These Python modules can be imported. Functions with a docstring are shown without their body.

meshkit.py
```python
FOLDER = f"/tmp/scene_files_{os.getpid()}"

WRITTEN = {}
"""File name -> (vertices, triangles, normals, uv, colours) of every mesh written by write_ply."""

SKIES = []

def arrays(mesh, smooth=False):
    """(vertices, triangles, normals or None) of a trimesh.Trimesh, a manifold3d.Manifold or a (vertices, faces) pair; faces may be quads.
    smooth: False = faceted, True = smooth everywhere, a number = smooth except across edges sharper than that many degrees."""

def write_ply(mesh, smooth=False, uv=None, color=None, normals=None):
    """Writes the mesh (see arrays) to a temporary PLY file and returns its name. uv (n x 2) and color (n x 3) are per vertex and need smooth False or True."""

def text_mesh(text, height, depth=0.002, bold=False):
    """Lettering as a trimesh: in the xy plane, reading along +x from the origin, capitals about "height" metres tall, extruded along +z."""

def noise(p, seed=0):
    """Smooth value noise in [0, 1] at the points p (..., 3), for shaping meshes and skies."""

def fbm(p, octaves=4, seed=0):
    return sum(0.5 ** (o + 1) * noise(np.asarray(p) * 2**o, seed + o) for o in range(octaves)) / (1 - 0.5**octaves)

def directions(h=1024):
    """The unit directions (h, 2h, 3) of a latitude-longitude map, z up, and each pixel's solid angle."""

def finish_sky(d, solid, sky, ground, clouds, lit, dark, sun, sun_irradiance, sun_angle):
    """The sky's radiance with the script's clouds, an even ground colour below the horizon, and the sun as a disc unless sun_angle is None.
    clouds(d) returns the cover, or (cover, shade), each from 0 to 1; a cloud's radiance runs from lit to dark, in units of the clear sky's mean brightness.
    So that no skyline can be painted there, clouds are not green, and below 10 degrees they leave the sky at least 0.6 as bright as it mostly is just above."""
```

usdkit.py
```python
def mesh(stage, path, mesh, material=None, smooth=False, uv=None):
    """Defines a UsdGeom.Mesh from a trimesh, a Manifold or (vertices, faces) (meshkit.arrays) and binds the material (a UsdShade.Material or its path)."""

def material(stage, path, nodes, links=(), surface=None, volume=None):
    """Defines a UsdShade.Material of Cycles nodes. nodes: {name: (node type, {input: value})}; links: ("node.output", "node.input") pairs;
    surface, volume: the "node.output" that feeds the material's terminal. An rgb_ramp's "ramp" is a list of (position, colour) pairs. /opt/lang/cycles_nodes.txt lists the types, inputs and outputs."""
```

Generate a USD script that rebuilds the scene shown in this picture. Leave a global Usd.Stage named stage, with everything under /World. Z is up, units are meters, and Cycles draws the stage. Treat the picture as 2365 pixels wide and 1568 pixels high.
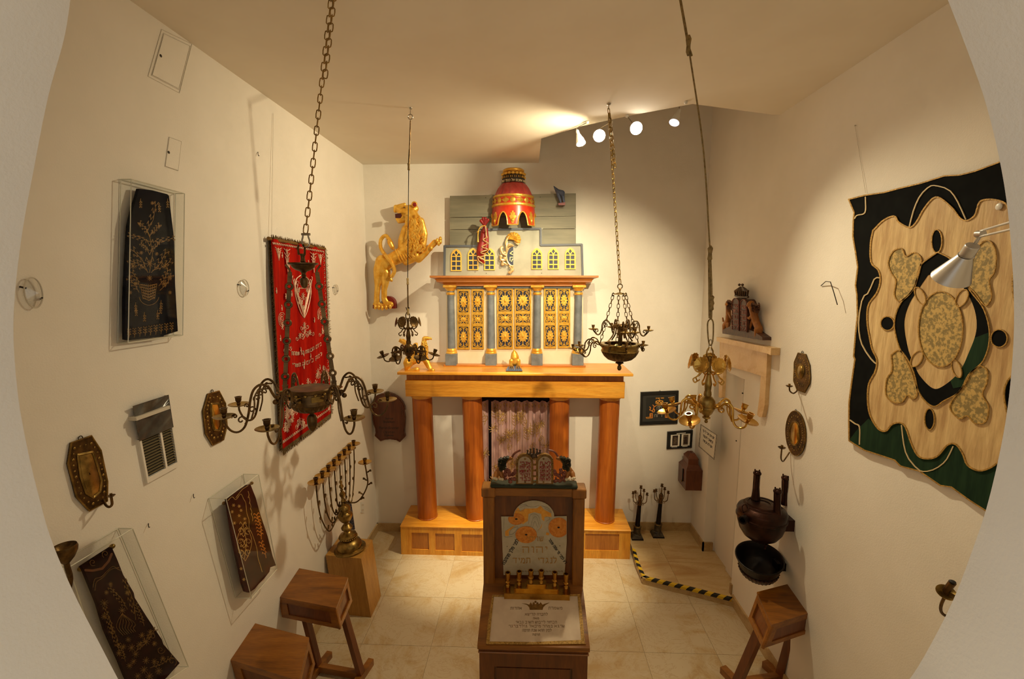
import math, random
import numpy as np
import trimesh
import manifold3d as m3
import shapely
from shapely.geometry import Polygon, LineString, MultiLineString, Point, box as sbox
from shapely.ops import unary_union
import usdkit, meshkit
from pxr import Usd, UsdGeom, UsdLux, UsdShade, Gf, Sdf

stage = Usd.Stage.CreateInMemory()
UsdGeom.SetStageUpAxis(stage, 'Z'); UsdGeom.SetStageMetersPerUnit(stage, 1.0)
UsdGeom.Xform.Define(stage, '/World')
random.seed(7); RNG = np.random.default_rng(7)

EXPOSURE, DOME, BULB = 0.15, 0.19, 60.0
WARM = (1.0, .83, .525)
LAMPS = [      # the four spotlights at the raised ceiling corner, and two more above the opening that light the portal end
 ('spot_light', (.375, 3.36, 3.53), 640, WARM, dict(radius=.03, aim=(-.55, 3.80, 0), cone=12, soft=1.0)),
 ('spot_light_001', (.50, 3.17, 3.545), 112, WARM, dict(radius=.03, aim=(-1.5, 3.95, 1.8), cone=73, soft=.9)),
 ('spot_light_002', (.76, 3.10, 3.57), 118, WARM, dict(radius=.03, aim=(1.3, .9, .5), cone=48, soft=1.0)),
 ('spot_light_003', (1.0, 3.10, 3.56), 420, WARM, dict(radius=.03, aim=(.38, 3.78, 0), cone=13, soft=1.0)),
 ('ceiling_spot', (1.05, 1.35, 3.50), 300, WARM, dict(radius=.03, aim=(.40, 4.3, 2.0), cone=26, soft=.7)),
 ('ceiling_spot_001', (-.62, 1.30, 3.50), 110, WARM, dict(radius=.03, aim=(-.15, 4.3, 1.95), cone=19, soft=.4)),
]

# ---------------------------------------------------------------- camera
FOC = 1050.0                     # focal length in picture widths of 2365
YAW, PITCH = math.radians(2.07), math.radians(7.27)
EYE = np.array([0.0, 0.0, 2.554])
FWD = np.array([-math.sin(YAW)*math.cos(PITCH), math.cos(YAW)*math.cos(PITCH), -math.sin(PITCH)])
RGT = np.array([math.cos(YAW), math.sin(YAW), 0.0]); UPV = np.cross(RGT, FWD)
cam = UsdGeom.Camera.Define(stage, '/World/camera')
cam.CreateHorizontalApertureAttr(36.0); cam.CreateVerticalApertureAttr(36.0*1568/2365)
cam.CreateFocalLengthAttr(36.0*FOC/2365); cam.CreateClippingRangeAttr(Gf.Vec2f(0.05, 100))
cam.CreateExposureAttr(EXPOSURE)
M = np.eye(4); M[0,:3], M[1,:3], M[2,:3], M[3,:3] = RGT, UPV, -FWD, EYE
cam.AddTransformOp().Set(Gf.Matrix4d(M.tolist()))

# ---------------------------------------------------------------- light
dome = UsdLux.DomeLight.Define(stage, '/World/gallery_daylight')      # pale light of the gallery behind the opening
dome.CreateIntensityAttr(DOME); dome.CreateColorAttr(Gf.Vec3f(1.0, 0.93, 0.80))
def lamp(name, at, power, color, radius=0.03, aim=None, cone=None, soft=0.4):
    l = UsdLux.SphereLight.Define(stage, '/World/'+name)
    l.CreateRadiusAttr(radius); l.CreateIntensityAttr(power/(4*math.pi**2*radius*radius)); l.CreateColorAttr(Gf.Vec3f(*color))
    m = np.eye(4); m[3,:3] = at
    if aim is not None:
        d = np.array(aim, float)-np.array(at, float); d /= np.linalg.norm(d)
        a = np.cross(d, [0.1, 0.2, 1]); a /= np.linalg.norm(a); m[0,:3], m[1,:3], m[2,:3] = a, np.cross(-d, a), -d
        s = UsdLux.ShapingAPI.Apply(l.GetPrim()); s.CreateShapingConeAngleAttr(cone); s.CreateShapingConeSoftnessAttr(soft)
    l.AddTransformOp().Set(Gf.Matrix4d(m.tolist()))
for a in LAMPS: lamp(*a[:4], **(a[4] if len(a) > 4 else {}))

# ---------------------------------------------------------------- helpers
XL, XR, YB, ZC, YF = -1.55, 1.64, 4.36, 3.636, 0.70      # left wall, right wall, back wall, ceiling, inside of the wall with the opening
def ray(p, q): return FWD + RGT*((p-1182.5)/FOC) + UPV*((784-q)/FOC)
def onY(p, q, y): d = ray(p, q); return EYE + d*(y/d[1])
def onX(p, q, x): d = ray(p, q); return EYE + d*(x/d[0])
def onZ(p, q, z): d = ray(p, q); return EYE + d*((z-EYE[2])/d[2])
class Plane:
    """A real plane of the room: 'L' left wall, 'R' right wall, 'B' back wall (each raised by off into the room), or any Y or Z."""
    def __init__(s, kind, off=0.0):
        s.kind, s.off = kind, off
        s.n = np.array({'L': [1, 0, 0], 'R': [-1, 0, 0], 'B': [0, -1, 0], 'Y': [0, -1, 0], 'Z': [0, 0, 1]}[kind], float)
    def __call__(s, p, q, h=0.0):
        k, o = s.kind, s.off
        if k == 'L': return onX(p, q, XL+o+h)
        if k == 'R': return onX(p, q, XR-o-h)
        if k == 'B': return onY(p, q, YB-o-h)
        if k == 'Y': return onY(p, q, o-h)
        return onZ(p, q, o+h)

class MB:
    """Collects shapes into one mesh."""
    def __init__(s): s.p = []
    def add(s, v, f): s.p.append((np.asarray(v, float), np.asarray(f, int))); return s
    def tm(s, t): return s.add(t.vertices, t.faces)
    def mesh(s):
        v, f, n = [], [], 0
        for a, b in s.p: v.append(a); f.append(b+n); n += len(a)
        return trimesh.Trimesh(np.vstack(v), np.vstack(f), process=False)
    def hexa(s, P):            # 8 corners: bottom 4 (counter-clockwise from above), top 4
        f = [[0,3,2,1],[4,5,6,7],[0,1,5,4],[1,2,6,5],[2,3,7,6],[3,0,4,7]]
        P = np.asarray(P, float); F_ = np.array([[a,b,c] for a,b,c,d in f]+[[a,c,d] for a,b,c,d in f])
        V = P[F_.ravel()]; return s.add(V, np.arange(len(V)).reshape(-1,3))
    def box(s, x0, x1, y0, y1, z0, z1, c=0.0):
        if x1 < x0: x0, x1 = x1, x0
        if y1 < y0: y0, y1 = y1, y0
        if z1 < z0: z0, z1 = z1, z0
        c = min(c, (x1-x0)/2.01, (y1-y0)/2.01, (z1-z0)/2.01)
        if c <= 0: return s.hexa([(x0,y0,z0),(x1,y0,z0),(x1,y1,z0),(x0,y1,z0),(x0,y0,z1),(x1,y0,z1),(x1,y1,z1),(x0,y1,z1)])
        pts = []
        for x, ix in ((x0,1),(x1,-1)):
            for y, iy in ((y0,1),(y1,-1)):
                for z, iz in ((z0,1),(z1,-1)):
                    pts += [(x+ix*c,y+iy*c,z),(x+ix*c,y,z+iz*c),(x,y+iy*c,z+iz*c)]
        return s.hull(pts)
    def hull(s, pts):
        return s.tm(trimesh.convex.convex_hull(np.asarray(pts, float)))
    def tube(s, pts, r, k=8, closed=False, caps=True):
        p = np.asarray(pts, float); n = len(p); r = np.broadcast_to(np.asarray(r, float), (n,))
        if closed: t = np.roll(p, -1, 0)-np.roll(p, 1, 0)
        else: t = np.gradient(p, axis=0)
        t /= np.linalg.norm(t, axis=1, keepdims=True)+1e-12
        a = np.array([0,0,1.0]) if abs(t[0,2]) < .9 else np.array([1.0,0,0])
        A = []
        for i in range(n):
            a = a - t[i]*(a@t[i]); a /= np.linalg.norm(a)+1e-12; A.append(a)
        A = np.array(A); B = np.cross(t, A); th = np.arange(k)*2*math.pi/k
        v = p[:,None]+r[:,None,None]*(np.cos(th)[None,:,None]*A[:,None]+np.sin(th)[None,:,None]*B[:,None])
        v = v.reshape(-1,3); f = []; m = n if closed else n-1
        for i in range(m):
            i2 = (i+1) % n
            for j in range(k):
                j2 = (j+1) % k; f += [[i*k+j, i*k+j2, i2*k+j2],[i*k+j, i2*k+j2, i2*k+j]]
        if caps and not closed:
            v = np.vstack([v, p[0], p[-1]]); c0, c1 = n*k, n*k+1
            for j in range(k): j2 = (j+1)%k; f += [[c0, j2, j],[c1, (n-1)*k+j, (n-1)*k+j2]]
        return s.add(v, f)
    def lathe(s, prof, o=(0,0,0), axis=(0,0,1), k=24, flute=None, arc=None):
        pr = np.array(prof, float); ax = np.array(axis, float); ax /= np.linalg.norm(ax)
        a = np.cross(ax, [0,1,0] if abs(ax[1]) < .9 else [1,0,0]); a /= np.linalg.norm(a); b = np.cross(ax, a)
        th = np.arange(k)*2*math.pi/k if arc is None else np.linspace(arc[0], arc[1], k)
        V = []
        for r, z in pr:
            rr = r*np.ones(k) if flute is None else r*flute(th, z)
            V.append(np.array(o)+ax*z+rr[:,None]*(np.cos(th)[:,None]*a+np.sin(th)[:,None]*b))
        V = np.array(V).reshape(-1,3); f = []
        for i in range(len(pr)-1):
            for j in range(k if arc is None else k-1):
                j2 = (j+1)%k; f += [[i*k+j, i*k+j2, (i+1)*k+j2],[i*k+j,(i+1)*k+j2,(i+1)*k+j]]
        return s.add(V, f)
    def ball(s, c, r, sc=(1,1,1), sub=2):
        t = trimesh.creation.icosphere(sub, 1.0); return s.add(t.vertices*np.array(sc)*r+np.array(c), t.faces)
    def torus(s, c, R, r, n=(0,0,1), k=20, q=6):
        n = np.array(n, float); n /= np.linalg.norm(n); a = np.cross(n, [0.3,1,0.2]); a /= np.linalg.norm(a); b = np.cross(n, a)
        th = np.arange(k)*2*math.pi/k
        return s.tube(np.array(c)+R*(np.cos(th)[:,None]*a+np.sin(th)[:,None]*b), r, q, closed=True)
    # outlines in the plane of a wall -> solid plates of real thickness
    def plate(s, geom, pl, t, h=0.0, back=True):
        for g in getattr(geom, 'geoms', [geom]):
            if g.is_empty or g.geom_type != 'Polygon' or g.area < 1e-9: continue
            v2, f = trimesh.creation.triangulate_polygon(g, engine='earcut')
            fr = np.array([pl(x, y, h+t) for x, y in v2]); bk = fr - pl.n*t
            f = np.asarray(f); e1 = np.cross(fr[f[:,1]]-fr[f[:,0]], fr[f[:,2]]-fr[f[:,0]])@pl.n
            f = np.where((e1 < 0)[:,None], f[:,::-1], f); s.add(fr, f)
            if back: s.add(bk, f[:,::-1])
            for ring in [g.exterior, *g.interiors]:
                c = np.array(ring.coords)[:-1]; n = len(c)
                a = np.array([pl(x, y, h+t) for x, y in c]); b = a - pl.n*t
                V = np.vstack([a, b]); i = np.arange(n); j = (i+1)%n
                F_ = np.vstack([np.stack([i, j, n+j],1), np.stack([i, n+j, n+i],1)])
                nn = np.cross(V[F_[:,1]]-V[F_[:,0]], V[F_[:,2]]-V[F_[:,0]]).sum(0)
                s.add(V, F_)
        return s
    def ribbon(s, lines, w, pl, t, h=0.0, q=2):
        g = unary_union([LineString(l).buffer(w/2, quad_segs=q) for l in lines if len(l) > 1])
        return s.plate(g.simplify(w*0.06), pl, t, h)
    def grid(s, P):            # P (m,n,3) surface
        P = np.asarray(P, float); m, n = P.shape[:2]; i, j = np.meshgrid(np.arange(m-1), np.arange(n-1), indexing='ij')
        a, b, c, d = i*n+j, i*n+j+1, (i+1)*n+j+1, (i+1)*n+j
        return s.add(P.reshape(-1,3), np.vstack([np.stack([a,b,c],-1).reshape(-1,3), np.stack([a,c,d],-1).reshape(-1,3)]))
    def slab(s, P, n, t):      # a grid with thickness t behind it (n = front normal)
        P = np.asarray(P, float); n = np.asarray(n, float); Q = P - n*t
        s.grid(P); s.grid(Q[:, ::-1])
        for A, B in ((P[0],Q[0]),(P[-1],Q[-1]),(P[:,0],Q[:,0]),(P[:,-1],Q[:,-1])): s.grid(np.stack([A,B]))
        return s

STUFF = set('embroidery gold_spray flower_field basket gilt_beads lettering small_lettering engraving feathers boss_row bead_row bead_ring embossed_border fringe grey_drawing petal_lines pattern rib mane flower_ornament scrollwork pearls gold_lions gold_crown grey_tablets leaf_scroll teeth'.split())
taken = {}
def name_for(parent, name):
    k = (parent, name); taken[k] = taken.get(k, 0)+1
    return name if taken[k] == 1 else f'{name}_{taken[k]-1:03d}'
origin = {}
def thing(name, label, cat, loc=(0,0,0), group=None, kind=None):
    path = '/World/'+name_for('/World', name); x = UsdGeom.Xform.Define(stage, path)
    x.AddTranslateOp().Set(Gf.Vec3d(*map(float, loc))); origin[path] = np.array(loc, float)
    p = x.GetPrim(); p.SetCustomDataByKey('label', label); p.SetCustomDataByKey('category', cat)
    if group: p.SetCustomDataByKey('group', group)
    if kind: p.SetCustomDataByKey('kind', kind)
    return path
def part(parent, name, mesh, mat, label=None, smooth=35, kind=None):
    if name in STUFF: kind = 'stuff'
    path = parent+'/'+name_for(parent, name); o = origin.get(parent, np.zeros(3)); origin[path] = o
    if isinstance(mesh, MB): mesh = mesh.mesh()
    mesh = trimesh.Trimesh(np.asarray(mesh.vertices)-o, mesh.faces, process=False)
    if smooth: mesh = trimesh.Trimesh(mesh.vertices, mesh.faces, process=True)
    usdkit.mesh(stage, path, mesh, MAT(mat), smooth=smooth)
    p = stage.GetPrimAtPath(path)
    if label: p.SetCustomDataByKey('label', label)
    if kind: p.SetCustomDataByKey('kind', kind)
    return path
def single(name, mesh, mat, label, cat, group=None, smooth=35):
    path = part('/World', name, mesh, mat, label, smooth); p = stage.GetPrimAtPath(path)
    p.SetCustomDataByKey('category', cat)
    if group: p.SetCustomDataByKey('group', group)
    return path
def struct(name, mesh, mat, label, cat='wall', smooth=False, parent=None):
    path = part(parent or '/World', name, mesh, mat, label, smooth); p = stage.GetPrimAtPath(path)
    if not parent: p.SetCustomDataByKey('kind', 'structure'); p.SetCustomDataByKey('category', cat)
    return path
def copy(path, label, shift, yaw=0.0, group=None):
    """A second thing that references the first with its parts."""
    base = path.split('/')[-1]; new = '/World/'+name_for('/World', base)
    x = UsdGeom.Xform.Define(stage, new); x.GetPrim().GetReferences().AddInternalReference(path); x.GetPrim().SetInstanceable(True)
    t = x.GetPrim().GetAttribute('xformOp:translate'); t.Set(Gf.Vec3d(*map(float, origin[path]+np.array(shift))))
    if yaw: x.AddRotateZOp().Set(yaw)
    x.GetPrim().SetCustomDataByKey('label', label)
    if group: x.GetPrim().SetCustomDataByKey('group', group)
    return new

# sculpting: chains of balls hulled, joined, refined and smoothed
def blob(chains, to3, rad, edge=0.008, it=6, flat=None):
    parts = []
    for ch in chains:
        for a, b in zip(ch[:-1], ch[1:]):
            sp = []
            for q in (a, b):
                c = to3(*q[:3]); m = m3.Manifold.sphere(rad(q[3]), 14).translate(tuple(map(float, c))); sp.append(m)
            parts.append(m3.Manifold.batch_hull(sp))
    u = m3.Manifold.batch_boolean(parts, m3.OpType.Add)
    u = u.refine_to_length(edge); me = u.to_mesh()
    t = trimesh.Trimesh(me.vert_properties[:, :3], me.tri_verts, process=True)
    if it: trimesh.smoothing.filter_taubin(t, lamb=.5, nu=.52, iterations=it)
    if flat is not None: o, ax, k = flat; t.vertices = t.vertices - np.outer((t.vertices-o)@ax, ax)*(1-k)
    return t
def spiral(c, r, turns=1.4, a0=0.0, n=14, flip=1, r1=0.12):
    t = np.linspace(0, 1, n); R = r*(1-t*(1-r1)); A = a0+flip*t*turns*2*math.pi
    return [(c[0]+x, c[1]+y) for x, y in zip(R*np.cos(A), R*np.sin(A))]
def arc(c, rx, ry, a0, a1, n=12):
    return [(c[0]+rx*math.cos(math.radians(a)), c[1]+ry*math.sin(math.radians(a))) for a in np.linspace(a0, a1, n)]
def smooth_line(pts, n=24):
    p = np.array(pts, float); k = len(p); q = np.vstack([2*p[0]-p[1], p, 2*p[-1]-p[-2]]); out = []
    for u in np.linspace(0, k-1-1e-9, n):
        i = int(u); t = u-i; a, b, c, d = q[i], q[i+1], q[i+2], q[i+3]
        out.append(.5*((2*b)+(c-a)*t+(2*a-5*b+4*c-d)*t*t+(3*b-3*c+d-a)*t**3))
    return np.array(out)

# lettering: strokes in a unit square, y up
HEB = {'א': [[(0,1),(.7,0)],[(.7,1),(.7,.7),(.45,.5)],[(0,0),(0,.35),(.3,.6)]], 'ב': [[(.05,1),(.55,1),(.55,0)],[(0,0),(.7,0)]],
 'ג': [[(.1,1),(.4,1),(.4,.35),(.55,0)],[(.4,.35),(.05,0)]], 'ד': [[(0,1),(.7,1)],[(.55,1),(.55,0)]], 'ה': [[(0,1),(.65,1),(.65,0)],[(.1,.65),(.1,0)]],
 'ו': [[(.05,1),(.25,1),(.25,0)]], 'ז': [[(0,1),(.4,1)],[(.22,1),(.22,0)]], 'ח': [[(.05,0),(.05,1)],[(0,1),(.65,1),(.65,0)]],
 'ט': [[(.3,.85),(.05,1),(.05,0),(.65,0),(.65,1),(.5,1)]], 'י': [[(.05,1),(.22,1),(.22,.62)]], 'כ': [[(0,1),(.6,1),(.6,0),(0,0)]], 'ך': [[(0,1),(.6,1)],[(.5,1),(.5,-.3)]],
 'ל': [[(.05,1.35),(.05,1),(.55,1),(.55,.6),(.25,0)]], 'מ': [[(.05,1),(.2,.75),(.02,0)],[(.2,.75),(.4,1),(.65,.8),(.65,0),(.35,0)]], 'ם': [[(.05,1),(.65,1),(.65,0),(.08,0),(.08,1)]],
 'נ': [[(.15,1),(.4,1),(.4,0),(.05,0)]], 'ן': [[(.05,1),(.25,1),(.25,-.3)]], 'ס': [[(.05,1),(.65,1),(.55,.1),(.35,0),(.12,.2),(.08,1)]], 'ע': [[(.05,1),(.35,.15)],[(.6,1),(.5,.3),(0,0)]],
 'פ': [[(.25,.55),(.08,.6),(.08,1),(.6,1),(.6,0),(0,0)]], 'ף': [[(.25,.55),(.08,.6),(.08,1),(.55,1),(.55,-.3)]], 'צ': [[(.05,1),(.55,.1)],[(.6,1),(.35,.5)],[(0,0),(.65,0)]], 'ץ': [[(.05,1),(.3,.5),(.3,-.3)],[(.6,1),(.3,.5)]],
 'ק': [[(0,1),(.62,1),(.62,.45),(.4,.1)],[(.12,.65),(.12,-.3)]], 'ר': [[(0,1),(.55,1),(.55,0)]], 'ש': [[(.05,1),(.15,0),(.6,.05),(.72,1)],[(.38,1),(.36,.45),(.15,.3)]], 'ת': [[(.05,1),(.65,1),(.65,0)],[(.15,1),(.15,.1),(0,0)]],
 '״': [[(.1,1.1),(.05,.8)],[(.25,1.1),(.2,.8)]], "'": [[(.1,1.1),(.05,.85)]], '.': [[(.1,0),(.16,.05)]]}
def heb(text, start, ex, ey, gap=0.24):
    """Strokes of Hebrew letters running right to left from start; ex, ey: one letter height rightwards and upwards."""
    out, x = [], 0.0; ex, ey, start = map(lambda a: np.array(a, float), (ex, ey, start))
    for ch in text:
        if ch == ' ': x -= .45; continue
        g = HEB[ch]; w = max(p[0] for l in g for p in l); x -= w
        for l in g: out.append([tuple(start+ex*(x+a)+ey*b) for a, b in l])
        x -= gap
    return out, -x
def heb_mid(text, mid, ex, ey, width=None):
    _, w = heb(text, (0,0), (1,0), (0,1)); ex = np.array(ex, float)
    if width: ex = ex/np.linalg.norm(ex)*(width/w)
    return heb(text, np.array(mid)+ex*w/2, ex, ey)[0]

# ---------------------------------------------------------------- materials
UsdGeom.Scope.Define(stage, '/World/Looks')
def lin(c): return tuple((x/12.92 if x <= .04045 else ((x+.055)/1.055)**2.4) for x in (v/255 for v in c))
def plain(c, rough=.5, metal=0., **kw): return lambda P: usdkit.material(stage, P, {'p': ('principled_bsdf', dict(base_color=lin(c), roughness=rough, metallic=metal, **kw))}, surface='p.BSDF')
def noisy(c1, c2, scale=8, rough=.5, metal=0., stretch=(1,1,1), bump=0., bscale=None, detail=4, lo=.35, hi=.65, distort=0., **kw):
    """Two colours mixed by noise in world space; stretch draws the grain out; bump gives fine relief."""
    def f(P):
        n = {'g': ('geometry', {}), 'm': ('mapping', {'scale': tuple(stretch)}), 'n': ('noise_texture', {'scale': scale, 'detail': detail, 'roughness': .6, 'distortion': distort}),
             'r': ('rgb_ramp', {'ramp': [(lo, lin(c1)), (hi, lin(c2))]}), 'p': ('principled_bsdf', dict(roughness=rough, metallic=metal, **kw))}
        l = [('g.position','m.vector'), ('m.vector','n.vector'), ('n.fac','r.fac'), ('r.color','p.base_color')]
        if bump:
            n['n2'] = ('noise_texture', {'scale': bscale or scale*3, 'detail': 3}); n['b'] = ('bump', {'strength': 1.0, 'distance': bump})
            l += [('m.vector','n2.vector'), ('n2.fac','b.height'), ('b.normal','p.normal')]
        return usdkit.material(stage, P, n, l, surface='p.BSDF')
    return f
def wood(c1, c2, c3, stretch, rough=.38, coat=.25):
    def f(P):
        n = {'g': ('geometry', {}), 'm': ('mapping', {'scale': stretch}), 'n': ('noise_texture', {'scale': 3.2, 'detail': 5, 'roughness': .62, 'distortion': .6}),
             'n2': ('noise_texture', {'scale': 26, 'detail': 3, 'roughness': .7}), 'o': ('noise_texture', {'scale': 1.1, 'detail': 1}),
             'r': ('rgb_ramp', {'ramp': [(.30, lin(c1)), (.5, lin(c2)), (.72, lin(c3))]}), 'r2': ('rgb_ramp', {'ramp': [(.35, (.72,.66,.6)), (.6, (1,1,1))]}),
             'x': ('mix_color', {'blend_type': 'multiply', 'fac': .55}), 'b': ('bump', {'strength': .5, 'distance': .0006}), 'p': ('principled_bsdf', dict(roughness=rough, coat_weight=coat, coat_roughness=.25))}
        l = [('g.position','m.vector'), ('m.vector','n.vector'), ('m.vector','n2.vector'), ('n.fac','r.fac'), ('n2.fac','r2.fac'), ('r.color','x.a'), ('r2.color','x.b'), ('x.result','p.base_color'), ('n2.fac','b.height'), ('b.normal','p.normal')]
        return usdkit.material(stage, P, n, l, surface='p.BSDF')
    return f
def marble(base, vein, vein2, scale=2.2, stretch=(1,1,1), rough=.28):
    def f(P):
        n = {'g': ('geometry', {}), 'oi': ('object_info', {}), 'sh': ('vector_math', {'math_type': 'multiply_add', 'vector2': (1,1,1)}), 'cx': ('combine_xyz', {}), 'k': ('math', {'math_type': 'multiply', 'value2': 37.0}), 'm': ('mapping', {'scale': stretch}),
             'n': ('noise_texture', {'scale': scale, 'detail': 6, 'roughness': .62, 'distortion': 1.6}), 'v': ('noise_texture', {'scale': scale*2.3, 'detail': 7, 'roughness': .68, 'distortion': 2.4}),
             'r': ('rgb_ramp', {'ramp': [(.34, lin(vein2)), (.52, lin(base)), (.75, lin(base))]}),
             'e': ('rgb_ramp', {'ramp': [(.48, (0,0,0)), (.498, (.38,.38,.38)), (.502, (.38,.38,.38)), (.52, (0,0,0))]}),
             'x': ('mix_color', {}), 'p': ('principled_bsdf', dict(roughness=rough, coat_weight=.15))}
        l = [('g.position','sh.vector1'), ('oi.random','k.value1'), ('k.value','cx.x'), ('k.value','cx.y'), ('cx.vector','sh.vector3'), ('sh.vector','m.vector'), ('m.vector','n.vector'), ('m.vector','v.vector'), ('n.fac','r.fac'), ('v.fac','e.fac'), ('e.color','x.fac'), ('r.color','x.a'), ('x.result','p.base_color')]
        n['x'] = ('mix_color', {'b': lin(vein), 'fac': .5})
        l = [q for q in l if q[1] != 'x.fac'] + [('se.r','x.fac')]; n['se'] = ('separate_color', {}); l += [('e.color','se.color')]
        return usdkit.material(stage, P, n, l, surface='p.BSDF')
    return f
def pane(tint=(1,1,1), rough=.03, base=.005, clear=.985):
    return lambda P: usdkit.material(stage, P, {'t': ('transparent_bsdf', {'color': tuple(clear*x for x in tint)}), 'g': ('glossy_bsdf', {'color': (1,1,1), 'roughness': rough}), 'f': ('layer_weight', {'blend': .5}),
        'w': ('math', {'math_type': 'power', 'value2': 4.0}), 'a': ('math', {'math_type': 'multiply_add', 'value2': .16, 'value3': base}), 'x': ('mix_closure', {})},
        [('f.facing','w.value1'), ('w.value','a.value1'), ('a.value','x.fac'), ('t.BSDF','x.closure1'), ('g.BSDF','x.closure2')], surface='x.closure')
def glow(c, s): return lambda P: usdkit.material(stage, P, {'e': ('emission', {'color': c, 'strength': s})}, surface='e.emission')
HONEY, OAK, DARK = ((204,130,30),(230,160,50),(238,178,68)), ((106,62,14),(140,86,22),(162,104,32)), ((74,38,12),(102,54,16),(124,70,24))
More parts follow.
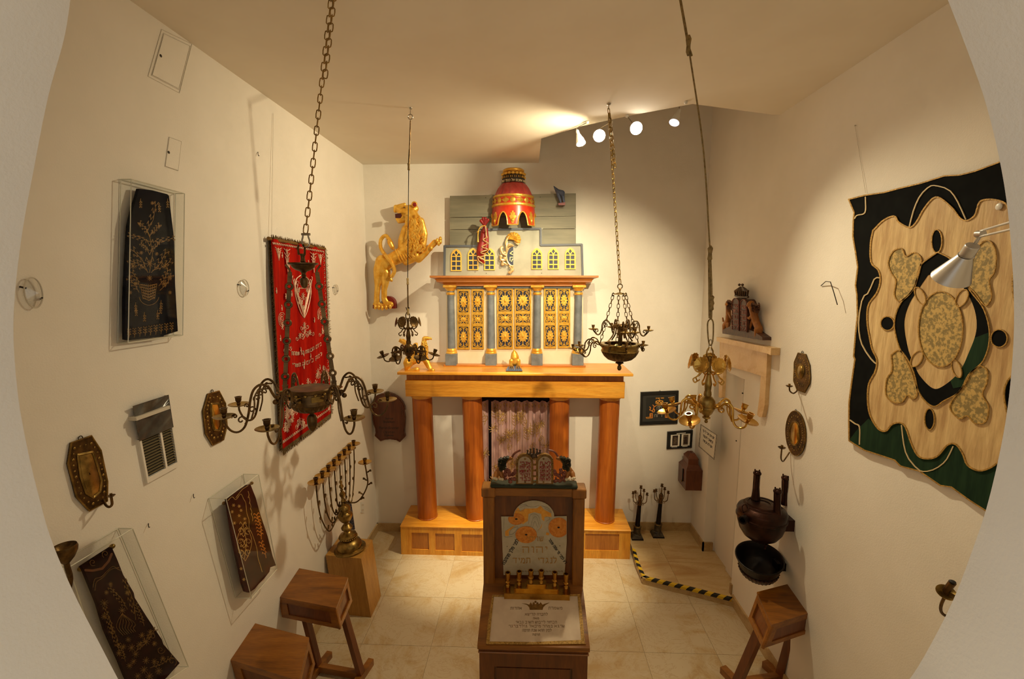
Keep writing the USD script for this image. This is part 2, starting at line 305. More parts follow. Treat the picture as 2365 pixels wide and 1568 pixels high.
BUILD = {
 'wall': noisy((232,227,217),(237,232,223),3,.85,bump=.0008,bscale=160), 'ceiling': noisy((230,222,206),(234,227,212),3,.9), 'white': plain((232,227,218),.5), 'white_plastic': plain((226,224,218),.35), 'rib': plain((205,198,184),.6),
 'floor': marble((198,182,152),(160,122,72),(184,158,114)), 'floor_step': marble((206,180,132),(170,126,72),(184,148,96),1.5,(.6,2.6,1)), 'skirting': marble((188,160,112),(150,112,62),(168,136,88),5), 'lintel': marble((226,190,136),(198,150,92),(212,170,112),7), 'grout': plain((172,150,114),.9),
 'honey_x': wood(*HONEY,(.5,6,6)), 'honey_z': wood(*HONEY,(6,6,.5)), 'honey_y': wood(*HONEY,(6,.5,6)), 'column': wood((146,72,14),(174,92,22),(192,112,34),(7,7,.35),.4,.2), 'honey_dark': wood((158,92,22),(184,114,34),(200,132,48),(6,6,.5)),
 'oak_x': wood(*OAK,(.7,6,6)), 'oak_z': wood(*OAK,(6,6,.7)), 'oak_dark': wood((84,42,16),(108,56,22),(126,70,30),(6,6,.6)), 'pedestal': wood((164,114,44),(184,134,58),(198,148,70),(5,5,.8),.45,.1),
 'mahogany': wood(*DARK,(5,5,.8)), 'chestnut': wood((72,32,14),(96,46,18),(114,58,26),(6,6,.9)), 'cornice': wood((168,98,36),(192,120,50),(206,136,64),(.5,6,6)),
 'gold': noisy((226,166,52),(244,200,94),22,.36,.6,bump=.0015,bscale=70), 'gold_paint': noisy((204,150,44),(226,178,76),30,.38,.6), 'gold_pale': noisy((206,178,122),(226,200,150),20,.4,.5), 'gold_thread': noisy((176,140,74),(214,182,112),60,.5,.45), 'gold_dark': noisy((104,74,30),(140,104,48),60,.5,.4), 'braid': noisy((136,104,46),(196,156,80),120,.55,.25,bump=.002,bscale=220),
 'brass': noisy((176,132,54),(206,164,84),14,.25,1.), 'brass_old': noisy((112,92,50),(172,142,80),18,.34,.95,bump=.001,bscale=60), 'brass_dark': noisy((62,48,28),(110,84,46),24,.4,.85,bump=.001,bscale=70), 'bronze': noisy((74,56,34),(118,90,52),20,.4,.8), 'iron': plain((26,22,20),.5,.6), 'steel': plain((170,165,155),.3,1.), 'chain': noisy((140,114,68),(172,142,88),30,.38,.9), 'alu': plain((196,194,192),.33,.85),
 'copper_dark': noisy((30,17,14),(62,34,24),9,.32,.75,bump=.002,bscale=25), 'black_metal': noisy((14,11,10),(30,22,18),14,.42,.5,bump=.002,bscale=22),
 'grey_green': noisy((142,142,122),(164,162,140),4,.6,stretch=(1,4,6)), 'plank_grey': noisy((118,116,100),(142,138,118),3,.6,stretch=(.6,5,5),detail=6), 'sage': noisy((152,152,136),(168,167,150),5,.55), 'blue_grey': noisy((98,104,110),(118,124,130),14,.5), 'grey_trim': plain((88,94,104),.5), 'cream_board': noisy((214,200,170),(224,212,186),6,.6), 'navy': noisy((20,24,48),(34,40,66),20,.55), 'navy_paint': plain((34,42,68),.45), 'yellow_frame': plain((222,178,74),.42,.2),
 'rose': noisy((170,50,50),(196,84,76),9,.3,coat_weight=.4), 'vermilion': noisy((190,44,20),(208,64,30),9,.32,coat_weight=.4), 'crimson': noisy((116,14,16),(148,26,24),12,.4), 'red_base': plain((120,24,14),.45), 'dark_band': plain((40,26,14),.5), 'ivory': plain((228,214,176),.45),
 'red_velvet': noisy((146,10,2),(178,22,4),5,.8,stretch=(1,6,1),specular_ior_level=.1), 'silver_thread': noisy((196,160,140),(226,196,172),80,.5,.2), 'navy_velvet': noisy((9,10,18),(18,19,30),30,.85,specular_ior_level=.12), 'maroon_velvet': noisy((26,7,9),(42,12,13),9,.85,specular_ior_level=.12), 'mantle_wine': noisy((44,10,10),(72,22,14),9,.5,specular_ior_level=.12), 'mauve': noisy((186,146,144),(206,170,164),8,.55,sheen_weight=.3), 'dark_cloth': plain((34,18,20),.9),
 'black_velvet': noisy((6,7,8),(14,16,15),20,.95,specular_ior_level=.12), 'green_velvet': noisy((22,44,30),(34,58,38),6,.85,stretch=(1,8,1),specular_ior_level=.12), 'silk': noisy((182,148,102),(218,190,138),6,.42,stretch=(1,5,.8),detail=9,bump=.004,bscale=8,lo=.36,hi=.64), 'brocade': noisy((136,120,76),(198,168,104),70,.45,lo=.44,hi=.56,detail=6), 'braid_pale': plain((196,176,134),.6), 'linen': noisy((206,186,164),(218,200,178),12,.75), 'fringe': noisy((92,74,44),(130,106,66),60,.9),
 'parchment': noisy((176,166,142),(190,180,158),20,.6), 'amber_ink': noisy((212,140,36),(226,164,64),40,.6), 'orange_ink': noisy((196,112,30),(216,140,54),60,.6,lo=.42,hi=.58), 'grey_ink': noisy((132,126,112),(164,156,138),60,.6), 'gilt_ink': plain((176,130,60),.4,.3), 'black_ink': plain((20,16,14),.6), 'brown_ink': plain((126,100,64),.7), 'red_ink': plain((130,28,24),.6), 'olive_ink': plain((110,98,52),.7),
 'black_frame': plain((18,18,18),.4), 'black_card': plain((26,26,24),.7), 'dark_mat': plain((44,42,38),.7), 'paper': plain((226,220,206),.7), 'sepia': noisy((60,48,36),(120,100,76),90,.7), 'sepia_dark': noisy((26,20,16),(70,44,30),70,.7), 'tape_yellow': plain((214,176,30),.45), 'tape_black': plain((18,18,18),.45), 'plastic_film': noisy((58,57,54),(88,86,80),9,.2), 'vent_dark': plain((32,28,22),.8), 'slat': plain((120,108,78),.5), 'granite': noisy((40,36,30),(86,76,58),40,.45),
 'tawny': noisy((132,78,22),(166,104,36),16,.5), 'mane': noisy((30,28,18),(54,48,28),40,.6), 'carved_brown': noisy((52,30,20),(92,54,32),24,.45), 'carved_red': noisy((96,46,36),(136,74,56),24,.5), 'crown_dark': noisy((46,34,26),(88,66,46),24,.4,.4), 'moss': plain((34,44,26),.7), 'tablet_pale': noisy((150,130,108),(176,156,132),20,.5), 'slate_blue': noisy((58,68,96),(84,96,124),20,.5), 'bone': plain((206,190,160),.5), 'mouth': plain((70,12,10),.5), 'rope': noisy((112,92,54),(150,126,78),80,.8), 'wire': plain((60,54,48),.4,.6),
 'acrylic': pane((.985,.99,.985)), 'acrylic_edge': noisy((206,206,190),(226,226,212),8,.2), 'film_clear': pane((.96,.97,.97),.15,.12,.9), 'bulb': glow((1.0,.9,.72), BULB), 'bulb_cool': glow((.75,.78,1.0), 6.0), 'bulb_warm': glow((1.0,.84,.6), 14.0),
}
looks = {}
def MAT(n):
    if n not in looks: looks[n] = BUILD[n]('/World/Looks/'+n)
    return looks[n]

# ---------------------------------------------------------------- the room
HP = 0.066                                   # height of the step by the door
opening_px = [(170,-60),(150,80),(112,220),(80,380),(48,560),(31,740),(40,900),(62,1030),(88,1140),(118,1245),(170,1368),(232,1490),(300,1620),(1182,1680),(2060,1620),(2120,1540),(2195,1400),(2246,1270),(2282,1160),(2316,1010),(2334,880),(2342,740),(2336,580),(2318,420),(2280,250),(2228,100),(2165,-60),(1182,-100)]
op = [tuple(onY(p, q, YF)[[0, 2]]) for p, q in opening_px]
op = smooth_line(op[:13], 60).tolist() + [op[13]] + smooth_line(op[14:27], 60).tolist() + [op[27]]
outer = Polygon([(XL-.05,0),(XR+.05,0),(XR+.05,ZC+.05),(XL-.05,ZC+.05)])
class XY:
    n = np.array([0, 0, 1.0])
    def __call__(s, x, y, h=0.0): return np.array([x, y, h])
class XZ:
    n = np.array([0, 1.0, 0])
    def __call__(s, x, z, h=0.0): return np.array([x, h, z])
wf = MB().plate(outer.difference(Polygon(op)), XZ(), .24, YF-.24)
struct('wall_front', wf, 'wall', 'white wall with the rounded opening the room is seen through', 'wall', smooth=40)
wl = MB().box(XL-.2, XL, .2, YB+.2, -.1, ZC+.3)
struct('wall_left', wl, 'wall', 'long white left wall hung with textiles, sconces and cases')
struct('wall_back', MB().box(XL-.2, 2.2, YB, YB+.2, -.1, 5.0), 'wall', 'white back wall behind the wooden portal')
# right wall with the recess of the door
DY0, DY1, DZ, DR = 3.44, 4.02, onX(1662, 850, XR)[2], .10
wr = MB().box(XR, XR+.3, .2, DY0, -.1, ZC).box(XR, XR+.3, DY1, YB+.1, -.1, ZC).box(XR, XR+.3, DY0, DY1, DZ, ZC)
wr.box(XR, XR+.3, onZ(1785,265,ZC)[1]-.02, YB+.1, ZC, 5.0)
struct('wall_right', wr, 'wall', 'white right wall with the door recess and the silk hanging')
dr = struct('door_1', MB().box(XR+DR, XR+DR+.04, DY0, DY1, HP, DZ), 'white', 'plain white flush door in the recess under the marble lintel', 'door')
sy = onX(1706, 1060, XR+DR-.02)[1]
struct('door_frame', MB().box(XR+DR-.02, XR+DR, sy, sy+.11, HP, DZ, .004), 'white', None, parent=dr)
for q in (908, 1018): struct('screw', MB().ball(Plane('R', -DR+.021)(1715-(q-908)*.13, q), .006, sub=1), 'iron', None, parent=dr)
# ceiling with the raised corner
nx = [tuple(onZ(p, q, ZC)[:2]) for p, q in ((1247,343),(1250,320),(1345,291),(1450,268),(1600,240),(1785,265))]
notch = [(nx[0][0], YB+.01)] + nx[1:] + [(XR+.01, nx[-1][1]), (XR+.01, YB+.01)]
cp = sbox(XL, .2, XR, YB).difference(Polygon(notch))
struct('ceiling', MB().plate(cp, XY(), .25, ZC), 'ceiling', 'cream ceiling with a raised corner at the back right', 'ceiling')
for s_, e_ in zip(notch[:-2], notch[1:-1]):
    a, b = np.array(s_), np.array(e_); d = (b-a)/np.linalg.norm(b-a); nrm = np.array([d[1], -d[0]])*-.06
    struct('trim', MB().hexa([(*a,ZC+.25),(*b,ZC+.25),(*(b-nrm),ZC+.25),(*(a-nrm),ZC+.25),(*a,5.0),(*b,5.0),(*(b-nrm),5.0),(*(a-nrm),5.0)]), 'wall', 'white side of the raised ceiling corner, hidden above the edge', 'wall')
struct('ceiling', MB().box(0, XR+.3, 2.8, YB+.1, 4.6, 4.8), 'ceiling', 'roof of the raised ceiling corner above the spotlights', 'ceiling')
# floor: marble tiles with their joints
fl = struct('floor', MB().box(XL-.1, XR+.4, .2, YB+.1, -.12, -.004), 'grout', 'beige veined marble floor', 'floor')
TS, J = .497, .0016
for j in range(9):
    for i in range(8):
        x0, y1 = XL-.12+i*TS, YB+.02-j*TS
        if y1 < .6 or x0 > XR+.1: continue
        struct('tile', MB().box(x0+J/2, x0+TS-J/2, y1-TS+J/2, y1-J/2, -.03, 0, .0007), 'floor', None, parent=fl)
# the step by the door
Zp = Plane('Z', HP)
sp = [tuple(Zp(p, q)[:2]) for p, q in ((1459,1262),(1468,1296),(1484,1333),(1600,1361),(1695,1385),(1712,1378))]
edge = sp[:]
sp = sp + [(XR-.0, sp[-1][1]+.05), (XR, DY0+.02), (XR+DR, DY0+.02), (XR+DR, DY1), (XR, DY1), (XR, YB), (sp[0][0], YB)]
stp = struct('floor_step', MB().plate(Polygon(sp).buffer(-.003), XY(), HP-.012, 0), 'skirting', 'low marble step in front of the door', 'floor')
spp = Polygon(sp)
for yy in ((2.9,3.36),(3.36,3.83),(3.83,4.37)):
    for xx in ((.8,1.26),(1.26,1.80)):
        g = spp.intersection(sbox(xx[0]+J/2, yy[0]+J/2, xx[1]-J/2, yy[1]-J/2))
        if not g.is_empty: struct('tile', MB().plate(g, XY(), .0125, HP-.0125), 'floor_step', None, parent=stp)
# skirting boards
def skirt(name, a, b, z0, n, label):
    a, b, n = np.array(a), np.array(b), np.array(n)*.014
    return struct(name, MB().hexa([(*a,z0),(*b,z0),(*(b+n),z0),(*(a+n),z0),(*a,z0+.085),(*b,z0+.085),(*(b+n),z0+.085),(*(a+n),z0+.085)]), 'skirting', label, 'skirting board')
skirt('baseboard_left', (XL,.7), (XL,YB), 0, (1,0), 'marble skirting along the left wall')
skirt('baseboard_back', (XL,YB), (-1.16,YB), 0, (0,-1), 'marble skirting left of the wooden portal')
skirt('baseboard_back', (.96,YB), (XR,YB), HP, (0,-1), 'marble skirting behind the two floor candlesticks')
skirt('baseboard_right', (XR,YB-.01), (XR,DY1-.014), HP, (-1,0), 'marble skirting under the wooden alms box')
skirt('baseboard_right', (XR-.014,DY1), (XR+DR-.02,DY1), HP, (0,-1), 'short marble skirting turning into the door recess')
skirt('baseboard_right', (XR,DY0), (XR,sp[5][1]+.02), HP, (-1,0), 'marble skirting on the step below the dark basin')
skirt('baseboard_right', (XR,sp[5][1]), (XR,.7), 0, (-1,0), 'marble skirting along the right wall behind the slanted desk')
# hazard tape on the edge of the step
tp = thing('hazard_tape', 'yellow and black striped warning tape along the edge of the marble step', 'tape', (*edge[2], HP))
e2 = LineString(edge); L_ = e2.length; nst = 26
for k in range(nst):
    a, b = e2.interpolate(L_*(.02+.97*k/nst)), e2.interpolate(L_*(.02+.97*(k+1)/nst)); d = np.array([b.x-a.x, b.y-a.y]); d /= np.linalg.norm(d); m = np.array([-d[1], d[0]])
    m = m if (Point(a.x+m[0]*.01, a.y+m[1]*.01).within(spp)) else -m; sl = d*.02
    A, B = np.array([a.x,a.y]), np.array([b.x,b.y]); q = [A-m*.001, B-m*.001, B+m*.028+sl, A+m*.028+sl]
    g = MB().hexa([(*p, HP+.0002) for p in q]+[(*p, HP+.0012) for p in q]); q2 = [A-m*.0016, B-m*.0016, B, A]; sl3 = np.array([*(-d*.012), 0])
    g.hexa([np.array([*p, HP-.02])+sl3 for p in q2]+[np.array([*p, HP+.0012]) for p in q2])
    part(tp, 'stripe', g, 'tape_black' if k % 2 else 'tape_yellow', smooth=False)

# ---------------------------------------------------------------- wooden portal (plinth, columns, beam, shelf)
YP, YC, YA, YS = 3.96, 4.15, 3.97, 3.86
px0, px1 = onY(926, 1250, YP)[0], onY(1456, 1250, YP)[0]; pz = onY(1180, 1219, YP)[2]
ark = thing('wooden_portal', 'honey-coloured wooden portal of four round columns on a panelled plinth against the back wall', 'portal', ((px0+px1)/2, YP, 0))
pl = part(ark, 'plinth', MB().box(px0, px1, YP+.012, YB-.002, 0, pz-.012), 'honey_x')
part(pl, 'plinth_top', MB().box(px0-.004, px1+.004, YP-.006, YB-.002, pz-.014, pz, .004), 'honey_x')
holes = [onY(a, b, YP)[[0,2]].tolist()+onY(c, d, YP)[[0,2]].tolist() for a, b, c, d in ((950,1230,991,1269),(1005,1232,1050,1272),(1066,1234,1114,1275),(1130,1234,1178,1275),(1194,1234,1242,1275),(1258,1234,1338,1275),(1352,1232,1429,1272))]
front = sbox(px0, .0, px1, pz-.014).difference(unary_union([sbox(a, d, c, b) for a, b, c, d in holes]))
part(pl, 'front_frame', MB().plate(front, type('Q', (), {'n': np.array([0,-1.,0]), '__call__': lambda s, x, z, h=0: np.array([x, YP+.012-h, z])})(), .012), 'honey_z', smooth=False)
for a, b, c, d in holes: part(pl, 'panel', MB().box(a-.002, c+.002, YP+.006, YP+.014, d-.002, b+.002), 'honey_dark', smooth=False)
bz0, bz1 = onY(1180, 918, YA)[2], onY(1180, 880, YA)[2]; sz0, sz1 = onY(1180, 867.5, YS)[2], onY(1180, 861, YS)[2]
ax0, ax1 = onY(936, 900, YA)[0], onY(1443, 900, YA)[0]
def pcyl(cx, r, z0, z1, y, k=40): return MB().lathe([(0,z0),(r,z0),(r,z1),(0,z1)], (cx, y, 0), k=k)
for a, b in ((975,988),(1090,1099),(1292,1290),(1408,1396)):
    xa, xb = onY(a, 925, YC)[0], onY(b, 1195, YC)[0]; x = xa; r = .093
    m = MB().tube([(xb, YC, pz), (xa, YC, bz0-.02)], r, 40)
    c = part(ark, 'column', m, 'column')
    part(c, 'capital_ring', MB().lathe([(0,bz0-.05),(r,bz0-.05),(r+.006,bz0-.042),(r+.016,bz0-.012),(r+.018,bz0-.006),(r+.018,bz0),(0,bz0)], (xa, YC, 0), k=40), 'honey_x')
    part(c, 'base_ring', MB().lathe([(r-.002,pz),(r+.004,pz),(r+.004,pz+.008),(r-.002,pz+.012)], (xb, YC, 0), k=40), 'column')
part(ark, 'beam', MB().box(ax0, ax1, YA, YB-.002, bz0, bz1, .004), 'honey_x')
part(ark, 'bed_moulding', MB().box(ax0+.01, ax1-.01, YA+.02, YB-.002, bz1, sz0), 'honey_dark')
part(ark, 'shelf', MB().box(onY(917,865,YS)[0], onY(1463,865,YS)[0], YS, YB-.002, sz0, sz1, .004), 'honey_x')
# curtain between the inner columns
cz0, cz1 = pz, onY(1180, 926, 4.27)[2]; cx0, cx1 = onY(1112, 1000, 4.27)[0], onY(1269, 1000, 4.27)[0]
cur = thing('embroidered_curtain', 'mauve pleated curtain with gold embroidery hanging between the inner portal columns', 'curtain', ((cx0+cx1)/2, 4.27, cz0))
U, Vv = np.linspace(0, 1, 150), np.linspace(0, 1, 24)
def fold(u, v): return .030*math.sin(u*2*math.pi*7.5+1.3*math.sin(u*7)+.5*math.sin(v*4))+.009*math.sin(u*2*math.pi*19+v*2)
def curp(u, v, h=0.0): return np.array([cx0+(cx1-cx0)*u, 4.265-fold(u, v)-h, cz1+(cz0-cz1)*v])
for u0, u1 in ((0, .105), (.15, 1.0)):
    U = np.linspace(u0, u1, int(30+140*(u1-u0))); Vv = np.linspace(0, 1, 24)
    part(cur, 'cloth', MB().slab([[curp(u, v) for u in U] for v in Vv], (0,-1,0), .004), 'mauve', smooth=80)
part(cur, 'backing', MB().box(cx0-.04, cx1+.03, 4.325, 4.335, cz0, cz1+.02), 'dark_cloth')
em = MB(); rc_ = random.Random(21)
def wire_uv(m, line, f, r, n=16, k=4, h=.004):
    p = smooth_line(line, n); m.tube([f(u, v, h) for u, v in p], r, k)
AS = (cz1-cz0)/(cx1-cx0)
def cw_(pts, r=.0026, n=12): wire_uv(em, [(min(max(u,.005),.995), min(max(v,.01),.99)) for u, v in pts], curp, r, n)
def free(u): return .01 < u < .095 or .16 < u < .99
for i in range(22): u = .01+.97*i/21; (free(u) and cw_([(u-.012,.03),(u,.05),(u+.012,.03)])); (free(u) and em.ball(curp(u, .025, .004), .006, (1.2,.6,1), 1))
for k in range(64):
    u, v = .02+.95*rc_.random(), .08+.86*rc_.random()
    if not free(u): continue
    q = rc_.random(); R_ = .05+.03*rc_.random()
    if q < .4:
        for j in range(9): a = j*2*math.pi/9; cw_([(u, v), (u+R_*math.cos(a)*.6, v+R_/AS*math.sin(a)*.6), (u+R_*math.cos(a+.25), v+R_/AS*math.sin(a+.25))], .0026, 6)
        em.ball(curp(u, v, .005), .009, (1,.6,1), 1)
    elif q < .75:
        s_ = 1 if rc_.random() < .5 else -1; cw_([(u+x, v+y/AS) for x, y in spiral((0,0), R_*.8, 1.5, rc_.random()*6, 12, s_)], .0028, 16)
        cw_([(u, v+.05), (u+s_*.02, v), (u-s_*.01, v-.06)], .0028)
    else:
        cw_([(u, v+.06), (u+.012, v), (u-.008, v-.05)], .0028)
        for j in range(4):
            for s_ in (-1, 1): cw_([(u, v+.04-j*.025), (u+s_*.035, v+.02-j*.025), (u+s_*.045, v-.005-j*.025)], .0024, 6)
part(cur, 'embroidery', em, 'gold_thread')

# ---------------------------------------------------------------- painted facade standing on the shelf
YD = 4.24
fac = thing('painted_facade', 'painted wooden facade with grey columns and gilt openwork doors standing on the portal shelf', 'facade', (onY(1186,850,YD)[0], 4.18, sz1))
PD, PU = Plane('Y', YD), Plane('Y', YD+.01)
def rect(a, b, c, d): return sbox(min(a,c), min(b,d), max(a,c), max(b,d))
zb = onY(1186, 842, 4.16)[2]
part(fac, 'base_board', MB().box(onY(1025,846,4.16)[0], onY(1352,846,4.16)[0], 4.14, YB-.01, sz1, zb, .003), 'cornice')
part(fac, 'back_panel', MB().plate(rect(1031,655,1347,843), PD, .03), 'cream_board', smooth=False)
g = MB(); ybk = [(4.05,637.5),(4.05,641),(4.085,644),(4.10,648),(4.10,651),(4.135,655),(4.155,657),(4.155,661)]
zz = [onY(1186, q, y)[2] for y, q in ybk]; A = []
for (y, q), z in zip(ybk, zz):
    o = 4.16-y; A.append([(onY(1031,650,YD)[0]-.005-o, YD+.04, z), (onY(1031,650,YD)[0]-.005-o, y, z), (onY(1346,650,YD)[0]+.005+o, y, z), (onY(1346,650,YD)[0]+.005+o, YD+.04, z)])
g.grid(np.array(A)[:, ::-1]); g.box(A[0][0][0], A[0][3][0], 4.05, YD+.04, zz[0]-.001, zz[0]+.004)
part(fac, 'cornice', g, 'cornice', smooth=25)
part(fac, 'frieze', MB().plate(rect(1030,659,1348,666), Plane('Y', YD-.03), .03), 'blue_grey', smooth=False)
YCo = 4.19
for cx in (1042, 1134, 1240.5, 1335):
    P = lambda q, x=cx: onY(x, q, YCo); x = P(740)[0]; s = YCo/FOC; Z = lambda q: P(q)[2]; o = (x, YCo, 0)
    c = part(fac, 'column', MB().lathe([(9.0*s,Z(805)),(8.9*s,Z(770)),(8.3*s,Z(700)),(8.2*s,Z(672))], o, k=24), 'blue_grey')
    part(c, 'base_ring', MB().lathe([(13*s,Z(816)),(13*s,Z(813)),(11.5*s,Z(811)),(11.8*s,Z(808)),(10.4*s,Z(806)),(9*s,Z(804))], o, k=28), 'gold')
    part(c, 'neck_ring', MB().lathe([(8.4*s,Z(681)),(10*s,Z(679)),(10*s,Z(676.5)),(8.4*s,Z(675))], o, k=28), 'gold')
    part(c, 'capital', MB().lathe([(8.4*s,Z(672)),(9.5*s,Z(670)),(13*s,Z(666)),(13.4*s,Z(664)),(11*s,Z(664))], o, k=28).box(x-15.5*s, x+15.5*s, YCo-15.5*s, YCo+.04, Z(664), Z(657.5), .004), 'gold')
    part(c, 'pedestal_block', MB().box(x-13*s, x+13*s, YCo-13*s, YCo+.045, Z(842), Z(815.5), .002), 'blue_grey')
# doors with three openwork fields each
def star(cx, cy, rx, ry, n=16, k=.62, ph=0.0):
    return Polygon([(cx+rx*(1 if i%2==0 else k)*math.cos(ph+i*math.pi/n), cy+ry*(1 if i%2==0 else k)*math.sin(ph+i*math.pi/n)) for i in range(2*n)])
for x0, y0, x1, y1 in ((1056,668,1085,807),(1088.6,667.5,1117.5,806.5),(1148,665,1185,806),(1188.2,664.5,1227,805),(1256.5,665,1285,804.5),(1288.6,664.5,1317,804)):
    Pd = Plane('Y', YD-.028); w, h = x1-x0, y1-y0; m = 3.6
    ys = [y0, y0+.405*h, y0+.60*h, y1]; fields = [(x0+m, ys[i]+m*(.9 if i else 1.3), x1-m, ys[i+1]-m*(.9 if i < 2 else 1.3)) for i in range(3)]
    d = part(fac, 'door', MB().plate(rect(x0,y0,x1,y1).difference(unary_union([rect(*f) for f in fields])), Pd, .018), 'gold_paint', smooth=False)
    part(d, 'backing', MB().plate(rect(x0+1,y0+1,x1-1,y1-1), Plane('Y', YD-.03), .006), 'navy', smooth=False)
    for a, b, c_, e in fields:
        mx, my, rx, ry = (a+c_)/2, (b+e)/2, (c_-a)/2, (e-b)/2; tall = ry > rx*1.4
        r = MB().plate(star(mx, my, rx*.84, ry*(.66 if tall else .74), 12, .66), Plane('Y', YD-.036), .008).plate(star(mx, my, rx*.62, ry*.46, 14, .6, .2), Plane('Y', YD-.044), .005)
        r.ball(onY(mx, my, YD-.049), rx*.22*YD/FOC, (.8,.7,1.5), 1)
        part(d, 'rosette', r, 'gold', smooth=False)
        L = []
        for sx in (-1, 1):
            for sy_ in (-1, 1):
                c0 = (mx+sx*rx*.60, my+sy_*ry*(.74 if tall else .66)); rr = rx*.30
                L += [spiral(c0, rr, 1.3, math.pi/2*(1 if sy_ > 0 else -1), 12, -sx*sy_)]
                L += [[(c0[0], c0[1]+sy_*rr), (mx+sx*rx*.2, my+sy_*ry*.93), (mx, my+sy_*ry*.72)], [(mx+sx*rx*.95, my+sy_*ry*.1), (mx+sx*rx*.85, my+sy_*ry*.45), (c0[0]+sx*rr*.4, c0[1]-sy_*rr*.8)]]
        L += [[(mx, my-ry), (mx, my+ry)], [(mx-rx, my), (mx+rx, my)]]
        part(d, 'scrollwork', MB().ribbon(L, 1.45, Plane('Y', YD-.036), .006, q=1), 'gold_paint', smooth=False)
    for q in (.14, .86):
        xx = x0-1.2 if x0 in (1056,1148,1256.5) else x1+1.2
        part(d, 'hinge', MB().plate(rect(xx-1.5, y0+h*q-1, xx+1.5, y0+h*q+1), Plane('Y', YD-.012), .01), 'iron', smooth=False)
for a_, b_ in ((1085,1088.5),(1184.5,1188),(1284.5,1288.5)): part(fac, 'door_gap', MB().plate(rect(a_,667,b_,806), Plane('Y', YD-.002), .004), 'navy', smooth=False)
# upper board with its stepped outline, trim and windows
YU = 4.27; PU = Plane('Y', YU)
outl = [(1023,638),(1024,566),(1052,566),(1112,566),(1112,528),(1256,526),(1252,530),(1252,565),(1346,563),(1348,638)]
up = part(fac, 'upper_board', MB().plate(Polygon(outl), PU, .02), 'sage', smooth=False)
tr = [(1026,638),(1027,568),(1113,568),(1113,530),(1249,528),(1249,566),(1344,564.5),(1346,638)]
part(up, 'edge_trim', MB().ribbon([tr], 4.6, Plane('Y', YU-.02), .012, q=1), 'grey_trim', smooth=False)
for k, (a, b) in enumerate(((448,500),(500,529),(529,566))):
    part(fac, 'plank', MB().plate(Polygon([(1039,a+4-k*1.2+.35),(1330,a-2+k*.8+.35),(1330,b-1+k*.3-.35),(1039,b+2-k-.35)]), Plane('Y', 4.325), .02), 'plank_grey', smooth=False)
for (a, b) in ((1122,456.5),(1247.5,455),(1123,631),(1251,630.5)): part(fac, 'nail', MB().ball(onY(a, b, 4.30 if b < 500 else 4.248), .003, sub=1), 'iron')
for k, (cx, top, bot) in enumerate(((1053.5,575,626),(1092.5,573,624),(1130.5,573,624),(1240,573,622),(1278,572,622),(1317,572,622))):
    hw = 12.5; sh = top+17
    ol = Polygon([(cx-hw,bot),(cx-hw,sh)]+arc((cx+hw*.35,sh), hw*1.35, sh-top+1, 180, 255, 7)+[(cx,top)]+arc((cx-hw*.35,sh), hw*1.35, sh-top+1, -75, 0, 7)+[(cx+hw,bot)]).buffer(0)
    hl = []
    H = bot-sh
    for i in range(3):
        for s_ in (-1, 1): hl.append(rect(cx+s_*1.2, sh+1.2+i*H/3, cx+s_*9.6, sh-1.6+(i+1)*H/3-(1 if i == 2 else 0)))
    inn = ol.buffer(-2.4)
    for s_ in (-1, 1): hl.append(Polygon([(cx+s_*1.6,sh-1.2),(cx+s_*9.6,sh-1.2),(cx+s_*8.4,sh-5.2),(cx+s_*5.4,sh-7.4)]).intersection(inn))
    hl.append(Polygon([(cx,sh-3.4),(cx+3.6,sh-8.6),(cx,sh-13.6),(cx-3.6,sh-8.6)]).intersection(inn))
    w = part(fac, 'arched_window', MB().plate(ol.difference(unary_union(hl)), Plane('Y', YU-.02), .010), 'yellow_frame', smooth=False)
    for hh in hl:
        for g_ in getattr(hh, 'geoms', [hh]):
            if not g_.is_empty: part(w, 'pane', MB().plate(g_.buffer(.4), Plane('Y', YU-.02), .003), 'navy_paint', smooth=False)

# ---------------------------------------------------------------- carved crown canopy
YK = 4.325; sK = (YK-.12)/FOC; KX = onY(1186, 455, YK)[0]
def kz(q): return onY(1186, q, YK-.12)[2]
crn = thing('crown_canopy', 'carved red and gold crown-shaped canopy with scalloped hem above the painted facade', 'canopy', (KX, YK, kz(525)))
HA = (-math.pi*.5-.02, math.pi*.5+.02)      # front half only: it is mounted on the board
def half(prof, k=72, flute=None): return MB().lathe([(r*sK, kz(q)) for r, q in prof], (KX, YK, 0), k=k, arc=(math.pi-.0, 2*math.pi+.0) if False else ARC, flute=flute)
ax_t = np.cross([0,0,1],[0,1,0])/1.0           # lathe's zero direction for a vertical axis: -x
ARC = (math.pi, 2*math.pi)
# with axis z the lathe runs a=(-1,0,0), b=(0,-1,0): angles 0..pi face the room
ARC = (0.0, math.pi)
part(crn, 'rim', half([(18,384),(22,384.5),(24.5,387),(24.5,390),(22,392),(21,394)]), 'gold')
part(crn, 'collar', half([(22,393),(25,400),(26,404),(26,409),(26.5,412),(27.5,418),(28.5,419)]), 'dark_band')
kb = MB(); kb2 = MB()
for i in range(9):
    a = math.pi*(i+.5)/9; d = np.array([-math.cos(a), -math.sin(a), 0])
    kb.ball(np.array([KX, YK, kz(397)])+d*24.6*sK, 4.4*sK, (1,1,.8), 2)
    for e in (-.1, .1):
        d2 = np.array([-math.cos(a+e), -math.sin(a+e), 0]); kb2.hull([np.array([KX, YK, kz(403+q)])+d2*(26.3+o)*sK+np.array([0,0,0]) for q in (0, 4.4) for o in (-.5, .8)]+[np.array([KX+.004, YK, kz(403+q)])+d2*(26.3+o)*sK for q in (0, 4.4) for o in (-.5, .8)])
part(crn, 'boss_row', kb, 'gold'); part(crn, 'bead_row', kb2, 'gold_paint', smooth=False)
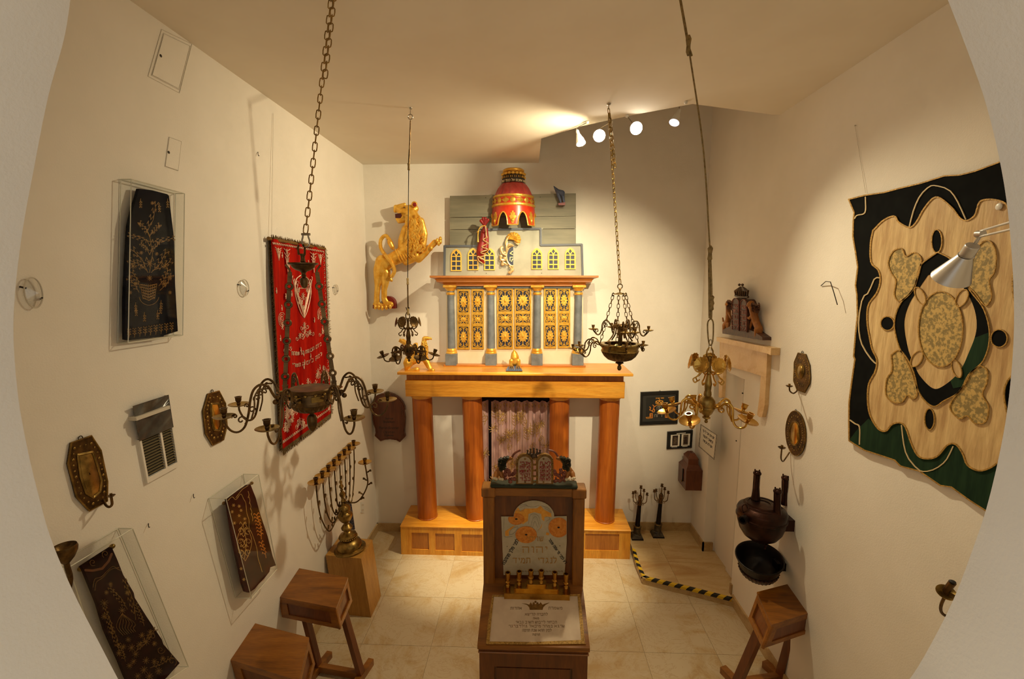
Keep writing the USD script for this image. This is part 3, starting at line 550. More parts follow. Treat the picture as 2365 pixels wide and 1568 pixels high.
def cyl_plane(r0, r1, q0, q1):
    class CP:
        n = np.array([0,-1.,0])
        def __call__(s, a, q, h=0.0):
            r = (r0+(r1-r0)*(q-q0)/(q1-q0))*sK+h; return np.array([KX-math.cos(a)*r, YK-math.sin(a)*r, kz(q)])
    return CP()
def wrap_ribbon(m, lines, w, cp, t, h=0.0, asp=1.0):      # strokes (angle, row) -> raised strips on the curved surface
    for l in lines:
        for (a0, q0), (a1, q1) in zip(l[:-1], l[1:]):
            da, dq = (a1-a0)/asp, q1-q0; n = math.hypot(da, dq)+1e-9; ex, ey = -dq/n*w/2*asp, da/n*w/2; xa, xq = da/n*w*.3*asp, dq/n*w*.3
            c = [(a0-ex-xa,q0-ey-xq),(a1-ex+xa,q1-ey+xq),(a1+ex+xa,q1+ey+xq),(a0+ex-xa,q0+ey-xq)]
            m.hexa([cp(a, q, h) for a, q in c]+[cp(a, q, h+t) for a, q in c])
tx, wd = heb('ואשא אתכם על כנפי נשרים', (0,0), (1,0), (0,1)); tm_ = MB(); kk = (math.pi*.96)/wd
wrap_ribbon(tm_, [[(math.pi*.98+x*kk, 417-y*4.6) for x, y in l] for l in tx], 1.0, cyl_plane(26.5, 27.6, 411, 418), .0016, .0006, asp=1/26.0)
part(crn, 'lettering', tm_, 'ivory', smooth=False)
fl_ = lambda n: (lambda th, z: 1-.055*np.abs(np.cos(th*n))**6)
part(crn, 'ribbed_dome', half([(26,418),(31,423),(36,430),(40,438),(43,445),(45,452)], 145, fl_(7)), 'rose', smooth=40)
part(crn, 'gold_band', half([(45,449),(47.2,450),(47.6,454),(46,455.5),(46,456)]), 'gold'); part(crn, 'gold_band', half([(48.4,470),(50.2,471),(50.6,475),(48.6,477)]), 'gold')
part(crn, 'red_belt', half([(45.5,454),(46.6,460),(48,472)]), 'vermilion')
for i in range(9):
    a = math.pi*(i+.5)/9; c = cyl_plane(46.3, 48.3, 455, 472)(a, 463.5, .001); d = np.array([-math.cos(a), -math.sin(a), 0]); e = np.array([math.sin(a), -math.cos(a), 0])
    if i % 2 == 0: part(crn, 'disc', MB().lathe([(0,.006),(4.2*sK,.004),(6.2*sK,0)], c, d, k=16), 'gold_paint')
    else: part(crn, 'lozenge', MB().hull([c+e*10*sK, c-e*10*sK, c+np.array([0,0,6.2*sK]), c-np.array([0,0,6.2*sK]), c+d*.007]), 'gold_paint', smooth=False)
def hem(a):      # lower edge of the skirt: five tongues between arches
    t = ((a/math.pi-.5)*3.5+.5) % 1.0; x = abs(t-.5)*2
    return 522 if x < .50 else (522-30*math.sqrt(max(0, 1-((1-x)/.5)**2)) if x > .5 else 522)
SK = cyl_plane(48.6, 53.5, 475, 525)
aa = np.linspace(0, math.pi, 161); G = [[SK(a, 475+(hem(a)-475)*v, 0) for a in aa] for v in np.linspace(0, 1, 10)]; G2 = [[SK(a, 475+(hem(a)-475)*v, -.006) for a in aa] for v in np.linspace(0, 1, 10)]
part(crn, 'skirt', MB().grid(np.array(G)[:, ::-1]).grid(G2).grid([G[-1], G2[-1]]), 'vermilion', smooth=50)
part(crn, 'hem_trim', MB().tube([SK(a, hem(a)-.8, .001) for a in aa], 1.5*sK, 6), 'gold')
for i in (-1, 0, 1):
    a = math.pi/2+i*math.pi/3.5; lf = []
    for s_, l in ((0,26),(-1,22),(1,22),(-2,15),(2,15)): lf.append([(a, 516),(a+s_*.045, 508-l*.3),(a+s_*.06, 517-l)])
    m = MB(); wrap_ribbon(m, lf, 4.4, SK, .004, .001, asp=1/51.0); m.ball(SK(a, 511, .003), 3.2*sK, (1,.7,1.4), 1); part(crn, 'leaf', m, 'gold_paint', smooth=False)

# ---------------------------------------------------------------- carved drape, leafy cartouche, bird legs
def to_y(y0): return lambda x, q, h: onY(x, q, y0-h)
def rad_y(y0): return lambda r: r*y0/FOC
dp = thing('carved_drape', 'carved crimson tasselled drape with a gold hem hanging left of centre on the painted facade', 'carving', onY(1113,610,4.22))
part(dp, 'cloth', blob([[(1117,535,.0,7),(1114,560,.01,8.5),(1111,580,.01,9.5),(1108,596,.0,7),(1117,606,-.01,2.5)],[(1122,530,0,5),(1124,550,.0,5),(1122,575,0,6.5)],[(1108,560,0,4),(1104,582,0,4),(1105,598,0,4)],[(1119,520,.02,3),(1118,535,.02,5)]], to_y(4.215), rad_y(4.2), .006, 6), 'crimson')
part(dp, 'bow', blob([[(1119,520,.02,3),(1111,510,.02,3.6)],[(1119,520,.02,3),(1116,505,.02,3.8)],[(1119,520,.02,3),(1121,505,.025,3.8)],[(1119,520,.02,3),(1127,508,.02,3.4)]], to_y(4.20), rad_y(4.2), .005, 4), 'crimson')
zz_ = [(1122,522),(1123,545),(1125,548),(1116,554),(1127,562),(1113,570),(1126,576),(1110,583),(1124,589),(1107,594),(1118,600),(1104,592),(1106,602),(1116,609)]
part(dp, 'hem_trim', MB().tube([onY(x, q, 4.165-.006*math.sin(i)) for i, (x, q) in enumerate(smooth_line(zz_, 90))], 1.3*.004, 6), 'gold_pale')
part(dp, 'tassel_cord', MB().tube([onY(x, q, 4.17) for x, q in smooth_line([(1121,521),(1112,523),(1106,530),(1104,542),(1104,552)], 20)], .005, 6).lathe([(0,.03),(.007,.025),(.006,.012),(.011,0),(.0,-.002)], onY(1104,554,4.17)-np.array([0,0,.02])).ball(onY(1104,536,4.17), .010), 'gold')
ct = thing('leafy_cartouche', 'carved gilt shell and leaf cartouche with half a blue oval on the painted facade', 'carving', onY(1180,628,4.24))
part(ct, 'shield', MB().plate(Polygon(arc((1185,591), 16, 24, 90, 270, 16)+[(1185,567)]), Plane('Y', 4.25), .012), 'navy_paint', smooth=False)
part(ct, 'pearl_rim', MB().tube([onY(x, q, 4.235) for x, q in arc((1185,591), 15.5, 23.5, 85, 275, 24)], .0085, 8), 'gold_pale')
part(ct, 'letter_fragment', MB().ribbon([[(1184,580),(1178,585),(1184,588)],[(1184,594),(1178,594),(1178,602)],[(1184,598),(1181,604)]], 2.2, Plane('Y', 4.237), .005), 'gold_pale', smooth=False)
sh = MB()
for i in range(8):
    a = math.radians(-75+i*27); c = (1186, 553); sh.tube([onY(c[0], c[1], 4.215), onY(c[0]+8*math.sin(a)*1.0, c[1]-9*math.cos(a), 4.205), onY(c[0]+15*math.sin(a), c[1]-15*math.cos(a), 4.225)], [.006,.012,.015], 8); 
part(ct, 'shell', sh, 'gold')
lv = MB()
for ln, r in (([(1172,575),(1168,560),(1176,546),(1184,540)],.008),([(1170,590),(1160,584),(1157,573),(1161,571)],.010),([(1169,600),(1158,600),(1156,592)],.010),([(1172,612),(1162,606),(1159,610)],.009),([(1176,614),(1182,622),(1178,630),(1174,628)],.009),([(1184,616),(1185,624),(1181,629)],.007),([(1170,572),(1176,566),(1184,566)],.010),([(1170,582),(1170,568),(1172,556)],.007),([(1188,558),(1196,564),(1199,560)],.007)):
    p = smooth_line(ln, 14); lv.tube([onY(x, q, 4.225-.012*math.sin(i/13*3.1)) for i, (x, q) in enumerate(p)], [r*(.5+.7*math.sin(.4+i/13*2.4)) for i in range(14)], 7)
for x, q, r in ((1159,572,4),(1157,592,4),(1161,610,4),(1178,628,3.4),(1165,584,4),(1166,597,4.4)): lv.ball(onY(x, q, 4.22), r*.004, (1,.8,1))
part(ct, 'leaf_scroll', lv, 'gold_pale')
bl = thing('bird_leg_carving', 'carved slate-blue bird tail and legs on a red block on the facade planks', 'carving', onY(1297,474,4.27))
part(bl, 'body', blob([[(1279,430,0,.8),(1288,442,0,5),(1298,446,0,6.5),(1300,452,0,3)],[(1288,444,0,4),(1290,452,0,4),(1294,462,0,3),(1295,468,0,2.2)],[(1299,448,0,4),(1301,458,0,3),(1303,468,0,2)]], to_y(4.25), rad_y(4.25), .005, 4), 'slate_blue')
part(bl, 'perch_block', MB().hull([onY(x, q, y) for x, q in ((1289,469),(1290,474),(1305,474),(1306,467)) for y in (4.23, 4.30)]), 'red_base', smooth=False)

# ---------------------------------------------------------------- carved animals of the portal
lion = thing('gilded_lion', 'large gilded lion carved in relief climbing on the back wall left of the facade', 'carving', onY(886, 712, 4.33))
YLn = 4.285; T3 = to_y(YLn); R3 = rad_y(YLn)
body = blob([
 [(958,482,.01,9),(945,486,.02,13),(930,488,.02,12),(922,484,.01,8)], [(922,482,.01,6),(914,478,.02,5.5),(913,487,.01,4.5)], [(916,477,.02,4),(934,472,.01,4)],
 [(934,505,.01,9),(922,511,.01,5),(917,506,.01,3.6)], [(948,492,.02,15),(958,520,.03,19),(958,548,.03,20),(952,572,.02,19)], [(972,510,.0,8),(980,540,.0,8),(976,566,.0,9)], [(938,530,.02,11),(932,556,.02,13),(930,574,.02,11)],
 [(950,570,.02,20),(932,586,.01,18),(905,600,.01,15),(884,612,.02,18)], [(958,592,.02,12),(938,604,.0,9)], [(884,606,.02,18),(880,622,.02,18),(876,640,.015,13),(872,660,.01,7),(870,684,.01,6.5),(870,700,.01,7)],
 [(888,630,.02,14),(890,650,.02,9),(887,668,.02,6.5),(887,690,.02,6.5),(893,702,.02,8),(902,703,.02,7)], [(896,640,.02,7),(904,648,.02,3)], [(866,702,.01,5),(886,706,.01,5)],
 [(952,584,.03,14),(966,598,.035,9),(982,584,.035,7.5),(994,570,.035,6.5),(1004,560,.035,7)]], T3, R3, .010, 5, (np.array([0,YLn,0]), np.array([0,1.,0]), .75))
part(lion, 'body', body, 'gold', smooth=60)
mn = MB(); rr = random.Random(4)
for i in range(46):
    t = rr.random(); x0 = 932+40*rr.random()+t*6; q0 = 490+74*t+rr.random()*8; l = 16+10*rr.random()
    p = smooth_line([(x0, q0), (x0+2+3*rr.random(), q0+l*.35), (x0-1, q0+l*.7), (x0+3*rr.random(), q0+l)], 8); dpt = .062+.018*math.sin((x0-925)/55*math.pi)
    mn.tube([onY(x, q, YLn-dpt+.012*(k/7)) for k, (x, q) in enumerate(p)], [.004+.010*math.sin(.3+k/7*2.5) for k in range(8)], 6)
part(lion, 'mane', mn, 'gold')
rb = MB()
for i in range(5):
    x0 = 918+i*6.2-6; rb.tube([onY(x, q, YLn-.055) for x, q in smooth_line([(x0,580+2*i-6),(x0+8,594-i),(x0+14,606-i*2)], 8)], [.003,.006,.009,.010,.010,.009,.006,.003], 6)
part(lion, 'rib', rb, 'gold')
tl = smooth_line([(904,640),(911,626),(906,610),(892,592),(880,574),(879,556),(886,546),(893,545),(897,552)], 30)
part(lion, 'tail', MB().tube([onY(x, q, YLn-.062 if i < 12 else YLn-.03) for i, (x, q) in enumerate(tl)], .017, 8).tm(blob([[(898,550,.03,3.4),(901,560,.03,6.4),(906,570,.03,5.4),(908,576,.03,2)]], T3, R3, .008, 3)), 'gold')
for x, q in ((867,709),(875,710),(883,711),(892,710),(901,708),(1010,556),(1017,552),(1013,562),(996,573),(1017,558)): part(lion, 'claw', MB().ball(onY(x, q, YLn-.05), .019, (.8,.9,1.25)), 'gold')
part(lion, 'mouth', MB().plate(Polygon([(912.5,494),(925,492),(927,497),(924,503),(913,503)]), Plane('Y', YLn-.068), .02), 'mouth', smooth=False)
part(lion, 'teeth', MB().plate(unary_union([Polygon([(914,494),(917,500),(920,494)]), Polygon([(914,503),(916,499),(918,503)]), Polygon([(920,503),(922,498),(924,503)])]), Plane('Y', YLn-.07), .014), 'bone', smooth=False)
e_ = part(lion, 'ear', MB().ball(onY(957, 472, YLn-.05), .028, (1,.6,1)), 'gold'); part(e_, 'ear_hollow', MB().ball(onY(957.5, 472.5, YLn-.064), .019, (1,.35,1)), 'crimson')
part(lion, 'eye', MB().ball(onY(934, 479, YLn-.062), .009, (1.2,.6,.8)), 'gold_dark')
part(lion, 'base_block', MB().plate(Polygon([(861,712.5),(861,704),(880,704),(894,684)]+arc((894,702),18,18,-80,-8,6)+[(912.5,712.5)]), Plane('B', .002), .07), 'red_base', smooth=False)

gr = thing('gilded_griffin', 'small gilded winged griffin standing on the left end of the portal shelf', 'figurine', onY(968,857,3.98))
YG = 3.97; T = to_y(YG); R = rad_y(YG)
G_ = lambda x, y: (880+x/11.2, 740+y/11.2)
def gch(*pts): return [(*G_(a, b), h, r*1.45) for a, b, h, r in pts]
part(gr, 'body', blob([gch((1120,470,0,3.6),(1110,560,0,4.2),(1120,680,0,6.2),(1110,800,0,7.5),(1060,920,0,8)), gch((1130,460,0,3.4),(1200,460,0,3.2),(1290,465,0,1.6),(1300,490,0,1)), gch((1060,930,0,8),(930,960,0,8.5),(780,1020,0,9)), gch((760,1020,0,9),(700,1100,.02,8),(680,1210,.02,5),(660,1290,.02,3)),
  gch((660,1290,.02,3),(800,1290,.03,3),(930,1270,.04,4.4)), gch((1120,940,0,5.4),(1200,1060,.01,4),(1240,1150,.02,3.4),(1290,1280,.03,4),(1340,1290,.04,3.4)), gch((1060,960,-.02,5),(1130,1040,-.02,3.6),(1220,1200,-.02,3))], T, R, .007, 4), 'gold', smooth=60)
wg = MB()
for i in range(6):
    a = [(900-i*20,900-i*45),(800-i*30,760-i*30),(680-i*40,600-i*18),(560-i*6,480+i*20)]
    wg.tube([onY(*G_(x, y), YG-.045-.004*i) for x, y in smooth_line(a, 10)], [.006,.012,.016,.018,.018,.018,.016,.014,.010,.005], 6)
for i in range(5): wg.tube([onY(*G_(x, y), YG-.04) for x, y in smooth_line([(780+i*12,830-i*36),(880,760-i*34),(950,700-i*28)], 8)], [.006,.012,.014,.014,.013,.012,.009,.004], 6)
part(gr, 'wing', wg, 'gold'); fe = MB(); rr = random.Random(3)
for i in range(60):
    y = 560+rr.random()*420; x = 1060+rr.random()*130+(y-560)*.02; fe.ball(onY(*G_(x, y), YG-.024-.012*rr.random()), .007, (1,.6,1.3), 1)
part(gr, 'feathers', fe, 'gold')
tlg = [(690,1110),(630,1080),(620,1140),(680,1190),(760,1150),(800,1060)]
part(gr, 'tail', MB().tube([onY(*G_(x, y), YG-.05) for x, y in smooth_line(tlg, 20)], .008, 7), 'gold')

eg = thing('gilded_eagle', 'small gilded bird on a blue block in the middle of the portal shelf', 'figurine', onY(1188,857,3.97))
YE = 3.97; T = to_y(YE); R = rad_y(YE)
part(eg, 'body', blob([[(1187,806,.01,1),(1187.5,812,.005,3),(1188,818,.0,7.4),(1189,826,.005,10),(1189,835,0,8.6)], [(1181,833,.02,5.2),(1180,842,.02,4.2),(1182,848,.02,2)], [(1197,833,.02,5.2),(1198,842,.02,4.2),(1196,848,.02,2)], [(1189,836,-.02,6),(1189,846,-.02,4)]], T, R, .006, 3), 'gold', smooth=60)
for cx in (1181, 1197):
    for d in (-5, 0, 5): part(eg, 'talon', MB().tube([onY(cx, 846, YE-.03), onY(cx+d*.8, 847, YE-.055), onY(cx+d, 852, YE-.062)], [.006,.006,.003], 6), 'gold_dark')
part(eg, 'base_block', MB().hull([onY(x, q, y) for x, q, y in ((1168,856.5,3.91),(1207,856.5,3.91),(1172,849,3.92),(1202,847,3.92),(1180,845.5,3.94),(1195,844.5,3.94),(1169,855,4.0),(1206,855,4.0),(1173,846,4.0),(1200,845,4.0))]), 'slate_blue', smooth=False)

# ---------------------------------------------------------------- memorial board on the back wall
Z8 = lambda x, y: (840+x/9.8, 880+y/9.8)
pq = [Z8(*p) for p in ((200,480),(230,400),(300,320),(400,285),(560,268),(680,300),(800,385),(880,480),(925,580),(935,655),(905,660),(918,720),(938,830),(935,980),(922,1100),(918,1190),(940,1260),(820,1385),(740,1340),(600,1318),(480,1330),(380,1365),(250,1240),(268,1170),(260,1080),(222,980),(205,860),(196,700),(200,600))]
mp = thing('memorial_board', 'reddish brown carved wooden memorial board with engraved lines on the back wall', 'plaque', Plane('B')(897, 960))
part(mp, 'board', MB().plate(Polygon(pq), Plane('B', .012), .035), 'chestnut', smooth=False)
part(mp, 'moulded_edge', MB().tube([Plane('B')(x, q, .047) for x, q in Polygon(pq).buffer(-2.5).simplify(.4).exterior.coords[:-1]], .005, 6, closed=True), 'chestnut')
LAT = {'C': [[(.6,.85),(.4,1),(.1,.8),(.1,.2),(.4,0),(.6,.15)]], 'M': [[(0,0),(.05,1),(.35,.4),(.65,1),(.7,0)]], 'B': [[(.05,0),(.05,1),(.45,1),(.5,.75),(.05,.52),(.55,.3),(.5,0),(.05,0)]], 'A': [[(0,0),(.3,1),(.6,0)],[(.1,.35),(.5,.35)]],
 'H': [[(.05,0),(.05,1)],[(.6,0),(.6,1)],[(.05,.5),(.6,.5)]], 'R': [[(.05,0),(.05,1),(.5,1),(.55,.72),(.05,.5)],[(.25,.5),(.6,0)]], 'm': [[(.05,.65),(.05,0)],[(.05,.55),(.25,.65),(.35,.5),(.35,0)],[(.35,.5),(.55,.65),(.65,.5),(.65,0)]], 'k': [[(.05,1),(.05,0)],[(.4,.65),(.05,.3)],[(.2,.4),(.45,0)]],
 'a': [[(.5,.6),(.2,.65),(.05,.3),(.2,0),(.5,.15),(.5,.65),(.52,0)]], 'r': [[(.05,.65),(.08,0)],[(.08,.45),(.35,.65)]], 't': [[(.15,.95),(.15,.1),(.35,0)],[(0,.65),(.35,.65)]], 'i': [[(.1,.65),(.1,0)],[(.1,.85),(.1,.92)]], 'n': [[(.05,.65),(.05,0)],[(.05,.5),(.3,.65),(.45,.5),(.45,0)]],
 'o': [[(.25,.65),(.03,.32),(.25,0),(.47,.32),(.25,.65)]], 'e': [[(.03,.32),(.47,.35),(.25,.65),(.03,.3),(.25,0),(.45,.1)]], 'h': [[(.05,1),(.05,0)],[(.05,.5),(.3,.65),(.45,.5),(.45,0)]], 's': [[(.4,.6),(.1,.55),(.4,.2),(.05,.05)]], 'u': [[(.05,.65),(.05,.1),(.3,0),(.45,.2),(.45,.65)]], 'd': [[(.45,1),(.45,0)],[(.45,.5),(.2,.65),(.05,.3),(.2,0),(.45,.15)]]}
def latin(text, mid, h):
    out, x = [], 0
    for ch in text:
        if ch == ' ': x += .4; continue
        g = LAT[ch]; w = max(p[0] for l in g for p in l)
        out += [[(x+a, b) for a, b in l] for l in g]; x += w+.18
    return [[(mid[0]+(a-x/2)*h, mid[1]-b*h) for a, b in l] for l in out]
ln = []
for t, y, h in (('Herren', 870, 5.2), ('Andenken', 945, 5.2), ('Martin Bronner', 1085, 5.6), ('Christian', 1180, 5.4), ('Ramann', 1250, 5)):
    ln += latin(t, Z8(575, y), h)
part(mp, 'engraving', MB().ribbon(ln, .75, Plane('B', .0465), .0015, q=1), 'dark_band', smooth=False)

# ---------------------------------------------------------------- left wall
PL = Plane('L')
def quad(TL, TR, BR, BL):
    TL, TR, BR, BL = map(np.array, (TL, TR, BR, BL))
    return lambda u, v: tuple((TL*(1-u)+TR*u)*(1-v)+(BL*(1-u)+BR*u)*v)
class QP:          # a plane addressed by u, v inside a quadrilateral on a wall
    def __init__(s, q, pl): s.q, s.pl, s.n = q, pl, pl.n
    def __call__(s, u, v, h=0.0): return s.pl(*s.q(u, v), h)
def hatch(corners, label, dbl):
    q = QP(quad(*corners), PL); h = thing('wall_hatch', label, 'hatch', q(.5, .5))
    part(h, 'door', MB().plate(sbox(.03,.025,.97,.975), q, .004), 'wall', smooth=False)
    fr = sbox(0,0,1,1).difference(sbox(.012,.008,.988,.992))
    if dbl: fr = unary_union([sbox(-.1,-.06,1.04,1.06).difference(sbox(-.085,-.05,1.03,1.05)), fr])
    part(h, 'frame', MB().plate(fr, q, .002), 'rib', smooth=False)
    part(h, 'latch', MB().ball(q(.12, .5, .005), .006, (.5,1,1), 1), 'wire')
hatch(((378,76),(440,106),(414,208),(350,174)), 'larger flush white wall hatch high on the left wall near the ceiling', True)
hatch(((391,316),(419.5,326.5),(412,395),(381.6,385)), 'smaller flush white wall hatch above the tall navy mantle case', False)
# clear cones on the wall
for (cx, cy, rx, ry, tx_, lb) in ((69,676,21,35,0,'clear plastic wall cone nearest the opening on the left wall'),(559.5,664.5,10.5,19,1,'clear plastic wall cone between the navy mantle case and the red curtain'),(773,668,5,11,2,'clear plastic wall cone right of the red curtain')):
    c = PL(cx, cy); a = abs(PL(cx+rx, cy)[1]-PL(cx-rx, cy)[1])/2; b = abs(PL(cx, cy+ry)[2]-PL(cx, cy-ry)[2])/2; t = thing('wall_cone', lb, 'wall cone', c)
    th = np.linspace(0, 2*math.pi, 33); ring = [c+np.array([.012, a*math.cos(x), b*math.sin(x)]) for x in th[:-1]]
    ap = c+np.array([.03, 0, 0]); cone = MB().grid([[p*(1-v)+ap*v for p in ring+ring[:1]] for v in np.linspace(0, .96, 5)])
    part(t, 'cone', cone, 'film_clear'); part(t, 'rim', MB().tube(ring, .0022, 5, closed=True), 'rib')
    part(t, 'pin', MB().tube([c+np.array([.001,-a*1.05,b*.4]), c+np.array([.014,-a*.8,b*.3])], .003, 5), 'wire'); part(t, 'pin', MB().tube([c+np.array([.001,a*1.1,-b*.45]), c+np.array([.014,a*.8,-b*.35])], .003, 5), 'wire')
# embroidered mantles in acrylic cases
def case(name, label, back, frontc, depth, poly, mat, clothname, clabel, loc, deco, off=.022):
    q = quad(*frontc); t = thing(name, label, 'display case', PL(*q(.5, 1)))
    F4 = [Plane('L', depth)(*p) for p in frontc]; B4 = [p-np.array([depth-.004, 0, 0]) for p in F4]
    def panel(a, b, c, d, nm, th=.003):
        n = np.cross(b-a, d-a); n /= np.linalg.norm(n); part(t, nm, MB().hexa([a,b,c,d]+[p+n*th for p in (a,b,c,d)]), 'acrylic', smooth=False)
    panel(*F4, 'front_pane')
    for i, nm in enumerate(('top_pane','side_pane','bottom_pane','side_pane')): panel(F4[i], F4[(i+1)%4], B4[(i+1)%4], B4[i], nm)
    ed = MB()
    for i in range(4):
        ed.tube([F4[i], F4[(i+1)%4]], .0022, 4); ed.tube([F4[i], B4[i]], .0018, 4); ed.tube([B4[i], B4[(i+1)%4]], .0018, 4)
    part(t, 'polished_edge', ed, 'acrylic_edge', smooth=False)
    c = thing(clothname, clabel, 'mantle', Plane('L', off)(*np.mean(poly, axis=0)))
    Pm = Plane('L', off); g = Polygon(poly).buffer(0)
    dn = Polygon(smooth_line(list(poly)+[poly[0]], 90))
    part(c, 'cloth', MB().plate(Polygon(poly), Pm, .012), mat, smooth=False)
    deco(c, Plane('L', off+.0125))
    return t
O1 = lambda x, y: (250+x/3.92, 400+y/3.92)
def flower(L, c, r, n=6):
    for i in range(n): a = i*2*math.pi/n; L.append([c, (c[0]+r*math.cos(a), c[1]+r*math.sin(a))])
def sprig(L, a, b, w, n=4):
    a, b = np.array(a, float), np.array(b, float); d = b-a; m = np.array([-d[1], d[0]])
    L.append([tuple(a), tuple(a+d*.5+m*.08), tuple(b)])
    for i in range(1, n+1):
        p = a+d*i/(n+.2)
        for s_ in (-1, 1): L.append([tuple(p), tuple(p+d/n*.7+m/np.linalg.norm(m)*s_*w), tuple(p+d/n*.3+m/np.linalg.norm(m)*s_*w*1.3)])
def deco1(c, P):
    L = []; D = []
    cx, cy = O1(370, 1100)
    for i in range(9): L.append([(cx-19+i*4.6, cy-24), (cx-14+i*3.3, cy+10)])
    for k in range(6): D.append([(cx-20+k*1.1, cy-24+k*6.2), (cx, cy-20+k*6.6), (cx+18-k, cy-25+k*6.2)])
    L += [arc((cx, cy+2), 23, 22, 10, 170, 12)]
    for x, y, x2, y2, w in ((375,900,375,560,7),(360,900,230,700,5),(390,900,520,720,5),(350,880,200,790,5),(400,880,560,800,5),(375,620,200,560,4),(375,620,580,590,4),(375,560,290,450,4),(380,560,460,470,4),(345,540,430,290,4),(370,700,300,640,3),(380,700,470,620,3),(280,1080,190,960,4),(470,1060,570,930,4),(290,1040,220,900,4),(460,1020,540,880,4)): sprig(L, O1(x, y), O1(x2, y2), w)
    for x, y, r in ((225,840,7),(515,840,7),(375,820,8),(300,720,4),(440,730,4),(200,940,5),(560,940,5),(250,1000,5),(510,1000,5),(375,950,6),(200,1080,4),(560,1080,4),(400,270,4),(285,460,3.4),(460,480,3.4)): flower(L, O1(x, y), r, 8)
    for x, y in ((295,260),(465,300),(540,260),(330,1290),(450,1270),(250,1200),(480,1180),(255,1240),(475,1220)): sprig(L, O1(x, y-30), O1(x, y+40), 2.2, 3)
    for i in range(9): sprig(L, O1(190+i*48, 1490-i*6), O1(190+i*48, 1420-i*7), 3.2, 3)
    part(c, 'embroidery', MB().ribbon(L, 1.0, P, .0012, q=1), 'gold_dark', smooth=False); part(c, 'basket', MB().ribbon(D, 1.7, P, .0016, q=1), 'gold_dark', smooth=False)
case('acrylic_case', 'tall clear acrylic case around the dark navy mantle on the upper left wall', None, ((303,414),(426,447),(422,774),(296,792)), .045,
  [O1(*p) for p in ((280,140),(400,155),(535,190),(550,205),(570,380),(597,600),(605,1000),(630,1430),(505,1468),(500,1478),(180,1512),(155,1505),(152,1150),(168,800),(188,480),(212,370))], 'navy_velvet', 'torah_mantle', 'dark navy embroidered torah mantle with a gold flower basket in the upper case', None, deco1)
O2 = lambda x, y: (480+x/4.61, 1080+y/4.61)
def rod(c, P, a, b, m='gold_dark'): part(c, 'rod', MB().tube([P(*a, .0), P(*b, .0)], .006, 8).ball(P(*a), .009).ball(P(*b), .009), m)
def deco2(c, P):
    L = []; W = []
    L += [smooth_line([O2(x, y) for x, y in ((215,350),(260,310),(300,340),(350,280),(380,330),(405,380),(415,480),(440,560),(440,640),(470,700),(520,850),(535,960),(560,1040),(580,1110))], 50), smooth_line([O2(x, y) for x, y in ((300,320),(360,240),(400,210),(430,190))], 12)]
    for x, y in ((275,400),(260,470),(335,410),(335,510),(355,455),(395,545),(285,590),(355,1075),(385,1190)): flower(L, O2(x, y), 3.6, 6)
    for k in range(5): L += [[O2(430+k*8, 250+k*60), O2(440+k*10, 290+k*60), O2(430+k*12, 320+k*62)]]
    cx, cy = O2(390, 790)
    for s_ in (-1, 1):
        for rr_, yy in ((11,-26),(14,0),(11,24)): L.append(spiral((cx+s_*9, cy+yy), rr_*.8, 1.2, 1.5, 14, s_))
        L.append(smooth_line([(cx, cy-46), (cx+s_*8, cy-30), (cx+s_*17, cy-4), (cx+s_*12, cy+24), (cx+2, cy+44)], 16))
    sprig(L, (cx, cy+40), (cx-3, cy-40), 6, 6); sprig(W, O2(570, 760), O2(520, 500), 5, 7); sprig(W, O2(620, 960), O2(570, 800), 4, 4)
    part(c, 'embroidery', MB().ribbon(L, 1.1, P, .0012, q=1), 'gold_thread', smooth=False); part(c, 'gold_spray', MB().ribbon(W, 1.4, P, .0012, q=1), 'orange_ink', smooth=False)
    rod(c, Plane('L', .02), O2(172, 378), O2(468, 165))
case('acrylic_case', 'clear acrylic case around the wine-red mantle left of the menorah pedestal', None, ((522,1151.6),(597,1095.6),(640,1314),(581,1381.5)), .09,
  [O2(*p) for p in ((205,335),(300,270),(430,183),(455,180),(510,320),(560,500),(640,740),(690,940),(725,1040),(700,1048),(665,1062),(655,1110),(600,1180),(540,1240),(500,1290),(440,1330),(400,1318),(370,1230),(340,1080),(300,900),(270,760),(230,500))], 'mantle_wine', 'torah_mantle', 'wine-red embroidered torah mantle on a small rod in the case left of the menorah', None, deco2, .05)
O3 = lambda x, y: (140+x/4.147, 1190+y/4.147)
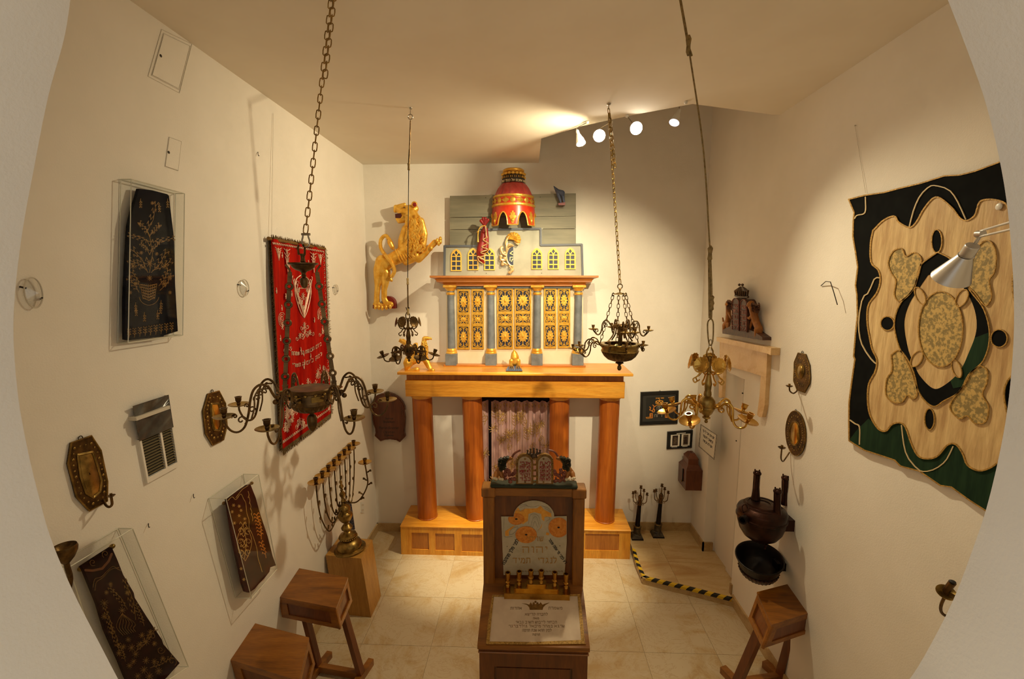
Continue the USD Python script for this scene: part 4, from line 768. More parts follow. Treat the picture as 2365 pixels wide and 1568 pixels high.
def deco3(c, P):
    L = []; W = []
    for k in range(7): L.append(smooth_line([O3(590,940), O3(545+k*28,1010+abs(k-2)*6), O3(540+k*26,1080), O3(600+k*20,1150-k*6)], 12))
    L += [smooth_line([O3(x, y) for x, y in ((310,690),(330,610),(390,590),(440,540),(500,490),(540,510),(580,530))], 30), smooth_line([O3(x, y) for x, y in ((330,720),(345,640),(400,600),(480,520),(560,500))], 20), spiral(O3(960,1290), 10, 1.3, 0, 14), spiral(O3(880,1160), 10, 1.3, 2, 14), spiral(O3(1070,1400), 11, 1.2, 1, 14, -1)]
    L += [spiral(O3(310,450), 9, 1.2, 1, 12), spiral(O3(430,370), 9, 1.2, 2, 12)]
    for x, y, r in ((420,840,9),(420,970,7),(640,740,6),(590,910,8),(680,1270,9),(760,1240,8),(820,1210,9),(720,1330,8),(600,1260,7),(860,1120,7),(780,1150,7),(650,1190,6),(900,1230,6),(560,1320,7),(820,1390,8),(660,1440,7),(480,660,5),(440,740,5),(700,1400,7),(900,1400,7),(980,1370,6),(800,1480,9),(850,1540,9),(740,1540,8),(940,1490,8)): flower(W, O3(x, y), r, 9)
    for a, b in (((500,1180),(430,900)),((560,1300),(480,1050)),((700,1320),(900,1100)),((720,1000),(620,640)),((800,1060),(720,860)),((640,900),(480,700)),((620,1400),(560,1240)),((860,1460),(1060,1360))): sprig(W, O3(*a), O3(*b), 4, 6)
    part(c, 'embroidery', MB().ribbon(L, .9, P, .0012, q=1), 'silver_thread' if 0 else 'gold_dark', smooth=False); part(c, 'flower_field', MB().ribbon(W, .95, P, .0012, q=1), 'gold_dark', smooth=False)
    part(c, 'band', MB().ribbon([[O3(x, y) for x, y in ((240,525),(310,530),(400,510),(460,440),(490,370))]], 5.5, P, .001), 'chestnut', smooth=False)
    rod(c, Plane('L', .02), O3(192, 512), O3(495, 298), 'brass_old')
case('acrylic_case', 'large clear acrylic case around the dark maroon mantle at the lower left edge', None, ((160,1310),(306,1221),(435,1540),(268,1650)), .06,
  [O3(*p) for p in ((205,490),(350,395),(490,305),(545,430),(600,570),(700,740),(710,790),(830,980),(970,1190),(985,1235),(1140,1415),(1010,1560),(900,1640),(780,1700),(650,1600),(560,1380),(430,1090),(360,850),(300,700),(230,530))], 'maroon_velvet', 'torah_mantle', 'dark maroon embroidered torah mantle hanging on a rod in the lower left case', None, deco3, .035)
# air vent with film taped over its upper half
vq = QP(quad((307.6,937.5),(389.5,911.4),(414.8,1076),(341.3,1116.6)), PL)
vt = thing('air_vent', 'slatted air vent half covered with crumpled grey film on the left wall', 'vent', vq(.5, .5))
part(vt, 'frame', MB().plate(unary_union([sbox(0,.44,.055,1),sbox(.955,0,1,1),sbox(0,.935,1,1),sbox(.60,.44,.655,.95)]), vq, .012), 'white', smooth=False)
part(vt, 'backing', MB().plate(sbox(.02,.02,.98,.98), vq, .002), 'vent_dark', smooth=False)
for i in range(14):
    v = .455+i*.036
    for u0, u1 in ((.055,.60),(.655,.955)): part(vt, 'slat', MB().hexa([vq(u0,v,.002),vq(u1,v,.002),vq(u1,v+.006,.002),vq(u0,v+.006,.002),vq(u0,v+.016,.010),vq(u1,v+.016,.010),vq(u1,v+.022,.010),vq(u0,v+.022,.010)]), 'slat', smooth=False)
fg = [[vq(u, v, .010+.020*meshkit.noise(np.array([u*2.0, v*14+u*4.5, 1.3]))) for u in np.linspace(-.01, 1.0, 26)] for v in np.linspace(0, .455, 40)]
part(vt, 'film', MB().slab(fg, (1,0,0), .001), 'plastic_film', smooth=80)
part(vt, 'tape_strip', MB().plate(sbox(.02,.15,.985,.195), vq, .033), 'rib', smooth=False)
# red velvet curtain on the wall
rq = QP(quad((627,550),(750,573),(764.5,954),(653,1037)), Plane('L', .03))
rc = thing('red_curtain', 'long red velvet curtain with silver embroidery and fringe on the left wall', 'curtain', rq(.5, 1))
def rfold(u, v): return .010*math.sin(u*2*math.pi*4+v*3)+.006*math.sin(u*15+v*7)
def rp(u, v, h=0.0): return rq(u, v, rfold(u, v)+h)
part(rc, 'cloth', MB().slab([[rp(u, v) for u in np.linspace(0,1,60)] for v in np.linspace(0,1,30)], (1,0,0), .004), 'red_velvet', smooth=80)
fr = MB(); rr = random.Random(5)
for i in range(110):
    u = i/109
    fr.tube([rp(u, 1.0), rp(u+.012*(rr.random()-.5), 1.018, .002), rp(u+.02*(rr.random()-.5), 1.032, -.004)], [.0028,.0024,.001], 4)
    fr.tube([rp(u, 0.0), rp(u+.03*(rr.random()-.5), -.008-.012*rr.random(), .008)], [.0028,.001], 4)
for i in range(150):
    v = i/149
    for u0, s_ in ((0,-1),(1,1)): fr.tube([rp(u0, v), rp(u0+s_*(.02+.02*rr.random()), v+.006, -.012), rp(u0+s_*(.035+.035*rr.random()) , v+.014*rr.random(), -.022)], [.0026,.002,.001], 4)
part(rc, 'fringe', fr, 'fringe', smooth=False, kind='stuff')
part(rc, 'lining', MB().slab([[rq(u, v, -.018) for u in (-.06,.2,1.01)] for v in (0,.5,1.0)], (1,0,0), .002), 'fringe', smooth=False)
part(rc, 'rod', MB().tube([rq(-.06, .004, -.004), rq(1.0, .004, -.004)], .011, 10), 'gold_dark')
part(rc, 'hanging_wire', MB().tube([PL(631, 262, .006), rq(.0, .0, -.012)], .0012, 4), 'rib')
em = MB()
RW = lambda line, r=.0021, n=12: wire_uv(em, line, rp, r, n, 4, .003)
def uspi(c, r, turns, a0, flip, asp=1.9): return [(c[0]+(x)*asp, c[1]+y) for x, y in spiral((0,0), r, turns, a0, 12, flip)]
def uflower(c, r, n=6, asp=1.9):
    for i in range(n): a = i*2*math.pi/n; RW([c, (c[0]+asp*r*math.cos(a)*.6, c[1]+r*math.sin(a)*.6), (c[0]+asp*r*math.cos(a+.3), c[1]+r*math.sin(a+.3))], .0022, 5)
def shape(pts, r=.002): RW(pts, r, 3*len(pts))
for i in range(30): u = .03+.94*i/29; RW([(u-.012,.018),(u,.028),(u+.012,.018)], .0026, 5)
for cx, w, l in ((.12,.06,.05),(.28,.06,.10),(.78,.06,.09),(.91,.05,.05)):
    for k in range(4): RW([(cx-w*(1-k*.22),.04+k*l*.2),(cx,.05+k*l*.3),(cx+w*(1-k*.22),.04+k*l*.2)], .003, 8)
    RW([(cx,.04),(cx,.04+l*1.25)], .003); uflower((cx,.055), .012)
# the big vase ornament and flowers
for s_ in (-1, 1):
    for k in range(5): RW([(.55,.37+k*.006),(.55+s_*(.05+.02*k),.31-k*.012),(.55+s_*(.09+.024*k),.27-k*.02),(.55+s_*(.06+.03*k),.235-k*.015)], .0028, 12)
    RW([(.55,.40),(.55+s_*.07,.36),(.55+s_*.15,.27),(.55+s_*.13,.20),(.55+s_*.05,.175),(.55,.17)], .0042, 24); shape(uspi((.55+s_*.10,.215), .016, 1.2, 0, s_)); shape(uspi((.55+s_*.06,.30), .018, 1.2, 2, -s_))
for v in (.19,.215,.24): RW([(.50,v),(.60,v)], .003, 4); 
for u, v, r in ((.55,.285,.022),(.47,.25,.014),(.63,.25,.014),(.55,.345,.014),(.52,.315,.012),(.60,.315,.012)): uflower((u, v), r, 8)
for u, v in ((.12,.39),(.88,.39)):
    for k in range(3): shape(arc((u, v), .07-.02*k, .034-.009*k, 40, 320, 12)); 
    shape(uspi((u, v), .02, 1.6, 1, 1)); uflower((u, v+.035), .016)
for u, v, r in ((.55,.475,.03),(.55,.44,.018),(.45,.49,.016),(.65,.485,.016),(.2,.53,.02),(.9,.50,.014)):
    uflower((u, v), r, 8); shape(uspi((u-.06,v+.01), .014, 1.2, 0, 1)); shape(uspi((u+.06,v+.01), .014, 1.2, 3, -1))
rr = random.Random(11)
for i in range(26): u, v = rr.random()*.92+.04, rr.random()*.9+.06; RW([(u,v-.014),(u+.006,v),(u,v+.014)], .0034, 6); em.ball(rp(u, v+.004, .003), .006, (.6,1,1), 1)
for i in range(30):
    u = .04+.92*rr.random(); v = .67+.14*(1-u)+.10*rr.random(); uflower((u, v), .012+.014*rr.random(), 7); shape(uspi((u+.03, v+.012), .016, 1.3, rr.random()*6, 1 if i%2 else -1))
for i in range(22): u = .05+.9*rr.random(); v = .83+.14*rr.random(); uflower((u, v), .010+.012*rr.random(), 7); shape(uspi((u-.03, v), .015, 1.3, rr.random()*6, 1 if i%2 else -1))
for i in range(30): u = .02+.96*i/29; RW([(u-.012,.975),(u,.962),(u+.012,.975)], .0026, 5)
for i in range(40): v = .02+.95*i/39; RW([(.97,v),(.985,v+.008),(.97,v+.016)], .0022, 5)
part(rc, 'embroidery', em, 'silver_thread', smooth=False)
tx = MB()
for t, v0, bow in (('ביום הכנסת הז שמחת', .575, .03), ('לפק ביום ה תשרי', .635, .03)):
    st, w = heb(t, (0,0), (1,0), (0,1)); k = .60/w
    for l in st: tx.tube([rp(.86+x*k, v0-y*.018+bow*math.sin(math.pi*(-x/w))*.6+.0, .004) for x, y in l], .0030, 4)
part(rc, 'lettering', tx, 'silver_thread', smooth=False)
# brass sconces
def sconce(label, P, outline, inner, bright, edge_r=.003, boss=26, bossr=2.6, hook=None, arm=None, dark='brass_dark'):
    c0 = np.mean(outline, axis=0); t = thing('brass_sconce', label, 'sconce', P(*c0)); o, i_ = Polygon(outline), Polygon(inner)
    part(t, 'back_plate', MB().plate(o, P, .006, .002), dark, smooth=False)
    m = MB()
    for g, h, r in ((o.buffer(-.6), .008, edge_r), (i_.buffer(2.6), .009, edge_r*.8), (i_.buffer(.4), .009, edge_r*1.1)):
        m.tube([P(x, y, h) for x, y in g.simplify(.2).exterior.coords[:-1]], r, 6, closed=True)
    mid = Polygon([( (a[0]*.55+b[0]*.45), (a[1]*.55+b[1]*.45)) for a, b in ((o.exterior.interpolate(k/60, True).coords[0], i_.exterior.interpolate(i_.exterior.project(Point(o.exterior.interpolate(k/60, True)), True), True).coords[0]) for k in range(60))])
    s = np.linalg.norm(P(c0[0], c0[1]+1)-P(*c0))
    for k in range(boss):
        p = mid.exterior.interpolate(k/boss, True); m.ball(P(p.x, p.y, .008), s*bossr*(1.35 if k % 3 == 0 else .9), (.6,1,1), 1)
        for q_ in (o.buffer(-2.6), i_.buffer(1.4)): p = q_.exterior.interpolate((k+.5)/boss, True); m.ball(P(p.x, p.y, .008), s*.9, (.7,1,1), 1)
    part(t, 'embossed_border', m, 'brass_old')
    n = MB(); rings = [[P(*(np.array(i_.centroid.coords[0])*(1-v)+np.array(p)*v), .008+.010*(1-v*v)) for p in list(i_.exterior.coords)] for v in (1,.8,.55,.3,.05)]
    part(t, 'centre_panel', n.grid(rings), bright, smooth=60)
    if hook: part(t, 'hook', MB().torus(P(*hook, .004), .008, .0016, (1,0,0), 12, 5), 'wire')
    if arm:
        pts, cup = arm; pp = smooth_line([P(x, y, h) for x, y, h in pts], 22); part(t, 'arm', MB().tube(pp, .0042, 7), 'bronze')
        e = pp[-1]; kk = cup*s; d = part(t, 'drip_pan', MB().lathe([(0,0),(2.2*kk,.1*kk),(3.4*kk,1.2*kk),(3.3*kk,1.35*kk),(1.6*kk,.7*kk),(0,.6*kk)], e, k=20), 'bronze')
        part(d, 'candle_cup', MB().lathe([(.5*kk,.5*kk),(1.0*kk,1.4*kk),(1.0*kk,2.6*kk),(1.3*kk,3.2*kk),(.8*kk,3.2*kk),(.7*kk,1.6*kk),(0,1.5*kk)], e, k=14), 'brass_old')
    return t
S1 = lambda x, y: (120+x/4.612, 980+y/4.612)
sconce('octagonal embossed brass sconce beside the air vent on the left wall', PL, [S1(*p) for p in ((205,195),(420,118),(522,275),(593,610),(590,820),(400,925),(262,775),(170,420))], [S1(*p) for p in ((280,330),(430,300),(472,420),(522,600),(508,715),(440,770),(370,730),(312,560))], 'brass_old', hook=S1(303,148), arm=((( *S1(545,800),.006),(*S1(575,860),.03),(*S1(610,880),.055),(*S1(640,850),.06),(*S1(632,770),.06)), 2.4))
S2 = lambda x, y: (450+x/7.84, 860+y/7.84)
sconce('octagonal embossed brass sconce left of the red curtain behind the big chandelier', PL, [S2(*p) for p in ((240,385),(440,330),(560,560),(590,970),(525,1225),(325,1325),(195,1110),(150,700))], [S2(*p) for p in ((310,580),(420,570),(465,720),(462,960),(430,1040),(350,1030),(310,850),(300,640))], 'brass', hook=S2(312,342))
# the sconce half hidden by the edge of the opening
sc = thing('brass_sconce', 'dark brass candle sconce half hidden behind the left edge of the opening', 'sconce', PL(140,1330))
b0 = PL(150, 1274, .07)
part(sc, 'bowl', MB().lathe([(0,-.042),(.008,-.040),(.022,-.022),(.031,-.002),(.033,.012),(.030,.020),(.028,.012),(0,-.03)], b0, k=24), 'brass_dark')
part(sc, 'arm', MB().tube(smooth_line([b0-np.array([0,0,.04]), PL(156,1312,.068), PL(162,1335,.06), PL(158,1362,.05), PL(146,1385,.03), PL(132,1390,.002)], 24), .0075, 8), 'brass_dark')
part(sc, 'wall_plate', MB().plate(Point(130,1390).buffer(16), PL, .006), 'brass_dark')
# small fittings
so = thing('wall_socket', 'white wall socket low in the corner behind the menorah', 'socket', PL(838,1172))
part(so, 'plate', MB().plate(sbox(834.5,1160,841.5,1184), PL, .008), 'white_plastic', smooth=False); part(so, 'insert', MB().plate(unary_union([Point(838,1166).buffer(2.4), Point(838,1178).buffer(2.4)]), PL, .0095), 'rib', smooth=False)
nb = thing('wall_plaque', 'narrow dark blue patterned plaque on the left wall behind the menorah stem', 'plaque', PL(813,1195))
part(nb, 'board', MB().plate(Polygon([(804,1160),(811,1158),(820,1222),(813,1226)]), PL, .012), 'navy', smooth=False); part(nb, 'pattern', MB().ribbon([[(806+k*.9,1166+k*6),(811.5+k*.9,1163+k*6)] for k in range(10)], .8, PL, .0135, q=1), 'grey_trim', smooth=False)
for x, y, lb in ((596,356,'small wire hook in the left wall above the clear cone'),(447,1146,'small wire hook in the left wall above the wine-red mantle case'),(343,1214,'small wire hook in the left wall above the large lower acrylic case')):
    single('wall_hook', MB().tube(smooth_line([PL(x,y-5,.001),PL(x,y,.010),PL(x+1,y+4,.012),PL(x+3,y+3,.018)], 10), .0016, 5), 'wire', lb, 'hook')
# pedestal and menorah
b1, b2 = onZ(857,1426,0), onZ(880,1376,0); zt = onY(834.5,1290,b1[1])[2]
t1, t2, t3, t4 = (onZ(*p, zt) for p in ((752,1282),(834.5,1290),(860,1246),(784,1239)))
ped = thing('pedestal', 'plain square tan wooden pedestal under the brass menorah', 'pedestal', (b1+b2)/2)
bl_, bb_ = b1+(t1-t2), b2+(t4-t3)
part(ped, 'body', MB().hexa([bl_, b1, b2, bb_, t1-[0,0,.012], t2-[0,0,.012], t3-[0,0,.012], t4-[0,0,.012]]), 'pedestal', smooth=False)
part(ped, 'top', MB().hexa([t1-[0,0,.012], t2-[0,0,.012], t3-[0,0,.012], t4-[0,0,.012], t1, t2, t3, t4]), 'pedestal', smooth=False)
men = thing('menorah', 'tall brass menorah with eight drip pans and a side arm on the tan pedestal', 'menorah', onZ(808, 1266, zt))
m0 = onZ(808, 1267, zt); ym = m0[1]; mt = onY(786, 1108, ym); axm = mt-m0; hm = np.linalg.norm(axm); axm /= hm; pxm = hm/159.0
pr = [(0,0),(34,0),(34,2),(31,4),(26,5),(26.5,10),(24,18),(17,24),(13,25),(12,27),(17,29),(18.5,33),(17,38),(10,41),(7,45),(7,47),(11.5,51),(12,55),(8,61),(5,63),(5,66),(9,69),(13,75),(16,83),(15,88),(10,92),(9,95),(13,97),(13,103),(10,109),(5,112),(4,116),(5.5,119),(4,122),(2.5,126),(6,133),(6.4,137),(4,141),(2,143),(3.4,146),(2,149),(5,154),(4,158),(1.6,160),(3.2,165),(2.4,169),(0,171)]
pk = zip(pr, ('m',)*len(pr)); part(men, 'stem', MB().lathe([(r*pxm, z*pxm*.93) for r, z in pr], m0, axm, k=32), 'brass_old')
bd = MB(); 
for i in range(26): a = i*2*math.pi/26; bd.ball(m0+axm*31*pxm*.93+18.6*pxm*np.array([math.cos(a), math.sin(a), 0]), 1.7*pxm, sub=1)
part(men, 'bead_ring', bd, 'brass_old')
node = m0+axm*104*pxm; zr = onY(772, 1074, ym)[2]
pA, pB = onZ(730, 1119, zr), onZ(817, 1030, zr)
def pan(parent, p, s, cupz=1.0):
    d = part(parent, 'drip_pan', MB().lathe([(0,0),(.010*s,.001*s),(.030*s,.006*s),(.046*s,.015*s),(.046*s,.017*s),(.028*s,.011*s),(0,.008*s)], p, k=24), 'brass')
    part(d, 'candle_cup', MB().lathe([(.007*s,.008*s),(.011*s,.014*s),(.009*s,.022*s),(.013*s,.034*s),(.015*s,.042*s),(.010*s,.042*s),(.008*s,.030*s),(0,.026*s)], p, k=14), 'brass_dark')
for i in range(8):
    p = pA+(pB-pA)*i/7; side = -1 if i < 4 else 1; k = abs(i-3.5)
    d = p-node; d[2] = 0; dip = .02+.028*(k-.5)
    path = [node, node+d*.35-np.array([0,0,dip*.7]), node+d*.62-np.array([0,0,dip]), node+d*.86+np.array([0,0,.02]), node+d*.97+np.array([0,0,.5*(p[2]-node[2])]), p]
    pth = smooth_line(path, 30); part(men, 'arm', MB().tube(pth, .0048, 7), 'brass_dark')
    lf = MB()
    for q in (8, 13, 18, 23):
        c = pth[q]; s_ = 1 if q % 2 else -1; lf.tube(smooth_line([c, c+np.array([0,s_*.014,.010]), c+np.array([0,s_*.020,.026]), c+np.array([0,s_*.012,.030])], 8), [.003,.0045,.006,.0065,.006,.005,.004,.003], 5)
    part(men, 'leaf', lf, 'brass_dark'); pan(men, p, 1.18)
ps = onY(843, 1072, ym-.02)
pth = smooth_line([node, onY(800,1160,ym-.02), onY(822,1160,ym-.02), onY(838,1144,ym-.02), onY(849,1118,ym-.02), onY(847,1095,ym-.02), ps], 30)
part(men, 'side_arm', MB().tube(pth, .0052, 7), 'brass_dark'); lf = MB()
for q, s_ in ((8,-1),(12,1),(15,-1),(19,1),(21,-1),(25,1)):
    c = pth[q]; lf.tube(smooth_line([c, c+np.array([s_*.018,0,.008]), c+np.array([s_*.030,0,.020]), c+np.array([s_*.034,0,.008])], 8), [.004,.005,.006,.006,.006,.007,.006,.004], 5)
part(men, 'leaf', lf, 'brass_dark'); pan(men, ps, 1.08)

# ---------------------------------------------------------------- hanging chandeliers
def facing(at):
    v = np.array([at[0], at[1], 0.0]); v /= np.linalg.norm(v); return v, np.array([v[1], -v[0], 0.0])
def chain(t, a, b, link, r, w, mat='chain', name='link', k=6):
    a, b = np.array(a, float), np.array(b, float); L = np.linalg.norm(b-a); d = (b-a)/L; n = max(2, int(round(L/link))); pitch = L/n
    s0 = np.cross(d, [0,1,0]); s0 /= np.linalg.norm(s0); s1 = np.cross(d, s0); ln = pitch/2+r*1.05
    for i in range(n):
        c = a+d*pitch*(i+.5); s = (s0*.92+s1*.39) if i % 2 == 0 else (s1*.92-s0*.39); pts = []
        for q in range(12):
            th = q*math.pi/6; x, y = math.cos(th), math.sin(th); pts.append(c+s*w*x+d*(np.sign(y)*(ln-w)+w*y if abs(y) > .1 else 0))
        part(t, name, MB().tube(pts, r, k, closed=True), mat)
def pan2(t, c, R, tilt=(0,0,1), mat='brass_old', cup='brass_dark'):
    d = part(t, 'drip_pan', MB().lathe([(0,-.05*R),(.35*R,-.02*R),(.8*R,.10*R),(1.0*R,.22*R),(1.0*R,.26*R),(.7*R,.14*R),(.3*R,.04*R),(0,.04*R)], c, tilt, k=22), mat)
    part(d, 'candle_cup', MB().lathe([(.13*R,.03*R),(.20*R,.25*R),(.16*R,.40*R),(.28*R,.60*R),(.30*R,.9*R),(.36*R,1.02*R),(.24*R,1.02*R),(.20*R,.7*R),(0,.6*R)], c, tilt, k=14), cup)
# -- the big one, left in front
YA1 = 1.66; sA = YA1/FOC*1.0; XA = onY(711, 800, YA1)[0]
def za(q): return onY(711, q, YA1)[2]
A = thing('chandelier', 'big dark bronze chandelier with scrolled arms on a long link chain, left foreground', 'chandelier', (XA, YA1, za(996)))
def LA(prof, name, mat, **kw): return part(A, name, MB().lathe([(r*sA, za(q)) for r, q in prof], (XA, YA1, 0), k=kw.pop('k', 32), **kw), mat)
bowl = LA([(0,898),(40,897),(47,895),(49,898),(48,903),(45,905),(45,922),(47,925),(49,929),(44,931)], 'bowl_band', 'bronze')
flt = lambda n, d: (lambda th, z: 1-d*np.abs(np.sin(th*n/2))**4)
LA([(46,929),(45,934),(40,941),(30,947),(14,951),(5,953),(5,957)], 'fluted_bowl', 'brass_dark', k=80, flute=lambda th, z: 1-.09*np.abs(np.cos(th*10))**5)
LA([(5,956),(9,959),(12,966),(12,976),(10,986),(6,993),(0,997)], 'finial', 'brass_dark', k=24, flute=lambda th, z: 1-.06*np.abs(np.cos(th*6+z*400)))
for i in range(6):
    a = i*math.pi/3+.25; d = np.array([math.cos(a), math.sin(a), 0])
    part(bowl, 'panel', MB().hull([np.array([XA, YA1, za(q)])+d*(45.4*sA+o)+np.array([-d[1], d[0], 0])*s*14*sA for q in (908,920) for s in (-1,1) for o in (0,.003)]), 'brass_old', smooth=False)
vA, eA = facing((XA, YA1)); angs = [8,-26,-70,-110,206,172,118,62]
for i in range(14): part(bowl, 'rim_knob', MB().ball(np.array([XA, YA1, za(905)])+48.5*sA*np.array([math.cos(i*math.pi/7), math.sin(i*math.pi/7), 0]), 4.2*sA, (1,1,.9), 1), 'brass_old')
for a in angs:
    th = math.radians(a); d = math.cos(th)*eA-math.sin(th)*vA; O = np.array([XA, YA1, 0]); P = lambda r, q: O+d*r*sA+np.array([0,0,za(q)])
    prof = [(47,912),(72,910),(80,900),(88,884),(103,876),(118,886),(126,908),(131,935),(140,962),(154,972),(168,966),(177,950),(178,940)]
    pp = smooth_line([P(*q) for q in prof], 44); arm = part(A, 'arm', MB().tube(pp, np.linspace(3.0, 2.2, 44)*sA, 8), 'bronze')
    sc_ = MB()
    for ctr, rr_, a0, fl in (((104,893),9,-1.6,1),((112,905),8,.5,-1),((146,948),11,2.2,1),((158,938),6,.4,-1)):
        sc_.tube([P(*q) for q in spiral(ctr, rr_, 1.1, a0, 16, fl)], 1.7*sA, 6)
    sc_.ball(P(76,918), 6*sA).ball(P(70,909), 5.5*sA).ball(P(66,915), 4.5*sA)
    sc_.tube([P(*q) for q in smooth_line([(92,886),(108,888),(117,902),(119,925),(127,950)], 16)], 1.8*sA, 6)
    part(arm, 'scroll', sc_, 'bronze'); pan2(A, P(178,939), 23*sA, mat='brass_old', cup='bronze')
top = LA([(0,606),(33,607),(33,610),(27,612),(24,618),(18,623),(8,627),(5,630),(4,634),(6,636),(4,640),(8,643),(9,650),(8,658),(5,664),(0,666)], 'top_plate', 'bronze')
LA([(3,608),(6,604),(4.5,598),(4.5,592),(7,588),(7,586),(0,586)], 'stem', 'brass_dark', k=16)
for s in (-1, 1):
    x = XA-4.5*sA
    part(A, 'yoke', MB().tube([(XA+s*7*sA-2*sA, YA1, za(588)), (XA+s*8*sA-2*sA, YA1, za(572)), (XA+s*5*sA-3*sA, YA1, za(565))], 2.6*sA, 6), 'brass_dark')
for th in (math.radians(6), math.radians(174)):
    d = math.cos(th)*eA-math.sin(th)*vA; a = np.array([XA, YA1, za(616)])+d*29*sA; b = np.array([XA, YA1, za(894)])+d*55*sA; n = 13
    part(A, 'hook', MB().tube(smooth_line([a+d*8*sA+np.array([0,0,4*sA]), a+d*5*sA, a+np.array([0,0,-8*sA]), a+np.array([0,0,-14*sA])], 10), 2.2*sA, 6), 'bronze')
    a = a+np.array([0,0,-14*sA]); u = (b-a)/np.linalg.norm(b-a); s_ = np.cross(u, vA); s_ /= np.linalg.norm(s_)
    for i in range(n):
        c0, c1 = a+(b-a)*i/n, a+(b-a)*(i+1)/n; m_ = (c0+c1)/2
        if i % 2 == 0: part(A, 'chain_plate', MB().hull([c+s_*q*4.6*sA+vA*o for c in (c0-u*2*sA, c1+u*2*sA) for q in (-1, 1) for o in (-.0015, .0015)]), 'bronze', smooth=False)
        else: part(A, 'chain_ring', MB().torus(m_, 6.4*sA, 2.9*sA, vA, 14, 6), 'bronze')
ctop = onZ(766, -16, ZC); csh = onY(705.5, 541, YA1)
part(A, 'shackle', MB().tube(smooth_line([csh+np.array([-6*sA,0,0]), csh+np.array([-6.5*sA,0,-6*sA]), csh+np.array([-9*sA,0,-16*sA]), csh+np.array([-6*sA,0,-26*sA]), csh+np.array([0,0,-29*sA]), csh+np.array([6*sA,0,-26*sA]), csh+np.array([9*sA,0,-16*sA]), csh+np.array([6.5*sA,0,-6*sA]), csh+np.array([6*sA,0,0])], 30), 2*sA, 7).tube([csh+np.array([-9*sA,0,0]), csh+np.array([11*sA,0,0])], 2.8*sA, 8), 'steel')
chain(A, csh+np.array([0,0,3*sA]), ctop, 19.5*sA, 1.35*sA, 5.0*sA)
cb = csh+(ctop-csh)*.615; cb2 = cb+np.array([11*sA, -.01, 10*sA])
chain(A, cb2, ctop+np.array([10*sA,-.01,-.005]), 19.5*sA, 1.35*sA, 5.0*sA)
part(A, 'ceiling_hook', MB().lathe([(.004,0),(.004,-.02),(.022,-.012),(.024,0)], ctop+np.array([0,0,.0]), k=16).tube([ctop, ctop-np.array([0,0,.02])], .004, 6), 'steel')

# -- brass chandeliers with a crown of reflectors
def reflector_chandelier(label, x0, q0, y0, k, mats, arm_a, ref_a, top, wires, sx=1.0):
    """k: size of a picture pixel at the hub; q0: row of the hub."""
    c = onY(x0, q0, y0); v_, e_ = facing(c); t = thing('chandelier', label, 'chandelier', c-np.array([0,0,46*k]))
    Lm, Dm, Pm_ = mats
    part(t, 'hub', MB().lathe([(0,-46),(3,-45),(4.5,-41),(2.5,-38),(5,-35),(9,-33),(9,-30),(6,-28),(12,-22),(17,-12),(17.5,-9),(19,-8),(19,-5),(17.5,-4),(18.5,4),(17,12),(12,18),(8,21)], (0,0,0), k=28) if 0 else MB().lathe([(r*k, z*k) for r, z in [(0,-46),(3,-45),(4.5,-41),(2.5,-38),(5,-35),(9,-33),(9,-30),(6,-28),(12,-22),(17,-12),(17.5,-9),(19,-8),(19,-5),(17.5,-4),(18.5,4),(17,12),(12,18),(8,21)]], c, k=28), Dm)
    part(t, 'stem', MB().lathe([(r*k, z*k) for r, z in [(8,20),(9,24),(8.5,30),(7,34),(8,46),(9,50),(7.5,56),(6,66),(5,72),(8,76),(8,80),(5,84),(4,100),(5,110),(3,116)]], c, k=20), Dm)
    yk = MB()
    for s in (-1, 1): yk.tube(smooth_line([c+np.array([0,0,108*k]), c+np.array([s*6*k,0,116*k]), c+np.array([s*7*k,0,128*k]), c+np.array([s*2*k,0,138*k])], 12), 1.8*k, 6)
    part(t, 'yoke', yk, Dm)
    for a in arm_a:
        th = math.radians(a); d = math.cos(th)*e_-math.sin(th)*v_; P = lambda r, z: c+d*r*k+np.array([0,0,z*k])
        pp = smooth_line([P(*q) for q in ((18,-4),(30,0),(38,8),(48,12),(57,4),(59,-12),(60,-26),(66,-38),(76,-41),(86,-36),(90,-26))], 34)
        ar = part(t, 'arm', MB().tube(pp, np.linspace(3.0, 2.2, 34)*k, 7), Lm)
        part(ar, 'scroll', MB().tube([P(*q) for q in spiral((34,-6), 10, 1.25, 1.5, 18, 1)], 1.9*k, 6).tube([P(*q) for q in smooth_line([(38,8),(50,2),(52,-16),(58,-30)], 12)], 1.6*k, 6), Lm)
        tl = d*.35+np.array([0,0,1.0]); tl /= np.linalg.norm(tl); pan2(t, P(90,-24), 23*k, tl, Pm_, Lm)
    for a in ref_a:
        th = math.radians(a); d = math.cos(th)*e_-math.sin(th)*v_; P = lambda r, z: c+d*r*k+np.array([0,0,z*k])
        n = d*.86+np.array([0,0,-.5 if False else .18]); n /= np.linalg.norm(n); cc = P(40,102)
        rf = part(t, 'reflector', MB().lathe([(0,-1.2*k),(9*k,-.8*k),(12*k,1.0*k),(13.5*k,1.2*k),(17*k,2.2*k),(17*k,3.2*k),(13*k,2.2*k),(11.5*k,2.0*k),(8.5*k,.2*k),(0,-.2*k)], cc, n, k=48, flute=lambda th_, z: 1+.05*np.cos(th_*12)*(z > 1.1*k)), Pm_)
        part(t, 'reflector_arm', MB().tube(smooth_line([P(6,80), P(18,76), P(26,66), P(34,60), P(30,52), P(24,56)], 18), 1.7*k, 6).tube(smooth_line([P(18,76), P(28,80), P(34,90), cc-d*3*k], 12), 1.9*k, 6), Lm)
    return t, c
YB1 = 2.84; kB = YB1/FOC*.64
